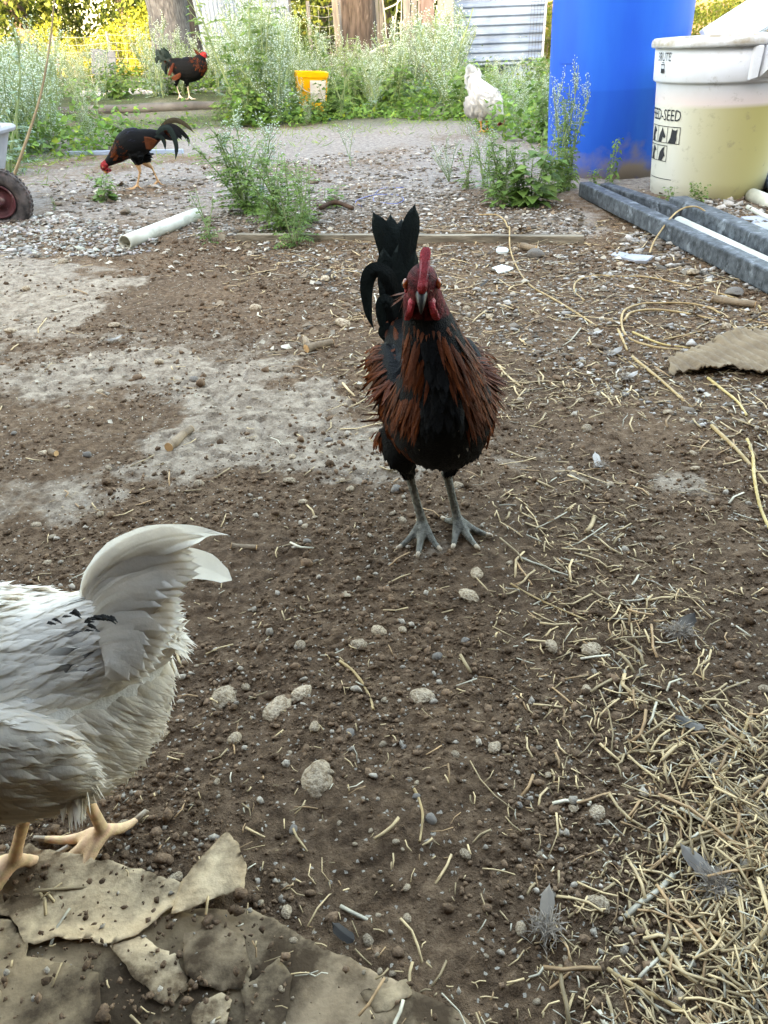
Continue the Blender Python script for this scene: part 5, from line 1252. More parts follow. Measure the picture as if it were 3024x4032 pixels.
# the white board leaning behind the bin
a = at_y(2790, 178, 4.55); b = at_y(3024, 26, 4.75); t = nrm(b-a)
M_WHITEB = mat('white_board', lin('dadfe2'), lin('e8ecee'), 6, 0.5, c3=lin('c5c2c8'))
root = empty('white_board', a); tag(root, 'white painted board slanting up behind the white bin', 'board'); off = np.array(root.location)
mb = MB(); mb.bar(a-off, a+t*1.6-off, 0.17, 0.03, up=(0, -1, 0.4)); mb.build('board_face', M_WHITEB, root, bevel=0.003)
mb = MB(); mb.bar(a-off+np.array([0.06, 0.07, -0.085]), a+t*1.6-off+np.array([0.06, 0.07, -0.085]), 0.03, 0.10, up=(0, -1, 0.4)); mb.build('board_flange', M_WHITEB, root, bevel=0.003)
top = a+t*1.5
mb = MB(); mb.box(top[0]-0.06, top[0]+0.06, top[1]+0.12, top[1]+0.24, -0.1, top[2]+0.3); o = mb.build('fence_post', M_POST, bevel=0.006); centre(o); tag(o, 'grey wooden post holding up the slanting white board', 'post')

# ---- wheelbarrow
def wheelbarrow():
    Yw = 3.95; hub = at_y(12, 826, Yw); rp = 0.146; hub[2] = 0.098
    root = empty('wheelbarrow', (hub[0], hub[1], 0)); off = np.array(root.location); tag(root, 'old wheelbarrow with grey tray and red flat-tyred wheel', 'wheelbarrow')
    h = hub-off
    M_TYRE = mat('dusty_tyre', lin('34302f'), lin('5c5350'), 25, 0.9, 0.3, c3=lin('8a6a66'), s3=9, t3=(0.55, 0.75))
    M_RIMC = mat('rusty_red_rim', lin('3f2022'), lin('5a2d30'), 18, 0.7, 0.2, c3=lin('9a8d80'), s3=12, t3=(0.56, 0.7))
    M_TRAY = mat('grey_tray', lin('82828a'), lin('9b9ba2'), 6, 0.55, 0.1, c3=lin('6e6a68'))
    ax = nrm(np.array([0.18, -1.0, 0.0])); e1 = nrm(np.cross(ax, [0, 0, 1])); e2 = np.array([0, 0, 1.0])
    wheel = empty('wheel', h); wheel.parent = root
    # tyre: carcass squashed flat on the ground
    n, m = 48, 14; V = []; F = []
    for i in range(n):
        a = 2*math.pi*i/n
        for j in range(m):
            b = 2*math.pi*j/m; r = 0.108+0.040*math.cos(b); y = 0.036*math.sin(b)
            q = e1*math.cos(a)*r+e2*math.sin(a)*r+ax*y
            if q[2] < -0.094: y2 = 1.25; q = q*np.array([1, 1, 0])+np.array([0, 0, -0.094-0.02*(1 if math.cos(b) > 0 else 0)*0]); q = q+ax*y*0.3
            V.append(q)
    F = [(i*m+j, ((i+1) % n)*m+j, ((i+1) % n)*m+(j+1) % m, i*m+(j+1) % m) for i in range(n) for j in range(m)]
    mb = MB(); mb.add(V, F); ty = mb.build('tyre', M_TYRE, wheel, smooth=True)
    mb = MB()
    for i in range(44):
        a = 2*math.pi*(i+0.5)/44
        for sg in (-1, 0, 1):
            r = 0.148-0.006*abs(sg); q = e1*math.cos(a)*r+e2*math.sin(a)*r+ax*sg*0.02
            if q[2] < -0.085: continue
            t_ = -e1*math.sin(a)+e2*math.cos(a); mb.bar(q-t_*0.006, q+t_*0.006, 0.016, 0.007, up=nrm(e1*math.cos(a)+e2*math.sin(a)))
    o = mb.build('tread', M_TYRE, wheel); o['kind'] = 'stuff'
    mb = MB(); V = []; ring = [(0.076, -0.030), (0.078, -0.036), (0.070, -0.037), (0.066, -0.028), (0.058, -0.016), (0.028, -0.014), (0.024, -0.034), (0.012, -0.036), (0.0, -0.036)]
    for sg in (1, -1):
        V = []; 
        for r, y in ring:
            for i in range(36):
                a = 2*math.pi*i/36; V.append(e1*math.cos(a)*r+e2*math.sin(a)*r-ax*y*sg)
        F = [(k*36+i, k*36+(i+1) % 36, (k+1)*36+(i+1) % 36, (k+1)*36+i) for k in range(len(ring)-1) for i in range(36)]
        mb.add(V, F)
    mb.build('rim', M_RIMC, wheel, smooth=True)
    for sg in (1, -1):
        mb = MB(); p0 = h+ax*0.052*sg; p1 = h+ax*0.07*sg+np.array([-0.11, 0.02, 0.13]); mb.bar(p0+np.array([0.012, 0, -0.014]), p1, 0.016, 0.03, up=nrm(ax)); mb.build('fork_arm', M_RIMC, root, bevel=0.003)
    mb = MB(); mb.tube([h-ax*0.07, h+ax*0.07], 0.01, 10); mb.build('axle', M_RIMC, root, smooth=True)
    # tray: tapered tub with rolled lip
    lip = at_y(100, 478, Yw+0.50)-off; low = at_y(70, 650, Yw+0.44)-off; lip[1] -= 0.50; low[1] -= 0.44
    n = 40; rings = []
    def rect(cx, cy, hx, hy, z, rad):
        pts = []
        for i in range(n):
            a = 2*math.pi*i/n; c_, s_ = math.cos(a), math.sin(a); p_ = 4.0
            k = (abs(c_)**p_+abs(s_)**p_)**(-1/p_); pts.append((cx+hx*k*c_, cy+hy*k*s_, z))
        return pts
    hx = 0.42; cx = lip[0]-hx; cy = lip[1]+0.22
    prof = [(low[0]-cx-0.02, 0.22, low[2]), (hx-0.035, 0.275, lip[2]-0.03), (hx-0.006, 0.30, lip[2]-0.028), (hx, 0.305, lip[2]-0.012), (hx-0.012, 0.295, lip[2]), (hx-0.045, 0.265, lip[2]-0.010), (low[0]-cx-0.035, 0.205, low[2]+0.02)]
    V = []
    for a_, b_, z in prof: V += rect(cx, cy, a_, b_, z, 0)
    F = [(k*n+i, k*n+(i+1) % n, (k+1)*n+(i+1) % n, (k+1)*n+i) for k in range(len(prof)-1) for i in range(n)]
    F += [tuple(range(n))[::-1], tuple(range((len(prof)-1)*n, len(prof)*n))]
    mb = MB(); mb.add(V, F); mb.build('tray', M_TRAY, root, smooth=False, bevel=0.003)
    for sg in (-1, 1):
        mb = MB(); mb.tube([h+np.array([-0.08, 0.02+0.07*sg, 0.12]), np.array([cx, cy+0.16*sg, low[2]-0.015]), np.array([cx-0.85, cy+0.27*sg, low[2]+0.22])], 0.017, 10); mb.build('handle', M_RIMC, root, smooth=True)
        mb = MB(); mb.tube([np.array([cx-0.1, cy+0.17*sg, low[2]-0.01]), np.array([cx-0.34, cy+0.21*sg, 0.0]), np.array([cx-0.46, cy+0.21*sg, low[2]+0.07])], 0.014, 10); mb.build('leg', M_RIMC, root, smooth=True)
wheelbarrow()
# ------------------------------------------------------------------ dry canes, cardboard, sticks
M_CANE = mat('dry_cane', lin('96794f'), lin('b59a6e'), 30, 0.6, 0.15, 120, c3=lin('7d6242'), s3=25, t3=(0.55, 0.75), coords='Object')
M_CANEY = mat('yellow_cane', lin('a98d55'), lin('c2ab74'), 30, 0.55, 0.15, 120, c3=lin('8f7440'), s3=25, t3=(0.58, 0.75))
def cane(pts, r, label, m=M_CANE, name='dry_cane', cat='cane', lift=None, group='dry canes on the dirt', taper=0.75):
    P = np.array([G(*p) for p in pts]); 
    r = r*0.82; P[:, 2] += r*0.8
    if lift is not None: P[:, 2] += np.array(lift)
    C = cr(P, 6); rr = np.linspace(r, r*taper, len(C))
    k = np.arange(len(C)) % 7 == 3; rr = rr*np.where(k, 1.12, 1.0)
    mb = MB(); mb.tube(C, rr, 8); o = mb.build(name, m, smooth=True); centre(o); tag(o, label, cat, group if cat == 'cane' else None); return o
Zc = lambda pts: [(2100+.557*x, 650+.557*y) for x, y in pts]
cane([(1885, 848), (1950, 850), (1985, 868), (1999, 905), (2004, 935), (2008, 985), (2035, 1055), (2085, 1120), (2190, 1188), (2305, 1262), (2350, 1290)], 0.0042, 'long dry cane bending round under the timber strip', lift=[0, .002, .004, .01, .036, .006, 0, 0, 0, 0, 0])
cane([(2432, 1300), (2455, 1350), (2470, 1385)], 0.0045, 'short stub of cane beside the coiled canes')
cane([(2488, 1408), (2600, 1500), (2720, 1608)], 0.0046, 'straight pale cane running from the coil towards the straw')
cane([(2800, 1682), (2890, 1768), (2960, 1848), (3060, 1965)], 0.0050, 'straight brown cane crossing the yellow cane')
cane([(2940, 1735), (2962, 1800), (2968, 1890), (2995, 2010), (3050, 2130)], 0.0044, 'yellow cane crossed by the brown cane', M_CANEY)
cane([(2300, 1186), (2262, 1150), (2272, 1112), (2340, 1092), (2440, 1090), (2550, 1098), (2680, 1118), (2800, 1150), (2905, 1178)], 0.0038, 'thin cane curling in a wide hook below the beams')
cane(Zc([(1110, 1320), (900, 1298), (720, 1250), (640, 1190), (620, 1110), (650, 1040), (760, 1005), (900, 990), (1100, 990), (1250, 1020), (1320, 1060)]), 0.0044, 'outer cane of the coil beside the torn cardboard', lift=[0, 0, 0, .003, .006, .008, .008, .004, 0, 0, 0])
cane(Zc([(640, 1120), (690, 1066), (850, 1047), (1050, 1060), (1250, 1090), (1370, 1130), (1430, 1170), (1480, 1215)]), 0.0045, 'inner cane of the coil passing under the torn cardboard', lift=[.006, .008, .008, .004, 0, 0, 0, 0])
cane(Zc([(700, 1190), (900, 1270), (1110, 1300)]), 0.0042, 'short cane lying inside the coil', M_CANEY)
cane(Zc([(920, 1250), (1100, 1200), (1300, 1150)]), 0.0032, 'thin brown cane crossing inside the coil')
cane(Zc([(1230, 1520), (1330, 1590), (1440, 1680), (1510, 1770)]), 0.0042, 'yellow cane coming out from under the torn cardboard', M_CANEY)
cane(Zc([(812, 650), (860, 572), (980, 500), (1100, 470), (1200, 475), (1270, 512)]), 0.0046, 'cane arching up over the longest grey beam', lift=[0, .03, .085, .10, .075, .03])
cane(Zc([(1500, 1110), (1570, 1090), (1680, 1055), (1800, 1030)]), 0.0042, 'brown cane leading off beyond the bark piece')
cane(Zc([(1460, 1165), (1560, 1155), (1659, 1140), (1760, 1130)]), 0.0038, 'flat brown cane above the torn cardboard')
cane(Zc([(1590, 1005), (1640, 1040), (1760, 1100)]), 0.0042, 'yellow cane end beside the bark piece', M_CANEY)
cane(Zc([(380, 1262), (520, 1310), (640, 1370), (740, 1440)]), 0.0025, 'thin straw-coloured twig touching the straight pale cane')
cane([(1338, 2605), (1390, 2645), (1432, 2700), (1462, 2765), (1470, 2797)], 0.0024, 'bent pale straw stalk curving over the crumbly soil', M_CANE, taper=0.95)
cane([(1630, 3108), (1650, 3150), (1664, 3210), (1660, 3270), (1652, 3318)], 0.0021, 'gently curved straw stalk standing alone on dark soil', M_CANE)
cane([(2010, 2300), (2080, 2340), (2180, 2390), (2310, 2445)], 0.0020, 'long slim straw stalk above the pair of stones')
cane([(2950, 2830), (2900, 2960), (2840, 3060), (2790, 3160), (2730, 3215)], 0.0034, 'thick pale straw stalk in the deep straw')
cane([(2390, 3820), (2500, 3890), (2640, 3960), (2800, 4060)], 0.0032, 'thick straw stalk lying low beside the heap of straw')

M_STICK = mat('bark_stick', lin('6b5a49'), lin('8c7862'), 25, 0.9, 0.5, 90)
M_CUT = mat('cut_wood', lin('b88c5e'), lin('caa276'), 40, 0.8)
def stick(p0, p1, r, label, side=None):
    a = G(*p0); b = G(*p1); a = a+[0, 0, r*0.85]; b = b+[0, 0, r*0.8]
    root = empty('cut_stick', a-[0, 0, r]); off = np.array(root.location); tag(root, label, 'stick')
    C = cr([a, a*0.66+b*0.34+RNG.normal(0, r*0.15, 3), a*0.33+b*0.67+RNG.normal(0, r*0.15, 3), b], 4)-off
    mb = MB(); mb.tube(C, np.linspace(r, r*0.8, len(C))*(1+RNG.uniform(-.06, .06, len(C))), 12, cap=False); mb.build('bark', M_STICK, root, smooth=True)
    t = nrm(C[0]-C[1])
    mb = MB(); mb.tube([C[0]+t*0.0005, C[0]+t*0.0012], r*0.97, 12); mb.build('cut_end', M_CUT, root)
    mb = MB(); mb.tube([C[-1], C[-1]-t*0.001], r*0.78, 12); mb.build('cut_end', M_CUT, root)
    if side:
        q = G(*side)+[0, 0, r*1.2]-off; mb = MB(); mb.tube([C[1], (C[1]+q)/2+[0, 0, 0.004], q], [r*0.8, r*0.7, r*0.6], 10); mb.build('side_stub', M_STICK, root, smooth=True)
    return root
stick((1208, 1385), (1308, 1360), 0.0125, 'cut stick with a side stub lying on the brown soil', side=(1202, 1352))
stick((668, 1775), (755, 1705), 0.0105, 'short cut stick with pale end on the clay patch')
stick((2805, 1190), (2970, 1212), 0.013, 'dark piece of bark wood beside the curled canes')
stick((2050, 985), (2110, 990), 0.014, 'stubby brown stick end below the timber strip')
stick((915, 2160), (1010, 2165), 0.006, 'thin dark twig on bare soil behind the white tail')
stick((200, 1790), (225, 1800), 0.008, 'tiny brown stick stub on the clay patch')
stick((1670, 912), (1930, 922), 0.007, 'dark twig lying just behind the timber strip')

M_CARD = mat('cardboard', lin('6f5d49'), lin('88765f'), 9, 0.95, 0.3, 60, c3=lin('6d5a45'), s3=7, t3=(0.5, 0.75))
M_PAPER = mat('weathered_paper', lin('c4a682'), lin('d6bd9a'), 12, 0.95, 0.35, 70, c3=lin('5f4c38'), s3=8, t3=(0.44, 0.60))
M_PAPER2 = mat('brown_paper', lin('8a735a'), lin('9d876c'), 10, 0.95, 0.35, 60, c3=lin('463626'), s3=9, t3=(0.44, 0.60))
M_PAPER3 = mat('grey_paper', lin('937c60'), lin('a79072'), 10, 0.95, 0.35, 60, c3=lin('453627'), s3=7, t3=(0.42, 0.58))
def torn_sheet(name, poly, z_off, step, m, label, cat, zfun=None, th=0.0009, ragged=0.003, seed=0, parent=None, corr=None, rag_s=60):
    P = np.array([at_z(*p)[:2] for p in poly]); x0, y0 = P.min(0)-0.02; x1, y1 = P.max(0)+0.02
    xs_ = np.arange(x0, x1, step); ys_ = np.arange(y0, y1, step); X, Y = np.meshgrid(xs_, ys_)
    sd = seg_dist(X, Y, P)+ragged*fbm(X*rag_s, Y*rag_s, 50+seed, 3)
    inside = sd < 0
    # snap the boundary row to the outline so the edge is cut clean, not stepped
    gy, gx = np.gradient(sd, step); g2 = gx*gx+gy*gy+1e-9
    near = (np.abs(sd) < step*0.75)
    Xs = np.where(near, X-sd*gx/g2, X); Ys = np.where(near, Y-sd*gy/g2, Y)
    keepv = inside | near
    cell = keepv[:-1, :-1] & keepv[:-1, 1:] & keepv[1:, :-1] & keepv[1:, 1:]
    id_ = np.arange(X.size).reshape(X.shape)
    F = np.stack([id_[:-1, :-1], id_[:-1, 1:], id_[1:, 1:], id_[1:, :-1]], -1)[cell]
    Z = gz0(Xs, Ys)+z_off+0.004*fbm(Xs*9, Ys*9, 70+seed, 3)+0.0012*fbm(Xs*45, Ys*45, 71+seed, 2)+0.010*np.minimum(np.abs(fbm(Xs*7, Ys*7, 80+seed, 3)), 0.25)+0.0035*np.minimum(np.abs(fbm(Xs*22, Ys*22, 81+seed, 2)), 0.3)
    if corr is not None:
        ang, pitch, amp = corr; Z = Z+amp*np.sin((Xs*math.cos(ang)+Ys*math.sin(ang))*2*math.pi/pitch)
    if zfun is not None: Z = Z+zfun(Xs, Ys, -sd)
    use = np.unique(F); rm = -np.ones(X.size, int); rm[use] = np.arange(len(use))
    V = np.stack([Xs, Ys, Z], -1).reshape(-1, 3)[use]
    me = mesh_np(name, V, rm[F])
    o = link(name, me, m, parent); s_ = o.modifiers.new('t', 'SOLIDIFY'); s_.thickness = th; s_.offset = 1
    if label: centre(o); tag(o, label, cat)
    return o
# torn corrugated piece on the right
torn_sheet('torn_cardboard', [(2625, 1445), (2652, 1408), (2705, 1396), (2725, 1376), (2790, 1362), (2858, 1342), (2935, 1334), (3120, 1316), (3120, 1500), (2992, 1497), (2905, 1478), (2882, 1462), (2838, 1490), (2790, 1488), (2742, 1472), (2702, 1468), (2640, 1478)], 0.010, 0.006, M_CARD,
           'torn piece of brown corrugated cardboard beside the coiled canes', 'cardboard', corr=(R(12), 0.030, 0.0042), zfun=lambda x, y, d: 0.012*np.clip(1-d/0.05, 0, 1)*np.clip(fbm(x*12, y*12, 5)*2, -0.4, 1)+0.01*np.clip(fbm(x*5, y*5, 9), 0, 1), th=0.003, ragged=0.012)
# layered sheet at the foot of the white bird
card = empty('torn_sheet', G(450, 3750)); tag(card, 'dirty torn layered cardboard sheet at the feet of the white chicken', 'cardboard')
_co = np.array(card.location)
def card_layer(nm, poly, z, m, seed, **kw):
    o = torn_sheet(nm, poly, z-0.002, 0.0042, m, None, None, seed=seed, **kw)
    me = o.data; n = len(me.vertices); c_ = np.empty(n*3, np.float32); me.vertices.foreach_get('co', c_); me.vertices.foreach_set('co', (c_.reshape(-1, 3)-_co.astype(np.float32)).ravel()); me.update(); o.parent = card; return o
card_layer('bottom_layer', [(-500, 3470), (640, 3600), (990, 3590), (1480, 3825), (1760, 3960), (2050, 4160), (2050, 4500), (-500, 4500)], 0.004, M_PAPER2, 1, ragged=0.004)
card_layer('middle_layer', [(-500, 3420), (500, 3560), (840, 3640), (960, 3700), (1000, 3830), (960, 3920), (1080, 3960), (1130, 4060), (1100, 4500), (-500, 4500)], 0.008, M_PAPER3, 2, ragged=0.003)
card_layer('top_layer', [(-500, 3420), (30, 3385), (110, 3358), (330, 3398), (560, 3462), (738, 3508), (700, 3600), (560, 3720), (430, 3742), (250, 3735), (130, 3752), (60, 3640), (-500, 3560)], 0.013, M_PAPER, 3, ragged=0.004, zfun=lambda x, y, d: 0.004*np.clip(1-d/0.02, 0, 1))
card_layer('turned_flap', [(738, 3508), (820, 3420), (905, 3338), (950, 3385), (986, 3460), (975, 3545), (900, 3580), (690, 3642), (700, 3590)], 0.018, M_PAPER, 4, ragged=0.003, zfun=lambda x, y, d: 0.012*np.clip(fbm(x*9, y*9, 3), -.5, 1)+0.006)
card_layer('peeled_strip', [(440, 3752), (560, 3722), (700, 3780), (760, 3900), (660, 4000), (560, 3900)], 0.0145, M_PAPER, 5, ragged=0.004)
card_layer('peeled_strip', [(740, 3700), (860, 3660), (960, 3720), (985, 3820), (950, 3900), (880, 3910), (800, 3900), (740, 3860), (730, 3760)], 0.0125, M_PAPER2, 6, ragged=0.003, zfun=lambda x, y, d: 0.006*np.clip(d/0.03, 0, 1))
card_layer('peeled_strip', [(960, 3900), (1100, 3780), (1160, 3860), (1120, 4060), (960, 4060)], 0.0115, M_PAPER3, 7, ragged=0.003)
card_layer('peeled_strip', [(780, 3970), (880, 3930), (930, 3950), (900, 4060), (760, 4060)], 0.016, M_PAPER, 8, ragged=0.004)
card_layer('peeled_strip', [(1420, 3930), (1600, 3870), (1640, 3930), (1480, 4010)], 0.010, M_PAPER3, 9, ragged=0.004)
card_layer('peeled_strip', [(-400, 3610), (60, 3660), (130, 3752), (130, 3800), (400, 3870), (430, 4060), (-400, 4400)], 0.0165, M_PAPER3, 10, ragged=0.003)
# ------------------------------------------------------------------ loose soil, gravel, stones, straw, leaf litter
_t = (1+5**0.5)/2
_ICO = nrm(np.array([(-1, _t, 0), (1, _t, 0), (-1, -_t, 0), (1, -_t, 0), (0, -1, _t), (0, 1, _t), (0, -1, -_t), (0, 1, -_t), (_t, 0, -1), (_t, 0, 1), (-_t, 0, -1), (-_t, 0, 1)]))
_ICF = np.array([(0, 11, 5), (0, 5, 1), (0, 1, 7), (0, 7, 10), (0, 10, 11), (1, 5, 9), (5, 11, 4), (11, 10, 2), (10, 7, 6), (7, 1, 8), (3, 9, 4), (3, 4, 2), (3, 2, 6), (3, 6, 8), (3, 8, 9), (4, 9, 5), (2, 4, 11), (6, 2, 10), (8, 6, 7), (9, 8, 1)])
def rot_rand(n):
    q = nrm(RNG.normal(size=(n, 4))); w, x, y, z = q.T
    return np.stack([np.stack([1-2*(y*y+z*z), 2*(x*y-z*w), 2*(x*z+y*w)], -1), np.stack([2*(x*y+z*w), 1-2*(x*x+z*z), 2*(y*z-x*w)], -1), np.stack([2*(x*z-y*w), 2*(y*z+x*w), 1-2*(x*x+y*y)], -1)], 1)
def lumps_mesh(name, P, S, flat, cols, jitter=0.40):
    n = len(P)
    V = _ICO[None]*(1+RNG.uniform(-jitter, jitter, (n, 12, 1))); V = V*RNG.uniform(0.5, 1.3, (n, 1, 3))
    V = np.einsum('nij,nkj->nki', rot_rand(n), V); V[:, :, 2] *= flat; V = V*S[:, None, None]+P[:, None, :]
    F = (_ICF[None]+(np.arange(n)*12)[:, None, None]).reshape(-1, 3)
    return mesh_np(name, V.reshape(-1, 3), F, np.repeat(cols, 12, axis=0), smooth=False)
def grains_mesh(name, P, S, flat, cols):
    n_ = len(P); V8 = np.array([(1, 0, 0), (-1, 0, 0), (0, 1, 0), (0, -1, 0), (0, 0, 1), (0, 0, -1)], float)[None]*(1+RNG.uniform(-0.45, 0.45, (n_, 6, 1)))*RNG.uniform(0.55, 1.4, (n_, 1, 3))
    V8 = np.einsum('nij,nkj->nki', rot_rand(n_), V8); V8[:, :, 2] *= flat; V8 = V8*S[:, None, None]+P[:, None, :]
    F8 = (np.array([(0, 2, 4), (2, 1, 4), (1, 3, 4), (3, 0, 4), (2, 0, 5), (1, 2, 5), (3, 1, 5), (0, 3, 5)])[None]+(np.arange(n_)*6)[:, None, None]).reshape(-1, 3)
    return mesh_np(name, V8.reshape(-1, 3), F8, np.repeat(cols, 6, axis=0), smooth=False)
def scatter(n, y0, y1, power=1.0, half=0.62, extra=0.25):
    u = RNG.uniform(0, 1, n); y = y0*(y1/y0)**u if power == 1 else (y0**power+u*(y1**power-y0**power))**(1/power)
    x = RNG.uniform(-1, 1, n)*(half*y+extra); return x, y
M_CLOD = mat('soil_clod', (0.75, 0.75, 0.75), (1.2, 1.2, 1.2), 300, 0.95, 0.3, 500, attr=True, spec=0.1)
def earth_cols(n, lo=0.6, hi=1.5, pale=0.12):
    k = RNG.uniform(lo, hi, n)[:, None]; c = np.array([[0.140, 0.088, 0.055]])*k
    m = RNG.uniform(size=n) < pale; c[m] = np.array([[0.34, 0.285, 0.225]])*RNG.uniform(0.7, 1.25, (m.sum(), 1)); return c
# cardboard area lifts what lies on it
_CARDP = np.array([at_z(*p)[:2] for p in [(-500, 3400), (110, 3358), (738, 3508), (905, 3338), (986, 3460), (975, 3560), (1480, 3825), (1760, 3960), (2050, 4160), (2050, 4500), (-500, 4500)]])
def on_card(x, y): return in_poly(x, y, _CARDP)
N = 100000
x, y = scatter(N, 0.22, 3.4, 1.0, 0.72, 0.34)
pm = pale_mask(x, y); oc = on_card(x, y)
keep = (RNG.uniform(size=N) > pm*0.74) & ~(oc & (RNG.uniform(size=N) < 0.72))
clump = fbm(x*4, y*4, 91, 3); keep &= RNG.uniform(size=N) < np.clip(0.60+clump*1.5, 0.06, 1)
x, y, oc = x[keep], y[keep], oc[keep]
S = np.exp(RNG.normal(math.log(0.0017), 0.52, len(x)))*(0.8+0.5*y); S = np.minimum(S, 0.0055+0.003*y)
P = np.stack([x, y, gz(x, y)+S*0.25+np.where(oc, 0.017, 0)], -1)
bigc = S > 0.0027; ec = earth_cols(len(x), pale=0.11); n_ = int((~bigc).sum())
o = link('soil_grains', grains_mesh('soil_grains', P[~bigc], S[~bigc]*1.15, 0.75, ec[~bigc]), M_CLOD); tag(o, 'fine grains of loose brown soil over the near yard', 'soil', kind='stuff')
o = link('soil_crumbs', lumps_mesh('soil_crumbs', P[bigc], S[bigc], 0.75, ec[bigc]), M_CLOD); tag(o, 'loose crumbs of brown soil covering the near yard', 'soil', kind='stuff')
# gravel and litter further back
def gravel_zone(poly, n, s, flat, cols, name, label, m):
    P = np.array([at_z(*p)[:2] for p in poly]); lo = P.min(0); hi = P.max(0); q = RNG.uniform(lo, hi, (n*4, 2)); q = q[in_poly(q[:, 0], q[:, 1], P)][:n]
    S = np.exp(RNG.normal(math.log(s), 0.45, len(q))); Pz = np.column_stack([q, gz(q[:, 0], q[:, 1])+S*0.2])
    o = link(name, grains_mesh(name, Pz, S*1.15, flat, cols(len(q))), m); return tag(o, label, 'gravel', kind='stuff')
M_GRAVEL = mat('gravel_stone', (0.8, 0.8, 0.8), (1.1, 1.1, 1.1), 90, 0.85, 0.2, 200, attr=True)
pale_c = lambda n: np.array([[0.42, 0.385, 0.345]])*RNG.uniform(0.45, 1.3, (n, 1))*RNG.uniform(0.94, 1.06, (n, 3))
mix_c = lambda n: np.where(RNG.uniform(size=(n, 1)) < 0.45, np.array([[0.38, 0.34, 0.30]])*RNG.uniform(0.6, 1.3, (n, 1)), np.array([[0.15, 0.115, 0.085]])*RNG.uniform(0.5, 1.5, (n, 1)))
gravel_zone([(-400, 870), (200, 850), (450, 880), (640, 900), (600, 985), (420, 1010), (250, 1000), (-400, 1080)], 3000, 0.0075, 0.5, lambda n: np.where(RNG.uniform(size=(n, 1)) < 0.62, pale_c(n), mix_c(n)), 'gravel', 'pale broken gravel beside the wheelbarrow wheel', M_GRAVEL)
gravel_zone([(700, 860), (1500, 740), (2250, 800), (2350, 900), (2300, 935), (930, 930), (700, 950)], 6500, 0.0058, 0.35, mix_c, 'gravel', 'mixed grit and chips behind the timber strip', M_GRAVEL)
gravel_zone([(950, 960), (2300, 970), (2900, 1180), (3100, 1350), (3100, 1800), (2500, 1600), (1950, 1350), (1300, 1150)], 5200, 0.0045, 0.4, mix_c, 'gravel', 'scattered grit between the timber strip and the canes', M_GRAVEL)
gravel_zone([(2400, 1000), (3100, 1180), (3100, 760), (2900, 740), (2560, 810)], 1500, 0.010, 0.5, mix_c, 'gravel', 'dark rubbly soil around the grey beams', M_GRAVEL)
gravel_zone([(300, 415), (900, 385), (940, 372), (560, 360), (330, 385)], 1500, 0.028, 0.5, lambda n: np.array([[0.50, 0.47, 0.45]])*RNG.uniform(0.6, 1.3, (n, 1)), 'gravel', 'pale gravel on the ledge under the standing rooster', M_GRAVEL)
gravel_zone([(200, 720), (1800, 560), (1900, 780), (1300, 800), (600, 880), (200, 850)], 2600, 0.008, 0.45, mix_c, 'gravel', 'fine grit on the trodden soil past the pipe', M_GRAVEL)

def straw_density(x, y):
    r = np.clip((x-(0.10+0.03*y))/0.22, 0, 1)*np.clip(1.15-y*0.22, 0.35, 1)
    deep = np.clip((x-0.22)/0.15, 0, 1)*np.clip((0.85-y)/0.3, 0, 1)*1.1
    mid = np.clip((y-1.15)/0.5, 0, 1)*np.clip((x+0.35*(y-0.9))/0.4, 0, 1)*0.72
    return np.clip(np.maximum(np.maximum(r*0.50, mid), deep)*(0.62+1.1*fbm(x*3.6, y*3.6, 44, 4))+0.03, 0, 1)
# ---- single stones
M_STONE = mat('field_stone', lin('a08c74'), lin('bba890'), 5, 0.9, 0.6, 7, c3=lin('7a6650'), s3=3, t3=(0.45, 0.62), vary=0.22)
M_STONEG = mat('grey_stone', lin('706860'), lin('8b8278'), 30, 0.9, 0.5, 90, c3=lin('5b5550'), s3=14, t3=(0.5, 0.7), vary=0.2)
def stone_mesh(seed, flat, ang):
    bm = bmesh.new(); bmesh.ops.create_icosphere(bm, subdivisions=3 if ang < 0.5 else 2, radius=1.0); r = np.random.default_rng(seed); o1 = r.uniform(0, 50, 3)
    pl = nrm(r.normal(size=(7, 3))); dd = r.uniform(0.55, 0.9, 7)
    for v in bm.verts:
        p = np.array(v.co); 
        if ang > 0:
            for a_, d_ in zip(pl, dd):
                t = p@a_
                if t > d_: p = p-a_*(t-d_)*ang
        p = p*(1+0.20*float(fbm(p[0]*1.6+o1[0], p[1]*1.6+p[2]*1.3+o1[1], seed, 4))); v.co = Vector((p[0]*1.15, p[1]*0.9, p[2]*flat))
    me = bpy.data.meshes.new('stone'); bm.to_mesh(me); bm.free(); me.polygons.foreach_set('use_smooth', np.full(len(me.polygons), ang < 0.75)); me.update(); return me
SM = [stone_mesh(100+i, [0.6, 0.75, 0.5, 0.8, 0.55, 0.7, 0.45, 0.65][i], [0.9, 0.2, 0.95, 0.15, 0.7, 0.85, 0.4, 0.9][i]) for i in range(8)]
for me in SM: me.materials.append(M_STONE)
SMG = [m.copy() for m in SM[:4]]
for me in SMG: me.materials.clear(); me.materials.append(M_STONEG)
def stone(px, py, w, k, label, group=None, grey=False, sink=0.30, rz=None, stretch=1.0):
    g = G(px, py); d = g[1]*math.cos(PITCH)+CAM_H*math.sin(PITCH); s = w*d/FPX/2
    o = link('stone', (SMG if grey else SM)[k % (4 if grey else 8)]); o.location = (g[0], g[1], g[2]+s*(0.6-sink)*0.8+(0.012 if on_card(g[0], g[1]) else 0)); o.scale = (s*stretch, s, s)
    o.rotation_euler = (RNG.uniform(-.2, .2), RNG.uniform(-.2, .2), RNG.uniform(0, 6.28) if rz is None else rz); return tag(o, label, 'stone', group)
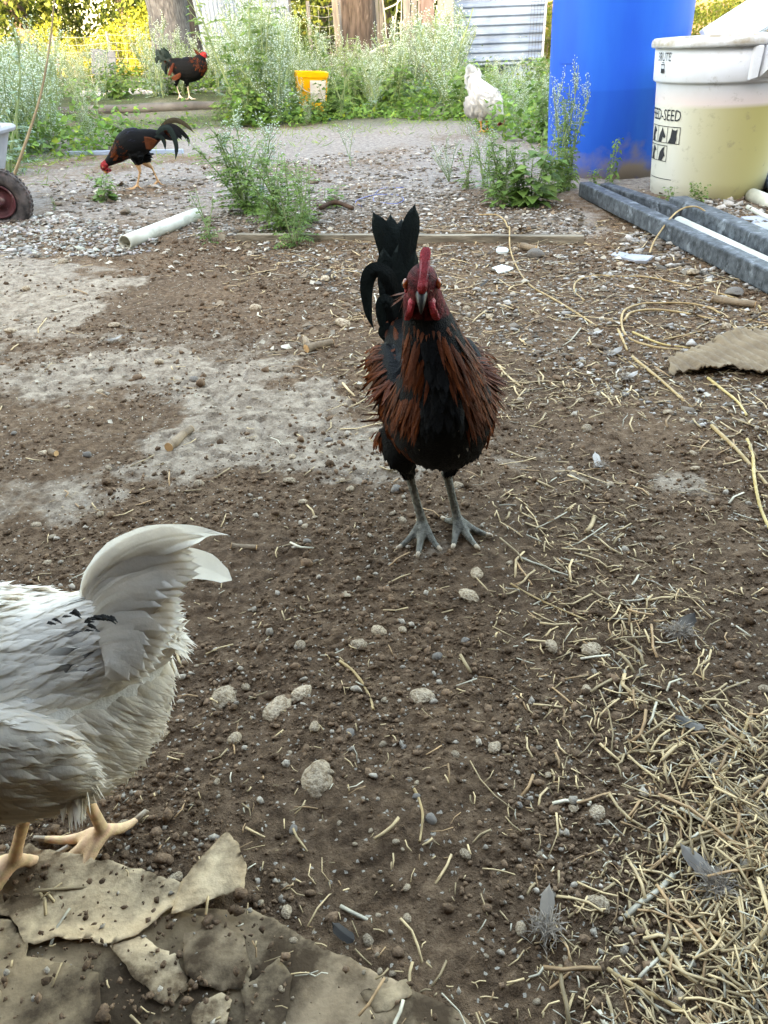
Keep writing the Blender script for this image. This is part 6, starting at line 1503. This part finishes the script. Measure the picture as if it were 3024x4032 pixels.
NAMED = [(892, 2745, 118, 2, 'flat pale triangular stone beside the white chicken tail'), (1094, 2800, 130, 4, 'broad flat angular stone, largest in the dark soil'), (1185, 2728, 92, 5, 'notched pale stone touching the broad flat stone'), (1662, 2745, 105, 0, 'chunky angular tan stone alone on dark soil'),
    (924, 2911, 56, 1, 'egg-shaped smooth pale stone near the white chicken'), (1492, 2490, 58, 3, 'knobbly pale stone with a straw stalk beside it'), (1185, 2544, 46, 3, 'small rounded cream stone in a furrow'), (1250, 3075, 150, 6, 'half-buried pale rock with yellow stain'),
    (2351, 3563, 92, 1, 'smooth round beige stone on dark soil near the straw'), (2346, 3202, 80, 3, 'oval grey-green stone at the edge of the straw'), (2169, 2548, 60, 4, 'pitted pale stone, smaller of a pair'), (2328, 2557, 90, 6, 'long pale stone, larger of a pair'), (2971, 3200, 110, 0, 'rough brown stone lying in the deep straw'),
    (620, 2876, 105, 4, 'wide tan stone under the white chicken tail'), (1349, 1278, 64, 0, 'square tan block of stone behind the cut stick'), (1843, 2344, 85, 2, 'flat pale flake of stone at the rooster feet'), (1878, 2262, 62, 5, 'brown stone just in front of the rooster toes'), (2311, 1692, 46, 3, 'smooth oval stone among the straw beside the rooster'),
    (690, 3462, 62, 0, 'pale crumbly stone beside the torn flap'), (480, 3262, 62, 1, 'dark oval stone under the white chicken toe'), (2050, 3660, 52, 3, 'small cream stone below the round beige stone'), (1449, 3705, 48, 1, 'small tan stone beside the cardboard edge'), (1239, 2866, 52, 4, 'leaning tan stone below the notched stone'), (1416, 2540, 62, 6, 'flat brown stone sunk in the soil')]
for px, py, w, k, lab in NAMED: stone(px, py, w, k, lab, sink=0.62 if w > 70 else 0.42)
for px, py, w, k, lab in [(1380, 2890, 44, 0, 'blue-grey angular stone in the middle of the dark soil'), (1698, 3228, 46, 1, 'dark grey round stone beside a curved stalk'), (1155, 3270, 40, 2, 'grey stone chip in front of the pale rock'), (2140, 940, 44, 1, 'grey stone against the timber strip'), (2108, 1010, 60, 3, 'large grey stone below the timber strip end'), (2890, 1165, 64, 2, 'grey stone beside the dark bark piece')]:
    stone(px, py, w, k, lab, grey=True)
cnt = 0
while cnt < 230:
    x, y = scatter(1, 0.3, 3.2); q = Vector((float(x[0]), float(y[0]), 0)); 
    u = np.array([q.x, q.y, -CAM_H]); zc = u@_F; px = 1512+FPX*(u@_RC)/zc; py = 2016-FPX*(u@_UC)/zc
    if not (0 < px < 3024 and 900 < py < 4032): continue
    w = float(np.exp(RNG.normal(math.log(26), 0.35))); cnt += 1
    gr = RNG.uniform() < 0.14
    kk = int(RNG.integers(0, 8)); zn = 'on the pale clay' if pale_mask(q.x, q.y) > 0.5 else ('in the straw' if straw_density(q.x, q.y) > 0.35 else ('on the litter below the timber strip' if q.y > 1.9 else 'on the open brown soil'))
    ds = ('tiny ' if w < 22 else ('small ' if w < 30 else 'larger '))+('grey ' if gr else 'pale ')+(['angular', 'rounded', 'flat angular', 'rounded', 'chipped', 'angular', 'flattish', 'chipped'][kk % (4 if gr else 8)])
    stone(px, py, w, kk, ds+' stone lying loose '+zn, 'loose stones '+zn, gr)

# ---- straw
M_STRAW = mat('straw', (0.85, 0.85, 0.85), (1.15, 1.15, 1.1), 90, 0.65, attr=True, spec=0.3)
def straw_batch(P, ang, L, W, bend, tilt, cols, K=4):
    n = len(P); u = np.linspace(-0.5, 0.5, K); d = np.stack([np.cos(ang), np.sin(ang), np.zeros(n)], -1); s = np.stack([-np.sin(ang), np.cos(ang), np.zeros(n)], -1)
    V = np.empty((n, K, 4, 3))
    for k in range(K):
        c = P+d*(L*u[k])[:, None]+s*(bend*L*(4*u[k]**2-0.33))[:, None]; c[:, 2] += tilt*L*u[k]
        if 0 < k < K-1: c = c+s*(L*RNG.normal(0, 0.035, n))[:, None]
        c[:, 2] = np.maximum(c[:, 2], P[:, 2]-0.002)
        for j, (a_, b_) in enumerate(((-1, 0), (0, 0.4), (1, 0), (0, -0.4))): V[:, k, j] = c+s*(a_*W)[:, None]; V[:, k, j, 2] += b_*W
    F = []
    for k in range(K-1):
        for j in range(4): F.append((k*4+j, k*4+(j+1) % 4, (k+1)*4+(j+1) % 4, (k+1)*4+j))
    F += [(0, 3, 2, 1), ((K-1)*4, (K-1)*4+1, (K-1)*4+2, (K-1)*4+3)]
    Fa = (np.array(F)[None]+(np.arange(n)*K*4)[:, None, None]).reshape(-1, 4)
    return V.reshape(-1, 3), Fa, np.repeat(cols, K*4, axis=0)
def straw_cols(n):
    c = np.array([[0.56, 0.40, 0.225]])*RNG.uniform(0.4, 1.15, (n, 1)); g = RNG.uniform(size=n) < 0.16; c[g] = np.array([[0.50, 0.44, 0.34]])*RNG.uniform(0.5, 1.2, (g.sum(), 1)); b_ = RNG.uniform(size=n) < 0.16; c[b_] = np.array([[0.38, 0.23, 0.12]])*RNG.uniform(0.6, 1.2, (b_.sum(), 1)); return c
N = 62000; x, y = scatter(N, 0.22, 3.5, 1.0, 0.72, 0.34); k = RNG.uniform(size=N) < straw_density(x, y)*(1-0.5*on_card(x, y)); x, y = x[k], y[k]; n = len(x)
L = np.clip(np.exp(RNG.normal(math.log(0.016), 0.72, n)), 0.006, 0.11)*(0.75+0.28*y); W = np.clip(RNG.normal(0.0011, 0.0004, n), 0.0005, 0.0024)*(0.85+0.20*y)*np.clip(L/0.03, 0.7, 1.3)
deep = np.clip((x-0.22)/0.15, 0, 1)*np.clip((0.9-y)/0.3, 0, 1)
P = np.stack([x, y, gz(x, y)+0.002+W+RNG.uniform(0, 1, n)*0.018*deep+np.where(on_card(x, y), 0.016, 0)], -1)
ang = RNG.uniform(0, 2*math.pi, n); bend = RNG.normal(0, 0.07, n); tilt = RNG.normal(0, 0.10, n); cols = straw_cols(n)
score = L/(y+0.4)*(np.abs(x) < 0.42*y+0.16); order = np.argsort(-score); big = order[:280]; rest = order[280:]
V, F, C = straw_batch(P[rest], ang[rest], L[rest], W[rest], bend[rest], tilt[rest], cols[rest], K=3)
o = link('straw_litter', mesh_np('straw_litter', V, F, C, smooth=False), M_STRAW); tag(o, 'short broken straw scattered over the dirt', 'straw', kind='stuff')
for i in big:
    V, F, C = straw_batch(np.zeros((1, 3)), ang[i:i+1], L[i:i+1], W[i:i+1]*1.15, bend[i:i+1], tilt[i:i+1], cols[i:i+1])
    o = link('straw_stalk', mesh_np('straw_stalk', V, F, C, smooth=False), M_STRAW); o.location = tuple(P[i]); cl = cols[i]; hue = 'brown' if cl[2] < 0.36*cl[0] else ('pale golden' if cl[0] > 0.5 else ('dull grey' if cl[2] > 0.62*cl[0] else 'dull golden'))
    zn = 'in the deep straw' if deep[i] > 0.4 else ('on the cardboard' if on_card(x[i], y[i]) else ('near the canes' if y[i] > 1.5 and x[i] > 0.3 else ('on the open dirt' if straw_density(x[i], y[i]) < 0.2 else 'in the scattered straw')))
    tag(o, ('long ' if L[i] > 0.06 else 'short ')+('bent ' if abs(bend[i]) > 0.06 else 'straight ')+hue+' straw stalk '+zn, 'straw', 'straw stalks '+zn)
# fine chaff
N = 24000; x2, y2 = scatter(N, 0.22, 3.5, 1.0, 0.72, 0.34); k = RNG.uniform(size=N) < np.clip(straw_density(x2, y2)*1.5, 0.05, 1)*(1-0.7*on_card(x2, y2)); x2, y2 = x2[k], y2[k]; n2 = len(x2)
V, F, C = straw_batch(np.stack([x2, y2, gz(x2, y2)+0.0025], -1), RNG.uniform(0, 6.28, n2), RNG.uniform(0.003, 0.011, n2)*(0.8+0.25*y2), RNG.uniform(0.0003, 0.0009, n2)*(0.9+0.2*y2), RNG.normal(0, 0.05, n2), RNG.normal(0, 0.12, n2), straw_cols(n2)*0.85, K=2)
o = link('chaff', mesh_np('chaff', V, F, C, smooth=False), M_STRAW); tag(o, 'fine straw chaff mixed into the dirt', 'chaff', kind='stuff')
# leaf litter further back
N = 9000; x, y = scatter(N, 1.5, 6.0, 1.0, 0.62, 0.2); k = RNG.uniform(size=N) < np.clip((y-1.4)/1.8, 0, 1)*np.clip(0.55+fbm(x*2, y*2, 8), 0, 1)*(1-0.75*(pale_mask(x, y) > 0.6)); x, y = x[k], y[k]; n = len(x)
c = np.where(RNG.uniform(size=(n, 1)) < 0.5, np.array([[0.42, 0.36, 0.28]]), np.array([[0.20, 0.14, 0.09]]))*RNG.uniform(0.6, 1.3, (n, 1)); S = np.exp(RNG.normal(math.log(0.016), 0.4, n))*(0.8+0.1*y)
V, F, C = leaf_batch(np.stack([x, y, gz(x, y)+0.005], -1), np.column_stack([RNG.normal(size=(n, 2)), RNG.normal(0, 0.2, n)]), RNG.normal(0, 0.45, (n, 3))+[0, 0, 1], S, S*0.4, c, 0.1)
o = link('leaf_litter', mesh_np('leaf_litter', V, F, C), mat('dead_leaf', (0.9, 0.9, 0.9), (1.1, 1.1, 1.1), 40, 0.85, attr=True)); tag(o, 'dry leaf bits and chaff littering the far half of the yard', 'litter', kind='stuff')

# ---- dropped feathers
M_DOWN = mat('dropped_feather', (0.9, 0.9, 0.9), (1.1, 1.1, 1.1), 50, 0.8, attr=True, trans=0.25)
def dropped(px, py, L, W, a_, c0, c1, label, fluff=0, group=None):
    g = G(px, py); root = empty('feather', g+[0, 0, 0.002]); tag(root, label, 'feather', group); d = np.array([math.cos(a_), math.sin(a_), 0])
    P = [d*L*(u-0.5)+np.array([0, 0, 0.006+0.010*u*u]) for u in (0, 0.33, 0.66, 1)]
    v, f, c = quill(P, W, (0, 0, 1), np.array(c0), np.array(c1), notch=0.15); link('vane', mesh_np('vane', v, f, c), M_DOWN, root)
    mb = MB(); mb.tube(P[:3], [0.0009, 0.0007, 0.0004], 5, c=np.array(lin('c8c0b4'))); mb.build('shaft', M_DOWN, root)
    if fluff:
        n = fluff*3; Rr = np.tile(P[0]+d*L*0.18, (n, 1))+RNG.normal(0, L*0.10, (n, 3))*[1, 1, 0.3]; Rr[:, 2] = np.abs(Rr[:, 2])
        v, f, c = feather_batch(Rr, RNG.normal(size=(n, 3))*[1, 1, 0.6]+d*0.4, RNG.normal(size=(n, 3))+[0, 0, 1], RNG.uniform(0.15, 0.42, n)*L, 0.0005, 0.35, -0.4, np.tile(lin('8d8073'), (n, 1)), np.tile(lin('aa9d8f'), (n, 1)), 'fluff')
        o = link('down', mesh_np('down', v, f, c), M_DOWN, root); o['kind'] = 'stuff'
    return root
BG = lin('35322f')
dropped(2690, 2480, 0.055, 0.011, 0.7, lin('857b70'), lin('2a2725'), 'fluffy feather with dark tip in the straw', 90)
dropped(2712, 2872, 0.040, 0.0075, -0.9, lin('45423f'), lin('7d7872'), 'slate-grey smooth feather lying in the straw')
dropped(2150, 3610, 0.050, 0.007, 1.3, lin('80766a'), lin('978c80'), 'wispy grey down feather below the round beige stone', 70)
dropped(1352, 3695, 0.026, 0.006, 2.6, BG, lin('4a4642'), 'dark grey feather beside the cardboard edge')
dropped(2760, 3440, 0.06, 0.010, 2.2, lin('6b635c'), lin('8b837b'), 'dusty brown downy feather in the deep straw', 80)
dropped(2480, 2060-560, 0.05, 0.008, 0.5, lin('a8a098'), lin('c0b8b0'), 'pale fluffy feather beside the straight cane', 50)
dropped(2420, 1395, 0.06, 0.011, 0.6, lin('b9b2aa'), lin('8d867e'), 'pale curled feather left of the coiled canes', 40)
dropped(2345, 1320, 0.045, 0.009, 0.0, lin('c9c4bd'), lin('b3ada5'), 'whitish feather near the long bending cane', 30)
dropped(1905, 1130, 0.06, 0.006, 0.9, lin('3a3633'), lin('504a45'), 'thin dark feather lying behind the rooster head')
dropped(455, 1345, 0.05, 0.010, 0.2, lin('9a958d'), lin('b5b0a8'), 'grey-white feather on the clay patch', 20)
dropped(1285, 1085, 0.085, 0.006, 1.0, lin('35322f'), lin('48433f'), 'long dark feather on the dirt under the timber strip')
dropped(2350, 1830, 0.045, 0.008, 1.6, lin('cfcac3'), lin('bdb7af'), 'small white downy feather on the pale clay spot', 40)
# ------------------------------------------------------------------ weeds
def weed_proto(seed, kind, dense=1.0):
    """a plant one metre tall: stems, leaves, flowers as three meshes"""
    r = np.random.default_rng(seed); st = MB(); LP = []; LD = []; LN = []; LL = []; LW = []; LC = []; FP = []; FS = []
    def leaf(p, d, L, W, n=None, c=1.0): LP.append(p); LD.append(d); LN.append(n if n is not None else r.normal(0, 0.4, 3)+[0, 0, 1]); LL.append(L); LW.append(W); LC.append(c*r.uniform(0.75, 1.25))
    def lobed(p, d, L, c=1.0):
        d = nrm(d); side = nrm(np.cross(d, [0, 0, 1])+r.normal(0, 0.15, 3)); 
        for u in (0.25, 0.45, 0.65, 0.82):
            for sg in (-1, 1): leaf(p+d*L*u-np.array([0, 0, 0.25*L*u*u]), d*0.6+sg*side, L*0.36*(1-u*0.45), L*0.055, c=c)
        leaf(p+d*L*0.8-np.array([0, 0, 0.16*L]), d-np.array([0, 0, 0.3]), L*0.35, L*0.06, c=c)
        st.tube([p, p+d*L*0.85-np.array([0, 0, 0.18*L])], [0.003, 0.0015], 4)
    def stem(p, d, L, r0, level):
        d = nrm(d); P = [np.array(p)]; k = 5
        for i in range(k): d = nrm(d+r.normal(0, 0.10, 3)+[0, 0, 0.05]); P.append(P[-1]+d*L/k)
        C = cr(P, 2); st.tube(C, np.linspace(r0, r0*0.45, len(C)), 5); return P
    nst = {'flower': 3, 'leafy': 4, 'broad': 3, 'sprig': 2, 'wispy': 4}[kind]; nst = max(1, int(nst*dense+0.5)) if kind != 'sprig' else nst
    for s in range(nst):
        a = r.uniform(0, 6.28); sp = 0.28 if kind != 'broad' else 0.5; H = r.uniform(0.65, 0.95) if nst > 1 else 0.9
        P = stem((r.normal(0, 0.02), r.normal(0, 0.02), -0.03), (math.cos(a)*sp, math.sin(a)*sp, 1), H, 0.011 if kind != 'sprig' else 0.008, 0)
        for i in range(1, 6):
            u = i/5
            for q in range(int((3 if kind in ('flower', 'wispy') else 4)*dense+0.5)):
                a = r.uniform(0, 6.28); dr = np.array([math.cos(a), math.sin(a), r.uniform(0.2, 0.9)]); p = P[i]*(1)+(P[i-1]-P[i])*r.uniform(0, 1)
                if kind in ('flower', 'wispy'):
                    if u < 0.5 and kind == 'flower': lobed(p, dr*[1, 1, 0.5], r.uniform(0.10, 0.17))
                    else:
                        Q = stem(p, dr+[0, 0, 0.6], r.uniform(0.12, 0.28)*(1.2-u*0.4), 0.0035, 1)
                        for j in range(1, 6):
                            if kind == 'flower' and j < 3: leaf(Q[j], r.normal(size=3)*[1, 1, 0.3], r.uniform(0.04, 0.08), 0.008)
                            for f in range(3 if j > 2 else 1):
                                dd = nrm(r.normal(size=3)+[0, 0, 0.9]); e = Q[j]+dd*r.uniform(0.02, 0.055); st.tube([Q[j], e], [0.0016, 0.001], 3); FP.append(e); FS.append(r.uniform(0.0055, 0.010))
                            if kind == 'wispy' and r.uniform() < 0.4: leaf(Q[j], r.normal(size=3)*[1, 1, 0.5], r.uniform(0.03, 0.06), 0.006)
                elif kind == 'leafy':
                    lobed(p, dr*[1, 1, 0.45], r.uniform(0.13, 0.24)*(1.15-u*0.55), c=1.0)
                    if r.uniform() < 0.25 and u > 0.5:
                        Q = stem(p, dr+[0, 0, 0.5], 0.18, 0.003, 1); [leaf(Q[j], r.normal(size=3)*[1, 1, 0.4], 0.05, 0.012) for j in range(1, 6)]; FP.append(Q[-1]); FS.append(0.008)
                elif kind == 'broad':
                    L = r.uniform(0.14, 0.26)*(1.1-u*0.4); e = p+nrm(dr)*L*0.5; st.tube([p, e], [0.003, 0.002], 4); leaf(e, dr*[1, 1, 0.1], L, L*0.36, n=r.normal(0, 0.25, 3)+[0, 0, 1])
                else:
                    leaf(p, dr*[1, 1, 0.3], r.uniform(0.10, 0.18)*(1.2-u*0.5), 0.035, n=r.normal(0, 0.3, 3)+[0, 0, 1])
    res = {'stems': st.mesh('stems', True, False)}
    if LP:
        c = np.array(LC)[:, None]*np.array([[1, 1, 1]]); V, F, C = leaf_batch(np.array(LP), np.array(LD), np.array(LN), np.array(LL), np.array(LW), c, 0.3); res['leaves'] = mesh_np('leaves', V, F, C)
    if FP:
        FP = np.array(FP); n = len(FP); O = np.array([(1, 0, 0), (-1, 0, 0), (0, 1, 0), (0, -1, 0), (0, 0, 0.7), (0, 0, -0.5)]); V = (FP[:, None]+O[None]*np.array(FS)[:, None, None]).reshape(-1, 3)
        F = (np.array([(0, 2, 4), (2, 1, 4), (1, 3, 4), (3, 0, 4), (2, 0, 5), (1, 2, 5), (3, 1, 5), (0, 3, 5)])[None]+(np.arange(n)*6)[:, None, None]).reshape(-1, 3); res['flower_heads'] = mesh_np('flower_heads', V, F)
    zs = [v.co.z for m in res.values() for v in m.vertices]; f = 1.0/max(zs)
    for m in res.values():
        for v in m.vertices: v.co *= f
    return res
PR = {}
for i, (k, sd, dn) in enumerate([('flower', 1, 1.0), ('flower', 2, 1.3), ('flower', 3, 0.8), ('wispy', 4, 1.0), ('wispy', 5, 1.3), ('leafy', 6, 1.0), ('leafy', 7, 1.4), ('broad', 8, 1.0), ('broad', 9, 1.4), ('sprig', 10, 1.0), ('leafy', 11, 0.7)]):
    m = weed_proto(200+sd, k, dn); lm = M_PALELEAF if k in ('flower', 'wispy') else M_LEAF
    m['stems'].materials.append(M_STEM)
    if 'leaves' in m: m['leaves'].materials.append(lm)
    if 'flower_heads' in m: m['flower_heads'].materials.append(M_FLOWER)
    PR.setdefault(k, []).append(m)
def weed(kind, i, loc, h, label, group=None, wide=1.0, rz=None, tilt=(0, 0), dry=False):
    m = PR[kind][i % len(PR[kind])]; root = empty('weed_plant', loc); tag(root, label, 'weed', group); root.scale = (h*wide, h*wide, h); root.rotation_euler = (tilt[0], tilt[1], RNG.uniform(0, 6.28) if rz is None else rz)
    for nm, me in m.items():
        o = link(nm, me, None, root)
        if nm != 'stems': o['kind'] = 'stuff'
    return root
def weed_px(kind, i, base, topy, label, wide=1.0, **kw):
    g = G(*base); t = at_y(base[0], topy, g[1]); return weed(kind, i, g, float(t[2]-g[2]), label, None, wide, **kw)
weed_px('leafy', 1, (985, 838), 470, 'tall leafy weed growing before the standing rooster ledge', 1.25)
weed_px('flower', 1, (1020, 820), 400, 'tall thin flowering weed rising out of the leafy clump', 0.9)
weed_px('leafy', 1, (1120, 905), 560, 'bushy leafy weed behind the timber strip', 1.2)
weed_px('leafy', 0, (1165, 965), 640, 'leafy weed growing in front of the timber strip', 1.0)
weed_px('leafy', 2, (1060, 870), 600, 'feathery weed between the two leafy clumps', 1.15)
weed_px('leafy', 2, (825, 950), 745, 'small leafy weed at the end of the plastic pipe', 1.0)
weed_px('broad', 0, (1300, 818), 730, 'low spreading green weed beside the rusty scrap', 1.5)
weed_px('flower', 2, (1383, 655), 480, 'small lone weed standing on the bare soil', 0.75)
weed_px('broad', 1, (410, 792), 690, 'low dark mallow plant between pipe and pecking rooster', 1.5)
weed_px('sprig', 0, (215, 830), 775, 'short green sprout beside the wheelbarrow wheel', 1.0)
weed_px('broad', 1, (2085, 805), 560, 'dark broad-leaved weed left of the grey beams', 1.15)
weed_px('leafy', 1, (1990, 790), 520, 'bushy weed in front of the far white chicken', 1.15)
weed_px('flower', 0, (1905, 730), 470, 'loose flowering weed in front of the white chicken', 1.0)
weed_px('broad', 0, (1960, 815), 690, 'low leafy weed at the foot of the bushy weed', 1.1)
weed_px('leafy', 0, (2180, 760), 560, 'leafy weed against the foot of the blue tank', 1.0)
weed_px('flower', 1, (2205, 745), 215, 'tall brownish seeding weed against the blue tank', 0.46)
weed_px('leafy', 2, (2240, 745), 420, 'dark leafy stalk clinging to the blue tank', 0.5)
weed_px('leafy', 1, (2225, 752), 330, 'dense dark weed stem hugging the tank side', 0.55)
weed_px('leafy', 0, (2150, 772), 480, 'leafy weed beside the seeding weed at the tank', 0.75)
weed_px('leafy', 1, (2050, 800), 560, 'bushy green weed between far chicken and tank', 0.9)
weed_px('leafy', 0, (1210, 880), 620, 'bushy weed reaching over the timber strip', 0.9)
weed_px('flower', 2, (930, 800), 520, 'thin flowering weed at the edge of the leafy clump', 0.9)
weed_px('leafy', 2, (1840, 745), 560, 'thin spreading weed on the bare soil by the far chicken', 1.1)
weed_px('wispy', 0, (1770, 715), 520, 'wispy dry weed leaning over the trodden soil', 1.0)
weed_px('leafy', 0, (1930, 770), 540, 'leafy weed on the near side of the far chicken', 0.9)
weed_px('broad', 0, (2145, 800), 700, 'low green weed at the end of the longest beam', 0.95)
weed_px('broad', 0, (2400, 725), 545, 'slender leafy weed in front of the blue tank', 0.5)
weed_px('broad', 0, (2330, 735), 665, 'small leafy weed between tank and grey beam', 1.1)
weed_px('broad', 0, (2640, 815), 735, 'spray of green leaves at the foot of the white bin', 1.1)
weed_px('sprig', 0, (2590, 818), 760, 'small green sprig behind the broad grey beam', 1.2)
weed_px('broad', 1, (2748, 815), 718, 'dark leafy weed against the yellow side of the bin', 0.75)
weed_px('broad', 0, (2980, 755), 710, 'green weed beside the thick grey pipe', 1.2)
# the big flowering bush by the wheelbarrow, leaning right
for bx, by, ty, k, lab in [(30, 690, 60, 1, 'tallest flowering weed behind the wheelbarrow'), (90, 640, 110, 0, 'wide flowering weed beside the tall one at the wheelbarrow'), (-60, 660, 120, 1, 'flowering weed rising over the wheelbarrow tray'), (200, 600, 150, 2, 'pale flowering weed before the wire fence'), (10, 560, 130, 0, 'flowering weed behind the wheelbarrow bush'), (150, 540, 160, 1, 'airy flowering weed in the corner by the fence')]:
    weed_px('flower' if k != 2 else 'wispy', k, (bx, by), ty, lab, 1.0)
g = G(50, 705); C = cr([g, g+[0.14, 0, 0.2], g+[0.30, 0.05, 0.47], g+[0.42, 0.1, 0.75], g+[0.52, 0.1, 1.0]], 5); mb = MB(); mb.tube(C, np.linspace(0.011, 0.004, len(C)), 8); o = mb.build('woody_stalk', M_DRYSTEM, smooth=True); centre(o); tag(o, 'bare woody stalk slanting up behind the wheelbarrow wheel', 'stalk')
# ---- the overgrown ground behind the yard
def front(px): return np.interp(px, [-600, 0, 350, 500, 800, 1000, 1250, 1500, 1850, 1950, 2200, 3000], [640, 630, 590, 560, 500, 505, 480, 455, 470, 540, 560, 420])
cnt = 0; tries = 0
while cnt < 290 and tries < 3000:
    tries += 1; px = RNG.uniform(-350, 2230); y0 = at_z(px, front(px))[1]; y = y0+(13.2-y0)*RNG.uniform(0, 1)**1.15; d0 = ray(px, front(px)); x = d0[0]/d0[1]*y
    h = RNG.uniform(0.5, 1.0); k = 'flower' if RNG.uniform() < 0.5 else ('wispy' if RNG.uniform() < 0.45 else ('leafy' if RNG.uniform() < 0.6 else 'broad'))
    if 450 < px < 960 and y < 11.0: h = RNG.uniform(0.06, 0.16); k = 'broad'
    if 450 < px < 860 and 8.2 < y < 11.0: continue            # keep the ledge and its rooster in view
    if 320 < px <= 450 and y < 11: h *= 0.45
    if 1120 < px < 1330 and y < 9.3: h = RNG.uniform(0.14, 0.34)
    if 1800 < px < 2010 and y < 7.6: h = RNG.uniform(0.08, 0.2)
    if px > 1790 and y < 12.8: h = min(h, 0.42)
    if 960 <= px < 1120: h = RNG.uniform(0.75, 1.2) if y > 8.0 else h*0.8
    if 1330 < px < 1560: h *= 0.75
    if 1640 < px < 1790 and y > 9: h = RNG.uniform(0.75, 1.05); k = 'flower'
    if k == 'broad': h = min(h, 0.42)
    if abs(y-9.4) < 0.35 and 1130 < px < 1320: continue
    zn = ['behind the wheelbarrow', 'before the wire fence', 'around the gravel ledge', 'before the pale tin wall', 'around the yellow tub', 'before the dark forked trunk', 'around the grey posts', 'before the tin shed'][int(np.searchsorted([300, 520, 900, 1150, 1330, 1570, 1800], px))]
    hw = 'tall ' if h > 0.7 else ('low ' if h < 0.35 else '')
    ds = {'flower': 'pale green weed with tiny white flowers ', 'wispy': 'wispy seeding weed ', 'leafy': 'feathery-leaved weed ', 'broad': 'broad-leaved weed '}[k]
    weed(k, int(RNG.integers(0, 3)), (x, y, float(gz0(x, y))), h, hw+ds+zn, 'weeds '+zn, RNG.uniform(0.75, 1.1)); cnt += 1
for px, py, h, k in ((1150, 462, 0.42, 'flower'), (1180, 470, 0.30, 'leafy'), (1205, 478, 0.22, 'broad'), (1235, 470, 0.26, 'leafy'), (1262, 475, 0.20, 'broad'), (1290, 462, 0.36, 'broad'), (1215, 490, 0.25, 'wispy'), (1310, 455, 0.4, 'leafy'), (1140, 450, 0.5, 'leafy')):
    q = G(px, py); weed(k, 1, q, h, {'flower': 'flowering', 'leafy': 'feathery', 'broad': 'broad-leaved', 'wispy': 'wispy'}[k]+' weed growing right up against the yellow tub', 'weeds against the yellow tub', 0.9)
# low cover between them
N = 24000; px = RNG.uniform(-500, 2300, N); yf = np.array([at_z(p, f)[1] for p, f in zip(px, front(px))]); y = yf-0.25+(14.5-yf)*RNG.uniform(0, 1, N)**1.2; dx = np.array([ray(p, 400)[0]/ray(p, 400)[1] for p in px]); x = dx*y
keep = (fbm(x*1.2, y*1.2, 23, 3) > -0.22) & ~((np.abs(x+2.6) < 1.3) & (y > 8.3) & (y < 11.6)); x, y = x[keep], y[keep]; n = len(x); hh = np.abs(RNG.normal(0, 0.15, n))*np.clip(0.7+fbm(x*0.9, y*0.9, 29)*1.2, 0.2, 1.5)
c = RNG.uniform(0.6, 1.35, (n, 1))*np.where(RNG.uniform(size=(n, 1)) < 0.12, np.array([[1.5, 1.25, 0.6]]), np.array([[0.95, 1.05, 0.9]])); S = RNG.uniform(0.03, 0.075, n)
V, F, C = leaf_batch(np.stack([x, y, gz0(x, y)+hh], -1), RNG.normal(size=(n, 3))*[1, 1, 0.35], RNG.normal(0, 0.5, (n, 3))+[0, 0, 1], S, S*0.36, c, 0.2)
o = link('ground_cover', mesh_np('ground_cover', V, F, C), M_LEAF); tag(o, 'low green weeds covering the ground behind the yard', 'weeds', kind='stuff')
# sparse dry grass at the edge of the bare soil
N = 5000; px = RNG.uniform(-100, 2200, N); py = np.array([front(p) for p in px])+RNG.normal(10, 45, N)*np.where(px > 1300, 0.7, 1.1); q = np.array([at_z(a, b)[:2] for a, b in zip(px, np.clip(py, 300, 900))]); k = fbm(q[:, 0]*2.5, q[:, 1]*2.5, 61) > 0.0; q = q[k]; n = len(q)
P = np.column_stack([q, gz0(q[:, 0], q[:, 1])]); c = np.where(RNG.uniform(size=(n, 1)) < 0.5, np.array([[1.6, 1.35, 0.8]]), np.array([[0.95, 1.1, 0.75]]))*RNG.uniform(0.7, 1.3, (n, 1))
V, F, C = leaf_batch(P, RNG.normal(size=(n, 3))*[1, 1, 0.2]+[0, 0, 0.55], RNG.normal(size=(n, 3)), RNG.uniform(0.03, 0.10, n), 0.0022, c, 0.3)
o = link('dry_grass', mesh_np('dry_grass', V, F, C), M_LEAF); tag(o, 'thin dry grass where the weeds meet the bare soil', 'grass', kind='stuff')
